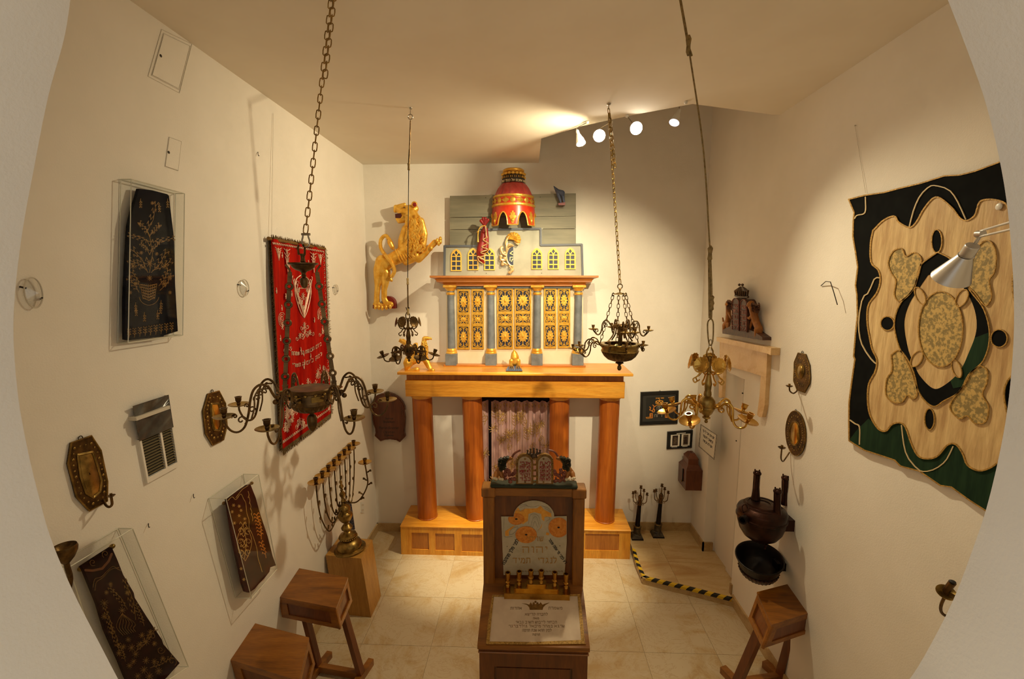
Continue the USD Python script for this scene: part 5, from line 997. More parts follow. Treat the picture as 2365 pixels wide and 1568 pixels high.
tB, cB = reflector_chandelier('small dark brass reflector chandelier on a thin rod in front of the gilded griffin', 944, 807, YB1, kB, ('brass_dark','brass_dark','brass_dark'), (175,120,65,5,-60,-120), (10,60,120,170,240,300), None, None)
wt, hk = cB+np.array([0,0,138*kB]), onZ(948, 249, ZC)
def lerp(a, b, t): return a+(b-a)*t
kp = [wt, onY(942.5, 720, YB1), onY(941.5, 650, YB1), onY(944, 385, YB1), onY(946, 345, YB1), onY(948, 278, YB1), hk]
part(tB, 'loop', MB().tube(smooth_line([kp[0], kp[0]+np.array([-.010,0,.03]), kp[1], kp[0]+np.array([.010,0,.03]), kp[0]], 24), .0024, 6), 'iron')
for a, b, r in ((1,2,.0042),(2,3,.0024),(3,4,.005),(4,5,.0036)): part(tB, 'rod', MB().tube([kp[a], kp[b]], r, 7), 'brass_dark' if r > .003 else 'iron')
for p in (kp[1], kp[2], kp[3]): part(tB, 'joint', MB().lathe([(.003,-.022),(.008,-.018),(.006,0),(.008,.018),(.003,.022)], p, k=12), 'rope')
part(tB, 'ceiling_hook', MB().torus(kp[5]+np.array([0,0,.02]), .014, .003, (0,1,0), 16, 6).tube([kp[5]+np.array([0,0,.034]), hk], .0035, 6).lathe([(.003,-.012),(.010,-.006),(.012,0)], hk, k=12), 'steel')
YD1 = 1.78; kD = YD1/FOC*.98
tD, cD = reflector_chandelier('bright brass reflector chandelier hanging on a rope beside the marble door lintel', 1633, 934, YD1, kD, ('brass','brass_old','brass'), (112,165,210,20,-30,250), (62,170,112,15,-25,-90,215), None, None)
rp_ = [cD+np.array([0,0,136*kD]), onY(1642, 735, YD1), onY(1643, 700, YD1), onY(1640, 595, YD1), onY(1639.5, 572, YD1)]
rtop, rk = onZ(1566, -30, ZC), onY(1590, 105, YD1-.02)
part(tD, 'loop', MB().tube(smooth_line([rp_[1], rp_[1]+np.array([-7*kD,0,-.02]), rp_[0]+np.array([-5*kD,0,.03]), rp_[0]+np.array([0,0,.01]), rp_[0]+np.array([5*kD,0,.03]), rp_[1]+np.array([6*kD,0,-.02]), rp_[1]], 30), .0028, 6), 'rope')
part(tD, 'link', MB().tube(smooth_line([cD+np.array([-3*kD,0,130*kD]), cD+np.array([-3*kD,0,150*kD]), cD+np.array([0,0,156*kD]), cD+np.array([3*kD,0,150*kD]), cD+np.array([3*kD,0,130*kD])], 16), 1.2*kD, 6), 'steel')
part(tD, 'rope', MB().tube(smooth_line([rp_[1], rp_[2], lerp(rp_[2], rp_[3], .5)+np.array([.001,0,0]), rp_[3], rp_[4]], 24), .0048, 8).tube([rp_[1]+np.array([-.006,0,0]), rp_[3]+np.array([-.005,0,0])], .0034, 7), 'rope')
part(tD, 'knot', MB().lathe([(.004,-.03),(.010,-.024),(.008,-.01),(.011,0),(.007,.012),(.010,.024),(.004,.03)], rp_[2], k=12), 'rope'); part(tD, 'knot', MB().lathe([(.004,-.03),(.009,-.02),(.007,0),(.010,.02),(.004,.03)], lerp(rp_[3], rp_[4], .4), k=12), 'rope')
part(tD, 'rope', MB().tube(smooth_line([rp_[4], lerp(rp_[4], rk, .5)+np.array([.014,0,0]), rk], 24), .0030, 7), 'rope')
part(tD, 'knot', MB().lathe([(.003,-.034),(.008,-.02),(.007,0),(.010,.02),(.004,.034)], rk, k=12).tube([rk, rk+np.array([.014,0,-.035])], .0035, 6), 'rope')
part(tD, 'rope', MB().tube([rk, rtop], .0048, 8), 'rope')

# -- bowl chandelier in front of the right end of the shelf
YC1 = 2.77; kC = YC1/FOC; cC = onY(1432, 795, YC1)
tC = thing('chandelier', 'bronze bowl chandelier on four chains hanging before the right end of the portal shelf', 'chandelier', cC-np.array([0,0,62*kC]))
def LC(prof, name, mat, k=28, **kw): return part(tC, name, MB().lathe([(r*kC, z*kC) for r, z in prof], cC, k=k, **kw), mat)
LC([(36,2),(46,2),(47,0),(45,-4),(42,-8),(41,-12),(43,-14),(43,-16)], 'bowl_rim', 'brass_old')
LC([(43,-15),(41,-20),(36,-28),(28,-35),(16,-39),(6,-40)], 'fluted_bowl', 'brass_dark', k=84, flute=lambda th, z: 1-.08*np.abs(np.cos(th*12))**5)
LC([(0,-38),(7,-40),(10,-44),(5,-46),(2.5,-49),(4.5,-52),(5,-57),(3,-61),(0,-62)], 'finial', 'brass_dark', k=20)
LC([(0,-30),(5,-28),(5,20),(7,24),(7,34),(5,38),(0,40)], 'centre_post', 'brass_dark', k=16)
LC([(14,40),(17,38),(18,42),(16,46),(14,44)], 'upper_ring', 'bronze', k=24)
for i in range(4): a = i*math.pi/2+.4; d = np.array([math.cos(a), math.sin(a), 0]); part(tC, 'bracket', MB().tube(smooth_line([cC+d*16*kC+np.array([0,0,40*kC]), cC+d*20*kC+np.array([0,0,22*kC]), cC+d*34*kC+np.array([0,0,6*kC])], 10), 1.6*kC, 6).tube([cC+d*2*kC+np.array([0,0,38*kC]), cC+d*16*kC+np.array([0,0,42*kC])], 2*kC, 6), 'brass_dark')
vC, eC = facing(cC)
def arm_c(a, r0, z0, L, dz, up):
    th = math.radians(a); d = math.cos(th)*eC-math.sin(th)*vC; P = lambda r, z: cC+d*r*kC+np.array([0,0,z*kC])
    pp = smooth_line([P(r0+q*L, z0+z) for q, z in ((0,0),(.12,2),(.25,up*.9),(.42,up),(.54,up*.3),(.56,-up*.6),(.64,-up*1.5),(.78,-up*1.75),(.93,-up*1.2),(1.0,dz))], 30)
    ar = part(tC, 'arm', MB().tube(pp, 1.55*kC, 6), 'brass_dark')
    part(ar, 'scroll', MB().tube([P(*q) for q in spiral((r0+.36*L, z0+up*.2), 6, 1.2, 1.5, 14, -1)], 1.1*kC, 5).tube([P(*q) for q in spiral((r0+.80*L, z0-up*1.0), 5.5, 1.2, -1.5, 14, 1)], 1.1*kC, 5), 'brass_dark')
    pan2(tC, P(r0+L, z0+dz), 11.5*kC, mat='brass_old', cup='bronze')
for a in (180, 2, 80, 60, 250, 300): arm_c(a, 17, 42, 45, -10, 12)
for a in (176, 205, 143, 20, 75, 115): arm_c(a, 46, -2, 62 if a in (176, 205, 143) else 8, -12 if a > 140 else 2, 12 if a > 140 else 5)
tp_ = cC+np.array([-4*kC,0,116*kC])
part(tC, 'top_plate', MB().lathe([(0,3*kC),(4*kC,3*kC),(14*kC,0),(14*kC,-1.2*kC),(4*kC,-.5*kC),(0,-.5*kC)], tp_, k=22).lathe([(1.2*kC,2*kC),(1.6*kC,8*kC),(3*kC,10*kC),(1*kC,12*kC)], tp_, k=10), 'brass_old')
part(tC, 'ring', MB().torus(tp_+np.array([0,0,17*kC]), 5.4*kC, 1.1*kC, (0,1,0), 20, 7), 'brass_dark')
for i in range(4):
    a = math.radians((12,168,-70,250)[i]); d = np.array([math.cos(a), math.sin(a), 0])
    h0 = tp_+d*15*kC; part(tC, 'hook', MB().tube(smooth_line([tp_+d*12*kC, h0+np.array([0,0,2*kC]), h0+d*2*kC-np.array([0,0,3*kC]), h0-np.array([0,0,5*kC]), h0-d*2*kC-np.array([0,0,3*kC])], 12), 1.1*kC, 6), 'brass_dark')
    chain(tC, h0-np.array([0,0,4*kC]), cC+d*45*kC+np.array([0,0,2*kC]), 9.5*kC, .75*kC, 2.9*kC, 'brass_dark', 'chain_link', 5)
ch = onZ(1406, 239, ZC); chb = tp_+np.array([0,0,22*kC])
chain(tC, chb, ch-np.array([0,0,.03]), 11.0*kC, .95*kC, 2.7*kC, 'brass_old', 'link', 5)
chain(tC, lerp(chb, ch, .64)+np.array([5*kC,-.004,0]), ch-np.array([-.006,.004,.06]), 11.0*kC, .95*kC, 2.7*kC, 'brass_old', 'link', 5)
part(tC, 'ceiling_hook', MB().tube([ch-np.array([0,0,.035]), ch], .0035, 6).lathe([(.003,-.012),(.012,-.008),(.014,0)], ch, k=12), 'steel')

# ---------------------------------------------------------------- lectern in the middle
YL0, YL1, YL2 = 2.05, 2.33, 2.41
lz0, lz1 = onY(1232, 1487, YL0)[2], onY(1232, 1350, YL1)[2]; lx0, lx1 = onY(1103, 1487, YL0)[0], onY(1362, 1487, YL0)[0]
lt = onY(1232, 1128, YL1)[2]; LX = (lx0+lx1)/2
lec = thing('lectern', 'tall brown wooden reading lectern with a painted back panel in the middle of the room', 'lectern', (LX, (YL0+YL2)/2, 0))
bx0, bx1 = lx0+.008, lx1-.008
part(lec, 'cabinet', MB().hexa([(bx0,YL0+.014,0),(bx1,YL0+.014,0),(bx1,YL2,0),(bx0,YL2,0),(bx0,YL0+.014,lz0-.03),(bx1,YL0+.014,lz0-.03),(bx1,YL2,lz1-.02),(bx0,YL2,lz1-.02)]), 'mahogany', smooth=False)
fz = lz0-.058
class FY:
    n = np.array([0,-1.,0])
    def __init__(s, y): s.y = y
    def __call__(s, x, z, h=0.0): return np.array([x, s.y-h, z])
part(lec, 'front_frame', MB().plate(sbox(bx0,0,bx1,fz).difference(sbox(bx0+.075,.12,bx1-.075,fz-.075)), FY(YL0+.014), .012), 'mahogany', smooth=False)
part(lec, 'front_panel', MB().plate(sbox(bx0+.085,.13,bx1-.085,fz-.085), FY(YL0+.014), .007), 'mahogany', smooth=False)
part(lec, 'bead_moulding', MB().box(bx0-.006, bx1+.006, YL0-.004, YL0+.02, fz, fz+.008, .003), 'oak_x'); part(lec, 'apron', MB().box(bx0-.002, bx1+.002, YL0+.004, YL0+.02, fz+.008, lz0-.012), 'mahogany', smooth=False)
def slope(y): return lz0+(lz1-lz0)*(y-YL0)/(YL1-YL0)
YT = 2.36
part(lec, 'sloping_top', MB().hexa([(lx0,YL0-.012,slope(YL0-.012)-.022),(lx1,YL0-.012,slope(YL0-.012)-.022),(lx1-.004,YT,slope(YT)-.022),(lx0+.004,YT,slope(YT)-.022),(lx0,YL0-.012,slope(YL0-.012)),(lx1,YL0-.012,slope(YL0-.012)),(lx1-.004,YT,slope(YT)),(lx0+.004,YT,slope(YT))]), 'oak_x', smooth=False)
# back panel with posts
wx0, wx1 = onY(1116, 1250, YL1)[0], onY(1349, 1250, YL1)[0]; zb0 = slope(YL1)-.03; pw_ = .062
def post(x0, x1):
    p = part(lec, 'post', MB().box(x0, x1, YL1, YL2, zb0, lt-.052, .006), 'oak_z'); part(p, 'post_cap', MB().box(x0-.007, x1+.007, YL1-.010, YL2+.004, lt-.052, lt, .005), 'oak_z')
post(wx0, wx0+pw_); post(wx1-pw_, wx1)
part(lec, 'top_rail', MB().box(wx0+pw_, wx1-pw_, YL1+.004, YL2-.004, lt-.050, lt-.002, .004), 'oak_x')
part(lec, 'back_board', MB().box(wx0+pw_-.004, wx1-pw_+.004, YL1+.03, YL2-.008, zb0, lt-.05), 'mahogany', smooth=False)
# painted panel, mounted on the board
PV = Plane('Y', YL1+.026)
pan_ = Polygon([(1163,1328),(1157.5,1193),(1185,1193)]+arc((1233,1193), 47, 37, 180, 360, 20)+[(1309,1192),(1309,1250),(1304,1328)])
sv = thing('painted_plaque', 'arched pale plaque painted with orange flowers and hebrew lines on the lectern back', 'plaque', PV(1233,1328))
part(sv, 'board', MB().plate(pan_, PV, .004), 'parchment', smooth=False)
P1, P2, P3 = (Plane('Y', YL1+.0218), Plane('Y', YL1+.0208), Plane('Y', YL1+.0198))
Z5 = lambda x, y: (1100+x/7.468, 1160+y/7.468)
def zp(*p): return Polygon([Z5(*q) for q in p])
amb = [zp((650,180),(720,90),(760,150),(840,110),(930,110),(1050,105),(1110,60),(1170,130),(1290,190),(1300,250),(1180,250),(1170,330),(1130,290),(1120,200),(1000,170),(900,200),(890,320),(800,380),(760,300),(780,230),(660,215)), zp((500,500),(620,420),(680,400),(560,500),(560,580),(500,580)), zp((1100,450),(1140,360),(1120,440),(1060,490)), zp((1210,520),(1260,530),(1250,570),(1200,560))]
part(sv, 'amber_paint', MB().plate(unary_union(amb).intersection(pan_.buffer(-1)), P1, .001), 'amber_ink', smooth=False)
fl3 = unary_union([Point(0,0).buffer(1, quad_segs=12)])
from shapely import affinity
def ell(c, rx, ry): x, y = Z5(*c); return affinity.translate(affinity.scale(fl3, rx/7.468, ry/7.468, origin=(0,0)), x, y)
for c, rx, ry in (((860,560),185,145),((1420,435),175,170),((690,290),140,100)):
    fw = part(sv, 'painted_flower', MB().plate(ell(c, rx, ry).intersection(pan_.buffer(-.6)), P2, .001), 'orange_ink', smooth=False)
    LL = []
    for i in range(18):
        a = i*2*math.pi/18+.2; LL.append([Z5(c[0]+rx*.2*math.cos(a), c[1]+ry*.2*math.sin(a)), Z5(c[0]+rx*.85*math.cos(a+.18), c[1]+ry*.85*math.sin(a+.18))])
    part(fw, 'petal_lines', MB().plate(unary_union([LineString(l).buffer(.22, quad_segs=1) for l in LL]).intersection(pan_.buffer(-.6)), P3, .0008), 'amber_ink', smooth=False)
    part(fw, 'flower_rim', MB().plate(ell(c, rx, ry).difference(ell(c, rx*.94, ry*.94)).intersection(pan_.buffer(-.6)), P3, .0008), 'orange_ink', smooth=False)
    part(fw, 'flower_centre', MB().plate(ell(c, 22, 14), P3, .001), 'black_ink', smooth=False)
gl = [[Z5(x, y) for x, y in p] for p in (((740,60),(850,40),(900,85)),((760,90),(860,60),(980,85),(1080,50)),((690,140),(800,150),(840,90)),((1130,60),(1250,110),(1310,190)),((1180,100),(1260,150),(1290,185)),((900,380),(930,230),(1000,200),(1080,250),(1110,380)),((940,420),(980,280),(1040,260),(1090,420)),((970,440),(1010,330),(1060,440)),((480,290),(480,580),(620,590)),((1180,260),(1240,250),(1270,290),(1200,330)),((570,560),(600,470),(680,430),(720,440),(640,540),(570,560)))]
part(sv, 'grey_drawing', MB().plate(unary_union([LineString(smooth_line(g, 14)).buffer(.3, quad_segs=1) for g in gl]).intersection(pan_.buffer(-1)), P2, .0008), 'grey_ink', smooth=False)
def hz(t, mid, h, w=None, ey=None): return heb_mid(t, Z5(*mid), (h/7.468, 0), (0, -h/7.468), w and w/7.468)
for t_, m_, h_, w_, k_ in (('שויתי', (1000,668), 74, 310, 1.3), ('יהוה', (985,868), 95, 470, 1.6), ('לנגדי', (1210,1048), 82, 340, 1.4), ('תמיד', (765,1048), 82, 320, 1.4)): part(sv, 'gilt_word', MB().ribbon(hz(t_, m_, h_, w_), k_, P3, .001, q=1), 'gilt_ink', smooth=False, kind='stuff')
def slant(t, a, b, h):      # right-to-left text that starts at a and ends at b
    st, w = heb(t, (0,0), (1,0), (0,1)); a, b = np.array(Z5(*a)), np.array(Z5(*b)); e = (b-a)/w; n = np.array([-e[1], e[0]]); n = n/np.linalg.norm(n)*h/7.468; n = n if n[1] < 0 else -n
    return [[tuple(a-e*x+n*y) for x, y in l] for l in st]
part(sv, 'black_line', MB().ribbon(slant('לפני מלך מההבה', (735,660), (480,1090), 48), 1.05, P3, .001, q=1), 'black_ink', smooth=False, kind='stuff'); part(sv, 'black_line', MB().ribbon(slant('דע לפני מי אתה עומד', (1530,1065), (1235,640), 42), .85, P3, .001, q=1), 'black_ink', smooth=False, kind='stuff')
part(sv, 'small_lettering', MB().ribbon([[Z5(780+i*52, 1190), Z5(780+i*52+30, 1185), Z5(780+i*52+34, 1205)] for i in range(14)], .7, P3, .001, q=1), 'brown_ink', smooth=False)
for p in ((533,762),(1442,750)): part(sv, 'nail', MB().ball(P3(*Z5(*p)), .002, sub=1), 'iron')
# six brass candle cups on a stepped base
ycs = 2.30; cz = slope(2.322)+.008
def cxp(p, y=ycs): return onY(p, 1350, y)[0]
cb_ = thing('candle_bench', 'brass stepped bench of six candle cups at the foot of the painted panel', 'candle holder', (LX, 2.28, cz-.01))
def rbox(x0, x1, y0, y1, z0, z1, r=.016): return MB().plate(sbox(x0+r, y0+r, x1-r, y1-r).buffer(r, quad_segs=5), XY(), z1-z0, z0)
part(cb_, 'base', rbox(cxp(1163,2.28), cxp(1317,2.28), 2.245, 2.322, cz-.005, cz).hexa([(cxp(1165,2.28),2.249,slope(2.249)+.001),(cxp(1315,2.28),2.249,slope(2.249)+.001),(cxp(1315,2.28),2.320,slope(2.320)+.001),(cxp(1165,2.28),2.320,slope(2.320)+.001),(cxp(1165,2.28),2.249,cz-.004),(cxp(1315,2.28),2.249,cz-.004),(cxp(1315,2.28),2.320,cz-.004),(cxp(1165,2.28),2.320,cz-.004)]), 'brass'); part(cb_, 'step', rbox(cxp(1188), cxp(1290), 2.268, 2.322, cz, cz+.014, .012), 'brass'); part(cb_, 'step', rbox(cxp(1216), cxp(1262), 2.285, 2.322, cz+.014, cz+.028, .01), 'brass')
for p, st in ((1173,0),(1199,1),(1226,2),(1250,2),(1281,1),(1307,0)):
    o = (cxp(p, 2.30), 2.302, cz+.014*st); h = .084-.006*st; k_ = .0135
    part(cb_, 'candle_cup', MB().lathe([(0,0),(k_*.9,.001),(k_*.75,.008),(k_*1.0,.012),(k_*.7,.016),(k_*.7,.022),(k_*1.15,.028),(k_*1.15,.032),(k_*.7,.036),(k_*.95,.042),(k_*1.0,h-.012),(k_*1.15,h-.004),(k_*1.1,h),(k_*.75,h),(k_*.7,h-.02),(0,h-.022)], o, k=20), 'brass')
# cloth on the slope
clo = thing('lectern_cloth', 'pale linen cloth with gold braid, crown and hebrew lines on the sloping lectern top', 'cloth', (LX, 2.17, slope(2.17)))
sv_n = np.cross([1,0,0], [0, YL1-YL0, lz1-lz0]); sv_n /= np.linalg.norm(sv_n)
class SP:
    n = sv_n
    def __init__(s, off): s.off = off
    def __call__(s, p, q, h=0.0):
        d = ray(p, q); o = np.array([0, YL0, lz0])+sv_n*s.off; return EYE+d*(((o-EYE)@sv_n)/(d@sv_n))+sv_n*h
Z6 = lambda x, y: (1080+x/6.588, 1330+y/6.588)
cq = [Z6(*p) for p in ((375,292),(1050,300),(1715,280),(1745,600),(1785,1020),(1800,1035),(1000,1045),(280,1040),(310,700))]
CL = Polygon(cq); inner_ = Polygon([Z6(*p) for p in ((400,318),(1050,326),(1672,306),(1700,650),(1728,978),(1000,1008),(335,1000),(365,650))])
part(clo, 'linen', MB().plate(CL, SP(.001), .003), 'linen', smooth=False)
part(clo, 'gold_braid', MB().plate(CL.difference(inner_), SP(.004), .0025), 'braid', smooth=False)
cw = MB().plate(unary_union([zp6 for zp6 in [Polygon([Z6(*p) for p in q]) for q in (((935,470),(1155,465),(1140,515),(945,515)), ((930,470),(905,440),(830,418),(895,425),(940,440),(960,400),(985,440),(1030,430),(1090,430),(1110,400),(1140,440),(1175,425),(1245,408),(1185,440),(1158,470)))]]+[Point(*Z6(1032,395)).buffer(2.4), Point(*Z6(1005,420)).buffer(2.6), Point(*Z6(1062,420)).buffer(2.6)]), SP(.004), .0012)
part(clo, 'crown', cw, 'gold_dark', smooth=False)
def h6(t, mid, w, h=34): return heb_mid(t, Z6(*mid), (h/6.588, 0), (0, -h/6.588), w/6.588)
part(clo, 'lettering', MB().ribbon(h6('אחדות',(732,510),180)+h6('משמרת',(1328,508),220), .8, SP(.004), .001, q=1).ribbon(h6('לחברה קדישא',(1040,602),350)+h6('מאת',(1035,658),96,24)+h6('הבחור לייבוש השוב גבאי',(1040,722),630)+h6('שרגא במהר מיכאל גולדברגר',(1045,782),860)+h6('לפק תהא שנת תרפה',(1048,846),450)+h6('תרפה',(1040,908),120,26), .72, SP(.004), .001, q=1), 'brown_ink', smooth=False)
# carved tablets on top of the lectern
YW = 2.36; TW = to_y(YW); RW_ = rad_y(YW); Z4 = lambda x, y: (1090+x/4.356, 1000+y/4.356)
tab = thing('carved_tablets', 'carved tablets of the law between two dark-maned lions on top of the lectern', 'carving', (LX, YW, lt))
b0_ = onY(*Z4(185,490), YW-.03)[0]; b1_ = onY(*Z4(1065,490), YW-.03)[0]
part(tab, 'base', MB().box(b0_, b1_, YW-.035, YW+.04, lt, lt+.020, .006), 'moss')
for a, b, lines in ((443,618,('אנכי','לא יהיה','לא תשא','זכור','כבד')), (645,820,('לא ת','לא תנא','לא תגנ','לא תענ','לא תח'))):
    o = Polygon([Z4(*p) for p in ((a,512),(a,300))]+[Z4(*p) for p in arc(((a+b)/2,300),(b-a)/2,88,180,360,14)]+[Z4(b,512)]); i_ = Polygon([Z4(*p) for p in ((a+22,505),(a+22,305))]+[Z4(*p) for p in arc(((a+b)/2,305),(b-a)/2-22,68,180,360,14)]+[Z4(b-22,505)])
    tb = part(tab, 'tablet', MB().plate(o, Plane('Y', YW-.012), .02), 'gold_dark', smooth=False); part(tb, 'face', MB().plate(i_, Plane('Y', YW-.032), .003), 'tablet_pale', smooth=False)
    for k, t_ in enumerate(lines): part(tb, 'lettering', MB().ribbon(heb_mid(t_, Z4((a+b)/2, 318+k*40), (26/4.356, 0), (0, -26/4.356), 112/4.356), 1.5, Plane('Y', YW-.035), .002, q=1), 'red_ink', smooth=False)
m = MB()
for x in (455, 535, 625, 640, 720, 808):
    for k in range(5): m.ball(onY(*Z4(x, 260+k*58), YW-.034), .0055, sub=1)
part(tab, 'gilt_beads', m, 'gold_dark')
cr = MB(); cr.tube([onY(*Z4(x, y), YW-.02) for x, y in smooth_line([(560,205),(600,212),(650,212),(685,200)], 10)], .006, 6); 
for x, y in ((560,180),(590,168),(622,160),(655,168),(685,178)): cr.tube([onY(*Z4(x, 206), YW-.02), onY(*Z4(x, y), YW-.02)], [.006,.003], 6).ball(onY(*Z4(x, y-4), YW-.02), .006, sub=1)
cr.ball(onY(*Z4(622,235), YW-.02), .016, (1.2,.8,1))
part(tab, 'crown', cr, 'crown_dark')
for s in (-1, 1):
    X_ = lambda x: x if s < 0 else 1256-x
    w4 = lambda *pts: [(*Z4(X_(x), y), h, r) for x, y, h, r in pts]
    lb_ = part(tab, 'lion', blob([w4((250,410,0,7.5),(280,370,0,7.5),(320,300,.0,6.5),(360,260,0,5),(395,255,.01,4)), w4((250,410,.01,7),(235,450,.03,5),(240,465,.04,4)), w4((290,400,.01,6),(300,440,.02,5),(310,465,.03,4))], TW, RW_, .006, 3), 'tawny', smooth=50)
    mm = MB(); r_ = random.Random(9)
    for k in range(46):
        x = 275+95*r_.random(); y = 250+110*r_.random()-(x-275)*.3; mm.tube([onY(*Z4(X_(x), y), YW-.022), onY(*Z4(X_(x-6), y+16), YW-.032), onY(*Z4(X_(x-10), y+34), YW-.026)], [.004,.007,.003], 5)
    part(lb_, 'mane', mm, 'mane', smooth=False); 
    for x, y in ((228,455),(245,462),(285,462),(305,466)): part(lb_, 'claw', MB().ball(onY(*Z4(X_(x), y), YW-.05), .0095, (1,.9,.8), 1), 'bone')
fl5 = MB(); r_ = random.Random(2)
for k in range(60):
    x, y = (330+110*r_.random() if k % 2 else 825+110*r_.random()), 360+130*r_.random(); fl5.ball(onY(*Z4(x, y), YW-.02-.012*r_.random()), .006+.006*r_.random(), (1,.7,1), 1)
part(tab, 'flower_ornament', fl5, 'carved_red', kind='stuff')
part(tab, 'red_ribbon', MB().tube([onY(*Z4(x, y), YW) for x, y in smooth_line([(770,172),(810,180),(840,200),(870,245)], 14)], .006, 6).tube([onY(*Z4(x, y), YW) for x, y in smooth_line([(490,172),(450,190),(420,215),(400,250)], 14)], .006, 6), 'carved_red')
# ---------------------------------------------------------------- slanted display desks
def desk(label, tops, bots, legs, zt_, zd, mat='oak_x', foot=True):
    """tops: picture points of the lid's corners (back left, back right, front right, front left); bots: box corners (front left, front right)."""
    T_ = [onZ(*p, z) for p, z in zip(tops, (zt_, zt_, zt_-.03, zt_-.03))]
    lean = (onZ(*bots[1], zd)-T_[2]); lean[2] = 0; lean *= .9; B_ = [np.array([*(t+lean)[:2], zd]) for t in T_]; c = np.mean(B_, axis=0)
    t = thing('display_desk', label, 'desk', (c[0], c[1], 0))
    ctr = np.mean(T_, axis=0); inset = lambda P, k: [p+(np.array([*np.mean(P, axis=0)[:2], p[2]])-p)*k for p in P]
    dn = np.array([0,0,.014]); Tb = [p-dn for p in T_]; Ti = inset(Tb, .015)
    order = lambda P: [P[3], P[2], P[1], P[0]]
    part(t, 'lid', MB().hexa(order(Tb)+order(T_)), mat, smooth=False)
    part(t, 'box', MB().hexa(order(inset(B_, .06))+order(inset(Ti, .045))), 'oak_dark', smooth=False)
    sides = ((3,2),(2,1),(1,0),(0,3))
    for a, b in sides:       # framed sides
        A0, B0, A1, B1 = B_[a], B_[b], Ti[a], Ti[b]; n = np.cross(B0-A0, A1-A0); n /= np.linalg.norm(n)
        f = lambda u, v: (A0*(1-u)+B0*u)*(1-v)+(A1*(1-u)+B1*u)*v
        class FP:
            def __init__(s): s.n = n
            def __call__(s, u, v, h=0.0): return f(u, v)+n*h
        part(t, 'side_frame', MB().plate(sbox(0,0,1,1).difference(sbox(.13,.2,.87,.8)), FP(), .010, -.010), mat, smooth=False)
    for (u, px, py, w) in legs:      # legs: position along the box (0 left - 1 right), foot point in the picture
        mid = (B_[3]*(1-u)+B_[2]*u)*.45+(B_[0]*(1-u)+B_[1]*u)*.55; ft = onZ(px, py, .04)
        d = (B_[2]-B_[3]); d[2] = 0; d /= np.linalg.norm(d); e = np.array([-d[1], d[0], 0]); h_ = w/2
        q = lambda P, z: [np.array([*(P+d*a*h_+e*b*h_*1.2)[:2], z]) for a, b in ((-1,-1),(1,-1),(1,1),(-1,1))]
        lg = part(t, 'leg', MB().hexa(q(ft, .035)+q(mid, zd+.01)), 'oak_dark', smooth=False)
        part(t, 'foot', MB().hexa([np.array([*(ft+d*a*h_*1.1+e*b*.12)[:2], z]) for z in (0, .045) for a, b in ((-1,-1),(1,-1),(1,1),(-1,1))]), mat, smooth=False)
    if len(legs) == 2:
        f0, f1 = onZ(*legs[0][1:3], .04), onZ(*legs[1][1:3], .04); d = (f1-f0)/np.linalg.norm(f1-f0); e = np.array([-d[1], d[0], 0])
        part(t, 'stretcher', MB().hexa([np.array([*(p+e*b*.018)[:2], z]) for z in (.012,.052) for p, b in ((f0,-1),(f1,-1),(f1,1),(f0,1))]), mat, smooth=False)
    return t
desk('slanted brown wooden display desk standing directly before the menorah pedestal', ((674,1309),(804,1333),(776,1404),(642,1378)), ((658,1427),(787,1454)), ((.22,735,1538,.035),(.93,834,1556,.035)), .62, .47)
desk('slanted brown wooden display desk cut by the bottom edge of the picture, nearest left', ((569,1434),(714,1472),(690,1572),(531,1523)), ((562,1572),(706,1625)), ((.22,600,1700,.035),(.93,735,1700,.035)), .62, .45)
desk('slanted brown wooden display desk along the right wall below the dark basin', ((1748,1367),(1869,1336),(1906,1403),(1782,1443)), ((1762,1493),(1884,1456)), ((.12,1703,1574,.042),(.80,1803,1560,.042)), .66, .49)

# ---------------------------------------------------------------- right wall
PR = Plane('R')
lin_ = thing('door_lintel', 'broken beige marble door surround with cornice above the white door', 'door surround', PR(1715, 870))
part(lin_, 'panel', MB().plate(Polygon([(1662,789),(1772,817),(1769.5,872),(1757,868),(1723,857),(1671,843),(1662,842)]), PR, .03), 'lintel', smooth=False)
part(lin_, 'cornice', MB().plate(Polygon([(1655,778),(1781,803.5),(1779.5,820),(1773,817),(1655,788)]), PR, .06), 'lintel', smooth=False)
part(lin_, 'side_strip', MB().plate(Polygon([(1661.5,841),(1671,843),(1667,917),(1664,919),(1659.5,917)]), PR, .028), 'lintel', smooth=False)
part(lin_, 'side_strip', MB().plate(Polygon([(1757,867),(1769.5,871),(1766,935),(1760,963),(1753,963),(1748.5,958),(1750,945),(1754,915)]), PR, .028), 'lintel', smooth=False)
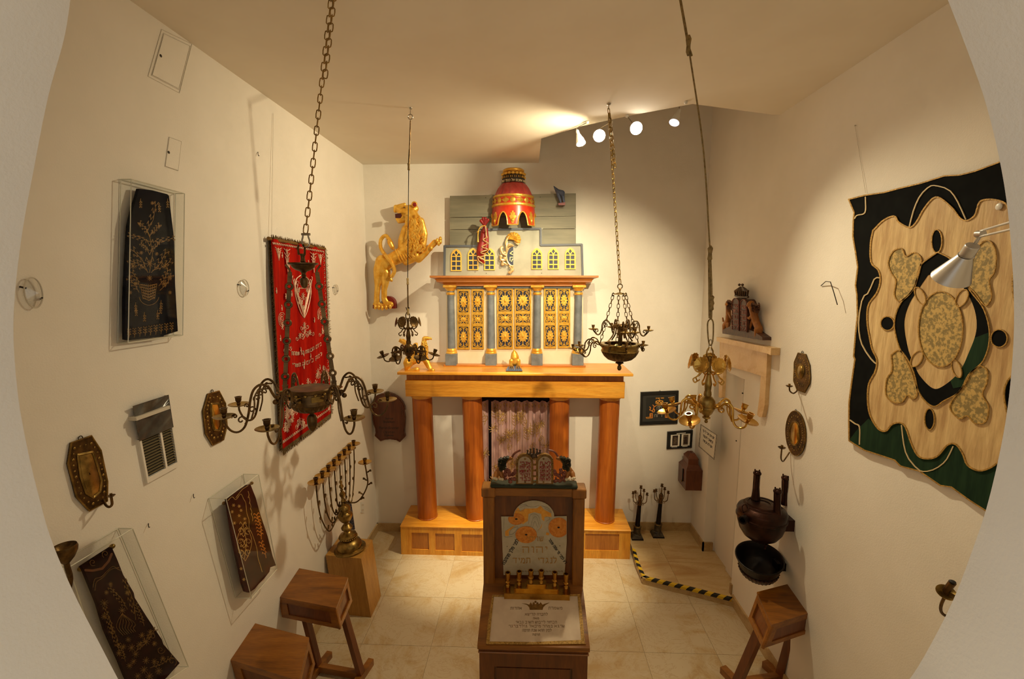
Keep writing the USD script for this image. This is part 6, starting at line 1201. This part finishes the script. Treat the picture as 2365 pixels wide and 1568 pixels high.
# carved tablets above the lintel
ZT = lambda x, y: (1640+x/4.6125, 640+y/4.6125)
ct2 = thing('lion_tablets_carving', 'brown carved tablets between two tawny lions above the marble door lintel', 'carving', PR(*ZT(340, 640)))
ptb = lambda *p: Polygon([ZT(*q) for q in p])
part(ct2, 'base', MB().plate(ptb((130,600),(135,560),(220,520),(400,555),(470,580),(556,640),(556,672)), PR, .06), 'carved_brown', smooth=False)
for x0, x1, dy in ((230,308,0),(318,392,14)):
    o = Polygon([ZT(x0, 560+dy), ZT(x0, 270+dy)]+[ZT(*p) for p in arc(((x0+x1)/2, 270+dy), (x1-x0)/2, 50, 180, 360, 12)]+[ZT(x1, 575+dy)])
    tb = part(ct2, 'tablet', MB().plate(o, PR, .068), 'carved_brown', smooth=False)
    g = MB().tube([PR(x, y, .070) for x, y in o.buffer(-1).simplify(.2).exterior.coords[:-1]], .0035, 5, closed=True)
    for k in range(4): g.tube([PR(*ZT(x0+6, 340+dy+k*58), .070), PR(*ZT(x1-6, 348+dy+k*58), .070)], .0035, 5)
    part(tb, 'ribs', g, 'carved_red')
    part(tb, 'lettering', MB().ribbon([l for k in range(5) for l in heb_mid(('אנכי','לא תש','זכור','כבד','לא')[k], ZT((x0+x1)/2, 322+dy+k*58), (34/4.61, 4/4.61), (0, -34/4.61), 48/4.61)], 1.0, Plane('R', .068), .003, q=1), 'carved_red', smooth=False)
cr = MB()
for i in range(7): x = 275+i*20; cr.tube([PR(*ZT(x, 200+i*2), .05), PR(*ZT(x-6+i*2, 150), .062), PR(*ZT(325+i*4, 105), .05)], [.006,.011,.006], 6)
cr.tube([PR(*ZT(x, y), .055) for x, y in smooth_line([(270,195),(330,212),(405,212)], 12)], .009, 6).ball(PR(*ZT(312,82), .05), .010).ball(PR(*ZT(345,82), .05), .010)
part(ct2, 'crown', cr, 'crown_dark')
def to_r(x, y, h): return PR(*ZT(x, y), .026+h*.8)
RR = lambda r: r*.00265/4.6
lc = lambda ch: [[(*p[:2], p[2], p[3]) for p in c] for c in ch]
for nm, ch in (('left', [[(200,275,.02,42),(195,330,.015,34),(195,400,.01,34),(190,460,.0,36),(160,510,0,38),(145,590,0,18)],[(200,380,.02,20),(225,440,.03,14)],[(190,500,.02,30),(190,590,.02,18)],[(140,470,.0,12),(135,435,.0,9)]]),
    ('right', [[(435,290,.03,46),(460,330,.02,52),(470,410,.02,44),(490,480,.01,42),(520,550,.01,44),(535,610,.0,22),(535,650,0,20)],[(450,410,.03,26),(420,440,.04,18),(400,432,.045,14)],[(500,560,.03,34),(490,640,.03,18)],[(450,460,.02,16),(425,560,.02,12)]])):
    l = part(ct2, 'lion', blob(ch, to_r, RR, .008, 4), 'tawny', smooth=60)
    mm = MB(); r_ = random.Random(5); cx, cy = (205,270) if nm == 'left' else (470,300); hx = 34 if nm == 'left' else 48
    for k in range(34):
        a = r_.random()*6.28; x, y = cx+hx*math.cos(a)*(.5+.6*r_.random()), cy+18+70*r_.random()-30
        if nm == 'right' and x < 440: x += 40
        mm.tube([to_r(x, y-16, .040), to_r(x+4, y+6, .052), to_r(x+2, y+28, .036)], [.003,.007,.003], 5)
    part(l, 'mane', mm, 'carved_brown', smooth=False); 
    part(l, 'muzzle', MB().ball(to_r(*((182,290) if nm == 'left' else (415,300)), .05), .016, (1,1.2,.9)), 'tawny')
# brass sconces of the right wall
S3 = lambda x, y: (1790+x/5.41, 790+y/5.41)
sconce('dark octagonal brass sconce, upper of the two beside the marble lintel', PR, [S3(*p) for p in ((285,130),(380,150),(430,290),(438,440),(430,520),(365,635),(270,600),(226,485),(235,250))], [S3(310+38*math.cos(a), 365+80*math.sin(a)) for a in np.linspace(0, 6.1, 20)], 'brass_old', .0022, 30, 1.4, S3(342,128), (((*S3(275,600),.006),(*S3(262,622),.03),(*S3(225,640),.07),(*S3(185,610),.10),(*S3(178,560),.105)), 2.2))
sconce('dark oval brass sconce, lower of the two beside the marble lintel', PR, [S3(255+126*math.cos(a)+10*math.sin(a), 1140+285*math.sin(a)) for a in np.linspace(0, 6.12, 36)], [S3(245+55*math.cos(a), 1140+140*math.sin(a)) for a in np.linspace(0, 6.1, 22)], 'brass', .0022, 34, 1.6, S3(260,858), (((*S3(182,1375),.006),(*S3(140,1440),.03),(*S3(100,1490),.07),(*S3(75,1450),.10),(*S3(84,1330),.105)), 2.4))
for a, b, lb in ((S3(328,640),S3(326,860),'thin hanging wire between the two dark sconces of the right wall'),(S3(238,1425),(1832,1120),'thin hanging wire below the lower oval sconce of the right wall')): single('hanging_wire', MB().tube([PR(*a, .003), PR(*b, .003)], .0009, 4), 'rib', lb, 'wire')
single('bent_wire', MB().tube([PR(x, y, h) for x, y, h in ((1896,660,.004),(1907,650,.02),(1918,651,.03),(1926,676,.035),(1934,704,.03))], .0022, 6), 'wire', 'bent dark wire hook on the right wall left of the silk hanging', 'hook')
single('loose_wire', MB().tube(smooth_line([PR(x, y, .004) for x, y in ((1781,806),(1787,815),(1794,812),(1797,806))], 12), .0012, 5), 'rib', 'loose thin wire at the right end of the marble lintel', 'wire')
# framed pictures and notice in the corner
PBk = Plane('B')
Z9 = lambda x, y: (1460+x/6.03, 880+y/6.03)
def framed(label, c, mat_, fw):
    q = QP(quad(*c), PBk); t = thing('framed_picture', label, 'picture', q(.5, 1))
    part(t, 'frame', MB().plate(sbox(0,0,1,1).difference(sbox(fw[0],fw[1],1-fw[0],1-fw[1])), q, .022), 'black_frame', smooth=False)
    part(t, 'mount', MB().plate(sbox(fw[0],fw[1],1-fw[0],1-fw[1]), q, .010), mat_, smooth=False)
    part(t, 'hanger', MB().torus(q(.5, -.02, .006), .006, .0015, (0,1,0), 10, 5), 'steel')
    return t, q
f1, q1 = framed('black framed picture of gold lions and crown on the back wall beside the portal', (Z9(122,158),Z9(650,135),Z9(632,595),Z9(110,615)), 'dark_mat', (.06,.09))
part(f1, 'picture', MB().plate(sbox(.15,.17,.88,.80), q1, .0015, .010), 'black_card', smooth=False)
U1 = lambda x, y: ((x-122)/520, (y-150)/455)
g = []
for s in (-1, 1):
    X_ = lambda x: 380+s*(x-380) 
    g += [[U1(X_(x), y) for x, y in p] for p in (((290,330),(310,350),(300,390),(285,420),(300,430)),((310,360),(335,345)),((300,380),(320,400),(310,430)),((285,410),(250,400),(262,370),(248,355)),((255,450),(255,510),(290,510),(290,450),(255,450)),((270,455),(270,505)))]
crw = [[U1(x, y) for x, y in p] for p in (((330,300),(335,280),(380,270),(425,280),(430,300)),((330,310),(380,318),(430,310)),((340,290),(360,305),(380,280),(400,305),(420,290)),((380,270),(380,258)),((340,335),(420,335)))]
mid_ = [[U1(x, y) for x, y in p] for p in (((350,400),(350,360),(375,350),(375,430)),((385,430),(385,350),(410,360),(410,400)),((345,440),(415,440)),((320,500),(320,465),(345,465),(345,500)),((360,500),(360,462),(420,462),(420,500)))]
def aspect(lines): return lines
part(f1, 'gold_lions', MB().ribbon(g, .022, q1, .001, .0115, q=1), 'orange_ink', smooth=False); part(f1, 'gold_crown', MB().ribbon(crw, .02, q1, .001, .0115, q=1), 'amber_ink', smooth=False); part(f1, 'grey_tablets', MB().ribbon(mid_, .012, q1, .001, .0115, q=1), 'grey_ink', smooth=False)
part(f1, 'lettering', MB().ribbon(heb_mid('כתר תורה', U1(382,250), (.03,0), (0,-.035), .22), .008, q1, .001, .0115, q=1).ribbon(heb_mid('לכבוד', U1(225,515), (.03,0), (0,-.04), .12), .010, q1, .001, .0115, q=1), 'amber_ink', smooth=False)
f2, q2 = framed('small black framed pair of brown photographs below the gold lion picture', (Z9(495,712),Z9(848,684),Z9(832,930),Z9(485,950)), 'black_card', (.05,.07))
for u0, u1, m_ in ((.13,.49,'sepia_dark'),(.56,.90,'sepia')):
    ph = part(f2, 'photograph', MB().plate(sbox(u0,.18,u1,.86), q2, .001, .011), 'paper', smooth=False)
    part(ph, 'image', MB().plate(sbox(u0+.07,.23,u1-.07,.80), q2, .001, .012), m_, smooth=False)
    um = (u0+u1)/2; part(ph, 'image_figure', MB().plate(unary_union([affinity.scale(Point(um,.42).buffer(.06), 1, 1.5), sbox(um-.07,.50,um+.07,.74)]), q2, .0008, .013), 'sepia' if m_ == 'sepia_dark' else 'sepia_dark', smooth=False)
    part(f2, 'caption_slip', MB().plate(sbox(u0+.05,.875,u1-.08,.92), q2, .001, .011), 'paper', smooth=False)
part(f2, 'caption_slip', MB().plate(sbox(.36,.10,.72,.15), q2, .001, .011), 'paper', smooth=False)
ZN = lambda x, y: (1510+x/5.225, 780+y/5.225)
qn = QP(quad(ZN(565,1042),ZN(762,1172),ZN(728,1472),ZN(540,1310)), PR)
no = thing('wall_notice', 'white notice with three hebrew lines and a thin black border above the alms box', 'notice', qn(.5, 1))
part(no, 'sheet', MB().plate(sbox(0,0,1,1), qn, .003), 'paper', smooth=False)
part(no, 'border', MB().plate(unary_union([sbox(0,0,1,1).difference(sbox(.02,.015,.98,.985)), sbox(.04,.03,.96,.97).difference(sbox(.05,.037,.95,.963))]), qn, .0006, .003), 'black_ink', smooth=False)
part(no, 'lettering', MB().ribbon([l for t, v, w in (('אם אין אני לי מי', .24, .72),('וכשאני לעצמי', .44, .62),('אם לא עכשיו', .64, .6)) for l in heb_mid(t, (.5, v), (.06,0), (0,-.085), w)], .016, qn, .0006, .003, q=1), 'black_ink', smooth=False)
# alms box
ax_, ay0, ay1 = 1.487, 4.13, 4.345; az0, az1 = onY(1598,1133,ay0)[2], onY(1602,1088,ay0)[2]
al = thing('alms_box', 'brown wooden wall box with a stepped pointed lid in the corner by the door', 'box', ((ax_+XR)/2, ay0, az0))
X1 = XR-.002
part(al, 'body', MB().box(ax_, X1, ay0, ay1, az0, az1, .002), 'chestnut', smooth=False)
def rct(k, z, dx=0.0): cx, cy, w, l = (ax_+X1)/2+dx, (ay0+ay1)/2, (X1-ax_)/2*k, (ay1-ay0)/2*k; return [(cx-w,cy-l,z),(cx+w,cy-l,z),(cx+w,cy+l,z),(cx-w,cy+l,z)]
part(al, 'sloping_shoulder', MB().hexa(rct(1.02, az1)+rct(.66, az1+.045)), 'chestnut', smooth=False)
part(al, 'upper_box', MB().hexa(rct(.64, az1+.045)+rct(.62, az1+.10)), 'chestnut', smooth=False); part(al, 'pointed_lid', MB().hexa(rct(.66, az1+.10)+rct(.30, az1+.145)), 'chestnut', smooth=False)
part(al, 'latch', MB().box(ax_-.008, ax_, ay0+.07, ay0+.085, az0+.06, az1-.01, .002), 'iron'); part(al, 'padlock', MB().box(ax_-.016, ax_-.006, ay0+.068, ay0+.088, az0+.05, az0+.07, .004), 'brass_dark')
part(al, 'coin_slot', MB().box((ax_+X1)/2-.002, (ax_+X1)/2+.002, (ay0+ay1)/2-.025, (ay0+ay1)/2+.025, az1+.1448, az1+.1458), 'black_ink', smooth=False)
# two floor candlesticks on the step
fc0 = onZ(1470, 1241, HP); fc1 = onZ(1518, 1236, HP); kF = fc0[1]/FOC
fc = thing('floor_candlestick', 'left of the two tall black column candelabra on the marble step, touching the portal plinth', 'candelabrum', fc0)
lean_f = np.array([.030, .0, .33]); fz = lambda t: fc0+lean_f*t
sq = lambda h, z, o=0: [(fc0[0]-h+o,fc0[1]-h,z),(fc0[0]+h+o,fc0[1]-h,z),(fc0[0]+h+o,fc0[1]+h,z),(fc0[0]-h+o,fc0[1]+h,z)]
part(fc, 'foot', MB().hexa(sq(.056, HP)+sq(.054, HP+.014)), 'black_metal', smooth=False); part(fc, 'foot_plinth', MB().hexa(sq(.054, HP+.014)+sq(.040, HP+.038)), 'granite', smooth=False)
B0 = np.array([fc0[0], fc0[1], HP+.036]); axf = np.array([.055, 0, 1.0]); axf /= np.linalg.norm(axf); W = lambda z: B0+axf*z
part(fc, 'drum', MB().lathe([(.040,0),(.042,.004),(.036,.010),(.034,.016),(.034,.078),(.038,.084),(.036,.090),(0,.092)], B0, axf, k=28), 'granite')
part(fc, 'drum_ring', MB().lathe([(.034,.078),(.039,.083),(.035,.091),(.025,.092)], B0, axf, k=28), 'brass_old')
part(fc, 'shaft', MB().lathe([(.025,.090),(.0235,.10),(.018,.30),(0,.30)], B0, axf, k=28), 'black_metal')
part(fc, 'collar', MB().lathe([(.016,.298),(.022,.304),(.018,.314),(.015,.335),(.019,.365),(.021,.385),(.016,.390),(.012,.400),(0,.40)], B0, axf, k=20), 'bronze')
for i in range(5):
    a = i*2*math.pi/5+.5; d = np.array([math.cos(a), -math.sin(a), 0]); c = W(.33)
    pp = smooth_line([c+d*.014, c+d*.035-np.array([0,0,.006]), c+d*.060+np.array([0,0,.012]), c+d*.066+np.array([0,0,.045]), c+d*.068+np.array([0,0,.060 if i%2 else .085])], 16)
    ar = part(fc, 'arm', MB().tube(pp, .0036, 6).tube([c+d*.03*0+np.array(o) for o in [p*.0 for p in pp[:2]]], .001, 4) if 0 else MB().tube(pp, .0036, 6), 'bronze')
    part(ar, 'scroll', MB().tube([c+d*(.030+.009*math.cos(t))+np.array([0,0,-.012+.009*math.sin(t)]) for t in np.linspace(1.2, 6.5, 12)], .0022, 5), 'bronze')
    part(ar, 'candle_cup', MB().lathe([(0,0),(.012,.002),(.014,.006),(.006,.009),(.009,.016),(.011,.026),(.008,.026),(0,.018)], pp[-1], k=12, flute=lambda th, z: 1+.16*np.cos(th*6)), 'bronze')
tp = part(fc, 'top_stem', MB().tube([W(.395), W(.47)], [.006,.004], 8), 'bronze'); part(tp, 'candle_cup', MB().lathe([(0,0),(.013,.003),(.015,.008),(.007,.010),(.010,.018),(.012,.030),(.008,.030),(0,.02)], W(.468), k=12, flute=lambda th, z: 1+.16*np.cos(th*6)), 'bronze')
copy(fc, 'right of the two tall black column candelabra on the marble step, nearer the corner', fc1-fc0)
# copper cistern and basin
XCi, YCi = 1.468, 2.745; kC2 = YCi/FOC*.98
cz_ = lambda q: onY(1780, q, YCi)[2]
cis = thing('copper_cistern', 'dark copper water cistern with three upright paw-topped legs on the right wall', 'cistern', (XCi, YCi, cz_(1262)))
oC = np.array([XCi, YCi, 0]); zC = lambda q, up=0: onY(1778, q, YCi)[2]
part(cis, 'body', MB().lathe([(0,zC(1248)),(22*kC2,zC(1246)),(38*kC2,zC(1236)),(48*kC2,zC(1222)),(53*kC2,zC(1206)),(54.5*kC2,zC(1196)),(57*kC2,zC(1194)),(57*kC2,zC(1191)),(55*kC2,zC(1189)),(56*kC2,zC(1180)),(53*kC2,zC(1174)),(44*kC2,zC(1169)),(42*kC2,zC(1166)),(36*kC2,zC(1165)),(35*kC2,zC(1162)),(31*kC2,zC(1161.5)),(30*kC2,zC(1163)),(18*kC2,zC(1162)),(17*kC2,zC(1163.5)),(6*kC2,zC(1162.5)),(0,zC(1162))], oC, k=48), 'copper_dark')
part(cis, 'wall_bracket', MB().box(XCi, XR-.001, YCi-.06, YCi+.06, zC(1215), zC(1190)), 'copper_dark', smooth=False)
for (x, q, y, q2, dx) in ((1745,1152,YCi+.05,1084,4),(1813,1164,YCi+.06,1095,1),(1795,1192,YCi-.085,1126,1)):
    a, b = onY(x, q, y), onY(x+dx, q2+9, y); fx = part(cis, 'leg', MB().tube([lerp(a, b, t) for t in (0,.15,.5,.85,1)], [11*kC2, 9*kC2, 7*kC2, 6.6*kC2, 8*kC2], 12), 'copper_dark')
    rb = MB()
    for j in range(5): an = j*math.pi*2/5; o = np.array([math.cos(an), math.sin(an), 0])*6.6*kC2; rb.tube([a+o*1.3, lerp(a,b,.4)+o, b+o], 1.6*kC2, 5)
    part(fx, 'flutes', rb, 'copper_dark')
    pw = MB().ball(b, 9.5*kC2, (1,1,.7))
    for j in range(4): an = j*math.pi/2+.4; o = np.array([math.cos(an), math.sin(an), 0])*7*kC2; pw.tube([b+o*.8, b+o*1.0+np.array([0,0,8*kC2])], [3*kC2, 1.6*kC2], 6)
    part(fx, 'paw', pw, 'copper_dark')
sp0, sp1 = onY(1729,1192,YCi-.03), onY(1715,1202,YCi-.09)
d_ = (sp1-sp0)/np.linalg.norm(sp1-sp0); part(cis, 'spout', MB().lathe([(7*kC2,0),(8*kC2,.02),(9.5*kC2,np.linalg.norm(sp1-sp0)-.004),(9.5*kC2,np.linalg.norm(sp1-sp0)),(6*kC2,np.linalg.norm(sp1-sp0)),(6*kC2,.03),(0,.03)], sp0, d_, k=20), 'black_metal')
part(cis, 'handle', MB().tube(smooth_line([onY(x, q, YCi-.04) for x, q in ((1717,1186),(1714,1172),(1718,1165),(1724,1166),(1726,1174))], 16), 1.4*kC2, 6), 'copper_dark')
part(cis, 'drain_tap', MB().lathe([(4*kC2,0),(3*kC2,-.012),(1.6*kC2,-.024),(2.2*kC2,-.030),(0,-.034)], np.array([XCi+.02, YCi-.03, zC(1251)]), k=12), 'copper_dark')
bo = onX(1754, 1288, 1.485); bk = bo[1]/FOC*.98; bax = np.array([-.10, -.22, 1.0])
bas = thing('copper_basin', 'black copper basin fixed to the right wall below the cistern', 'basin', bo-np.array([0,0,.15]))
part(bas, 'bowl', MB().lathe([(r*bk, z*bk) for r, z in ((0,-52),(20,-52),(30,-49),(38,-43),(43,-32),(48,-18),(51,-6),(54,0),(54.5,2),(53,3),(50,0),(46,-14),(40,-30),(32,-40),(20,-45),(8,-45.5),(0,-45))], bo, bax, k=56), 'black_metal', smooth=40)
part(bas, 'ribbed_foot', MB().lathe([(r*bk, z*bk) for r, z in ((44,-30),(46,-32),(41,-44),(34,-52),(26,-53))], bo, bax, k=96, flute=lambda th, z: 1+.03*np.cos(th*32)), 'copper_dark')
part(bas, 'rolled_rim', MB().torus(bo+bax/np.linalg.norm(bax)*1.5*bk, 53.5*bk, 1.6*bk, bax, 48, 7), 'black_metal')
part(bas, 'wall_bracket', MB().box(bo[0]+.10, XR-.001, bo[1]-.03, bo[1]+.03, bo[2]-.07, bo[2]-.02), 'black_metal', smooth=False)
# the sconce cut by the right edge of the opening
so2 = thing('brass_sconce', 'small brass candle sconce with a round pan at the right edge of the opening', 'sconce', PR(2182, 1415))
pd = PR(2184, 1372, .07)
part(so2, 'drip_pan', MB().lathe([(0,0),(.012,.001),(.026,.006),(.031,.012),(.030,.014),(.014,.006),(0,.004)], pd, (-.25,-.45,1), k=28), 'brass_old')
part(so2, 'candle_cup', MB().tube([pd, pd+np.array([.0,.0,.014]), PR(2200,1345,.07)], [.008,.011,.0115], 14), 'bronze')
part(so2, 'cup_hole', MB().ball(PR(2200,1343.5,.072), .0105, (1,1,.5)), 'black_ink')
part(so2, 'arm', MB().tube(smooth_line([pd-np.array([0,0,.004]), PR(2174,1396,.065), PR(2173,1410,.05), PR(2180,1420,.03), PR(2192,1424,.002)], 18), .0052, 8), 'bronze')
part(so2, 'wall_plate', MB().plate(Point(2196,1424).buffer(10), PR, .006), 'brass_old')
# ---------------------------------------------------------------- silk hanging
T1 = lambda x, y: (1900+x/2.852, 350+y/2.852)
T2 = lambda x, y: (1900+x/3.135, 750+y/3.135)
o1, o2 = (lambda *p: [T1(*q) for q in p]), (lambda *p: [T2(*q) for q in p])
outline = o1((170,315),(275,288),(400,270),(500,243),(640,210),(800,160),(900,155),(1000,130),(1175,65))+[(2420,338),(2430,700),(2420,1150),(2400,1262)]+o2((1170,1340),(1060,1270),(930,1175),(850,1163),(700,1060),(560,1022),(520,980),(400,940),(300,908),(190,840),(188,700),(190,560),(205,440),(232,250))+o1((203,1350),(215,1200),(228,1080),(224,940),(215,880),(230,760),(215,660),(198,560),(200,470),(206,400))
tap = thing('silk_hanging', 'large black and green velvet hanging with a cream silk field on the right wall', 'wall hanging', PR(2170, 1100))
g0 = Polygon(outline).buffer(0)
part(tap, 'velvet_ground', MB().plate(g0, PR, .012, .004), 'black_velvet', smooth=False)
TP = lambda h: Plane('R', h)
green = Polygon(o2((195,840),(200,825),(240,770),(330,680),(400,740),(700,700),(1000,700),(1400,650),(1600,1600),(1100,1400),(100,1000))).intersection(g0.buffer(-1.2))
part(tap, 'green_velvet', MB().plate(green, TP(.016), .0015), 'green_velvet', smooth=False)
fpts = o1((330,520),(400,452),(470,425),(500,465),(570,500),(615,465),(660,385),(720,312),(770,305),(850,370),(900,435),(945,455),(1000,420),(1030,335),(1080,315),(1150,320),(1205,345),(1240,420))+[(2350,480),(2360,580),(2350,600),(2338,640),(2341,690),(2356,730),(2362,800),(2350,850),(2326,880),(2318,910),(2326,955),(2345,985),(2340,1030)]+o2((1262,1000),(1190,1045),(1120,1055),(1045,1015),(1010,930),(960,865),(900,872),(830,950),(760,970),(690,950),(640,860),(600,745),(560,710),(500,722),(455,770),(400,752),(345,662),(325,560),(332,430),(380,335),(390,250),(358,180))+o1((310,1235),(292,1120),(300,1010),(355,930),(378,850),(365,780),(318,730),(314,610))
fld = Polygon(smooth_line(fpts+fpts[:1], 220)).buffer(0)
part(tap, 'silk_field', MB().plate(fld, TP(.0165), .0025), 'silk', smooth=False)
br = MB(); 
def braid_of(g, w, h): br.plate(g.boundary.buffer(w/2, quad_segs=2), TP(h), .003)
braid_of(fld, 3.4, .019); br.plate(g0.boundary.buffer(1.5, quad_segs=2), TP(.015), .004)
def el1(c, rx, ry, rot=0, n=40): return Polygon([T1(c[0]+rx*math.cos(a)*math.cos(rot)-ry*math.sin(a)*math.sin(rot), c[1]+rx*math.cos(a)*math.sin(rot)+ry*math.sin(a)*math.cos(rot)) for a in np.linspace(0, 2*math.pi, n)[:-1]])
ro = Polygon(smooth_line(o1((755,662),(830,700),(930,780),(960,900),(1060,1040),(1098,1210),(1060,1370),(960,1470),(900,1580),(800,1640),(725,1678),(640,1600),(570,1420),(500,1280),(470,1130),(510,1000),(600,900),(625,800),(650,740),(755,662)), 120)).buffer(0)
ri = Polygon(smooth_line(o1((690,815),(770,790),(830,830),(930,900),(1000,1040),(1012,1180),(960,1330),(900,1450),(800,1540),(725,1560),(640,1480),(600,1400),(560,1300),(535,1130),(570,1000),(640,890),(690,815)), 100)).buffer(0)
ring = ro.difference(ri)
part(tap, 'velvet_ring', MB().plate(ring, TP(.019), .0015), 'black_velvet', smooth=False); part(tap, 'green_ring_part', MB().plate(ring.intersection(Polygon(o1((860,1560),(800,1400),(940,1250),(1200,1150),(1150,1500)))), TP(.0205), .0008), 'green_velvet', smooth=False)
med = el1((775,1170), 146, 248)
part(tap, 'brocade_medallion', MB().plate(med, TP(.019), .002), 'brocade', smooth=False)
for g in (ro, med): braid_of(g, 2.6, .021)
for c, rx, ry, rot in (((640,950),28,62,-.45),((915,965),34,62,.5),((618,1365),32,58,.55),((880,1430),28,62,-.35)):
    e = el1(c, rx, ry, rot); part(tap, 'silk_loop', MB().plate(e, TP(.0215), .001), 'silk', smooth=False); braid_of(e, 2.0, .0225)
for c, rx, ry in (((425,1132),44,46),((1160,1230),54,58),((750,590),34,76),((702,1762),32,70)):
    e = el1(c, rx, ry); part(tap, 'velvet_spot', MB().plate(e, TP(.019), .0015), 'black_velvet', smooth=False); braid_of(e, 2.4, .020)
for p in (((440,690),(470,650),(520,640),(545,690),(600,665),(645,700),(640,770),(605,880),(560,950),(500,985),(470,940),(480,850),(450,800),(430,740)), ((1010,640),(1060,590),(1110,600),(1140,680),(1130,790),(1095,850),(1110,950),(1090,1000),(1060,1010),(1000,930),(945,870),(960,760)),
          ((450,1340),(490,1310),(530,1330),(580,1410),(610,1500),(620,1600),(590,1630),(555,1605),(520,1650),(460,1650),(415,1600),(420,1500),(455,1440)), ((1040,1410),(1080,1440),(1080,1520),(1050,1600),(1090,1680),(1070,1780),(1000,1790),(950,1740),(900,1760),(840,1700),(850,1640),(930,1540),(980,1450))):
    e = Polygon(smooth_line(o1(*p)+[T1(*p[0])], 60)).buffer(0); part(tap, 'brocade_patch', MB().plate(e, TP(.019), .002), 'brocade', smooth=False); braid_of(e, 2.6, .021)
part(tap, 'gold_braid', br, 'braid', smooth=False)
for l in (o1((570,492),(598,385),(640,292),(700,232),(745,225),(830,252),(885,325),(940,445)), o1((372,832),(340,838),(300,930),(262,965),(237,1100),(240,1200),(262,1282),(320,1370),(355,1400)), o1((280,300),(278,400),(225,420),(210,440)), o2((570,728),(585,860),(615,960),(690,1048),(740,1062),(810,1045),(880,995),(915,940),(942,882)), o2((196,690),(230,715),(265,742),(265,865))): part(tap, 'pale_braid', MB().ribbon([smooth_line(l, 16)], 2.6, TP(.0165), .003, q=2), 'braid_pale', smooth=False)
part(tap, 'white_button', MB().ball(PR(2307,477,.024), .012, (.4,1,1)), 'white_plastic')
single('hanging_wire', MB().tube([PR(1975,292,.003), PR(1999,445,.006)], .0008, 4).ball(PR(1975,290,.006), .004, sub=1), 'rib', 'thin hanging wire above the left corner of the silk hanging', 'wire')
# ---------------------------------------------------------------- clip lamp before the hanging
ZL = lambda x, y: (2040+x/4.9, 440+y/4.9); yl = 1.40
lp = thing('clip_lamp', 'small silver cone lamp on a jointed arm before the silk hanging', 'lamp', onY(2336, 520, 1.2))
mo = onY(*ZL(765,990), yl+.05); nk = onY(*ZL(930,740), yl); so_ = onY(*ZL(1005,660), yl)
dl = (mo-nk)/np.linalg.norm(mo-nk); Ll = np.linalg.norm(mo-nk); rl = 37/FOC*yl
part(lp, 'shade', MB().lathe([(rl*.36,0),(rl,Ll),(rl*.985,Ll),(rl*.345,.002)], nk, dl, k=36), 'alu')
part(lp, 'socket', MB().lathe([(0,-.03),(rl*.33,-.03),(rl*.36,-.026),(rl*.36,.002),(rl*.40,.003),(rl*.40,.006),(rl*.34,.008)], nk+(so_-nk)*.25, dl, k=28), 'alu')
part(lp, 'bulb', MB().ball(nk+dl*Ll*.55, rl*.42), 'white_plastic')
j1, j2 = onY(*ZL(1095,490), yl-.03), np.array([.95, .72, 2.70])
part(lp, 'arm', MB().tube([so_+(nk-so_)*.1, j1], .0034, 8).tube([so_+np.array([.006,.0,.008]), j1+np.array([.008,0,.004])], .0030, 8), 'alu')
for o in (-.008, .008): part(lp, 'arm', MB().tube([j1+np.array([0,0,o]), j2+np.array([0,0,o*1.6])], .0032, 8), 'alu')
part(lp, 'joint', MB().lathe([(0,-.009),(.010,-.009),(.010,.009),(0,.009)], j1, (0,1,0), k=16), 'alu'); part(lp, 'mount', MB().lathe([(0,0),(.022,0),(.022,-.02),(.014,-.022),(0,-.022)], np.array([.95,.722,2.70]), (0,-1,0), k=20), 'alu')
# ---------------------------------------------------------------- the four spotlights at the raised ceiling corner
for i, (x, q, y, aim, lab, blb, knob) in enumerate(((1341,329,3.34,(.25,-.35,-1.0),'leftmost small white spotlight under the raised ceiling corner','bulb_warm',(1357,291)),(1384,313,3.27,(-.12,-1,-.55),'bright small spotlight just left of the bowl chandelier chain','bulb',(1412,290)),(1469,296,3.20,(.0,-1,-.38),'brightest round spotlight right of the bowl chandelier chain','bulb',(1448,277)),(1558,281,3.14,(-.45,-.35,-1.0),'rightmost small spotlight under the raised ceiling corner','bulb_cool',(1584,246)))):
    m_ = onY(x, q, y); d = np.array(aim, float); d /= np.linalg.norm(d); r0 = .042 if i in (1, 2) else .034
    t = thing('spotlight', lab, 'spotlight', m_)
    b = m_-d*.075
    part(t, 'shade', MB().lathe([(.010,0),(.014,.012),(.020,.03),(r0,.082),(r0*.97,.084),(.018,.034),(.008,.014)], b, d, k=28), 'white_plastic' if i != 1 else 'alu')
    part(t, 'bulb', MB().lathe([(0,.070),(r0*.82,.066),(r0*.55,.052),(0,.046)], b, d, k=24), blb)
    part(t, 'socket', MB().lathe([(0,-.022),(.010,-.022),(.012,-.004),(.010,.002),(0,.002)], b, d, k=16), 'white_plastic')
    kb = onZ(knob[0], knob[1]-9, ZC-.008); top = b-d*.02
    part(t, 'arm', MB().tube(smooth_line([top, top+np.array([0,0,.02]), kb], 10), .0032, 7), 'steel'); part(t, 'knob', MB().ball(kb, .011), 'white_plastic')
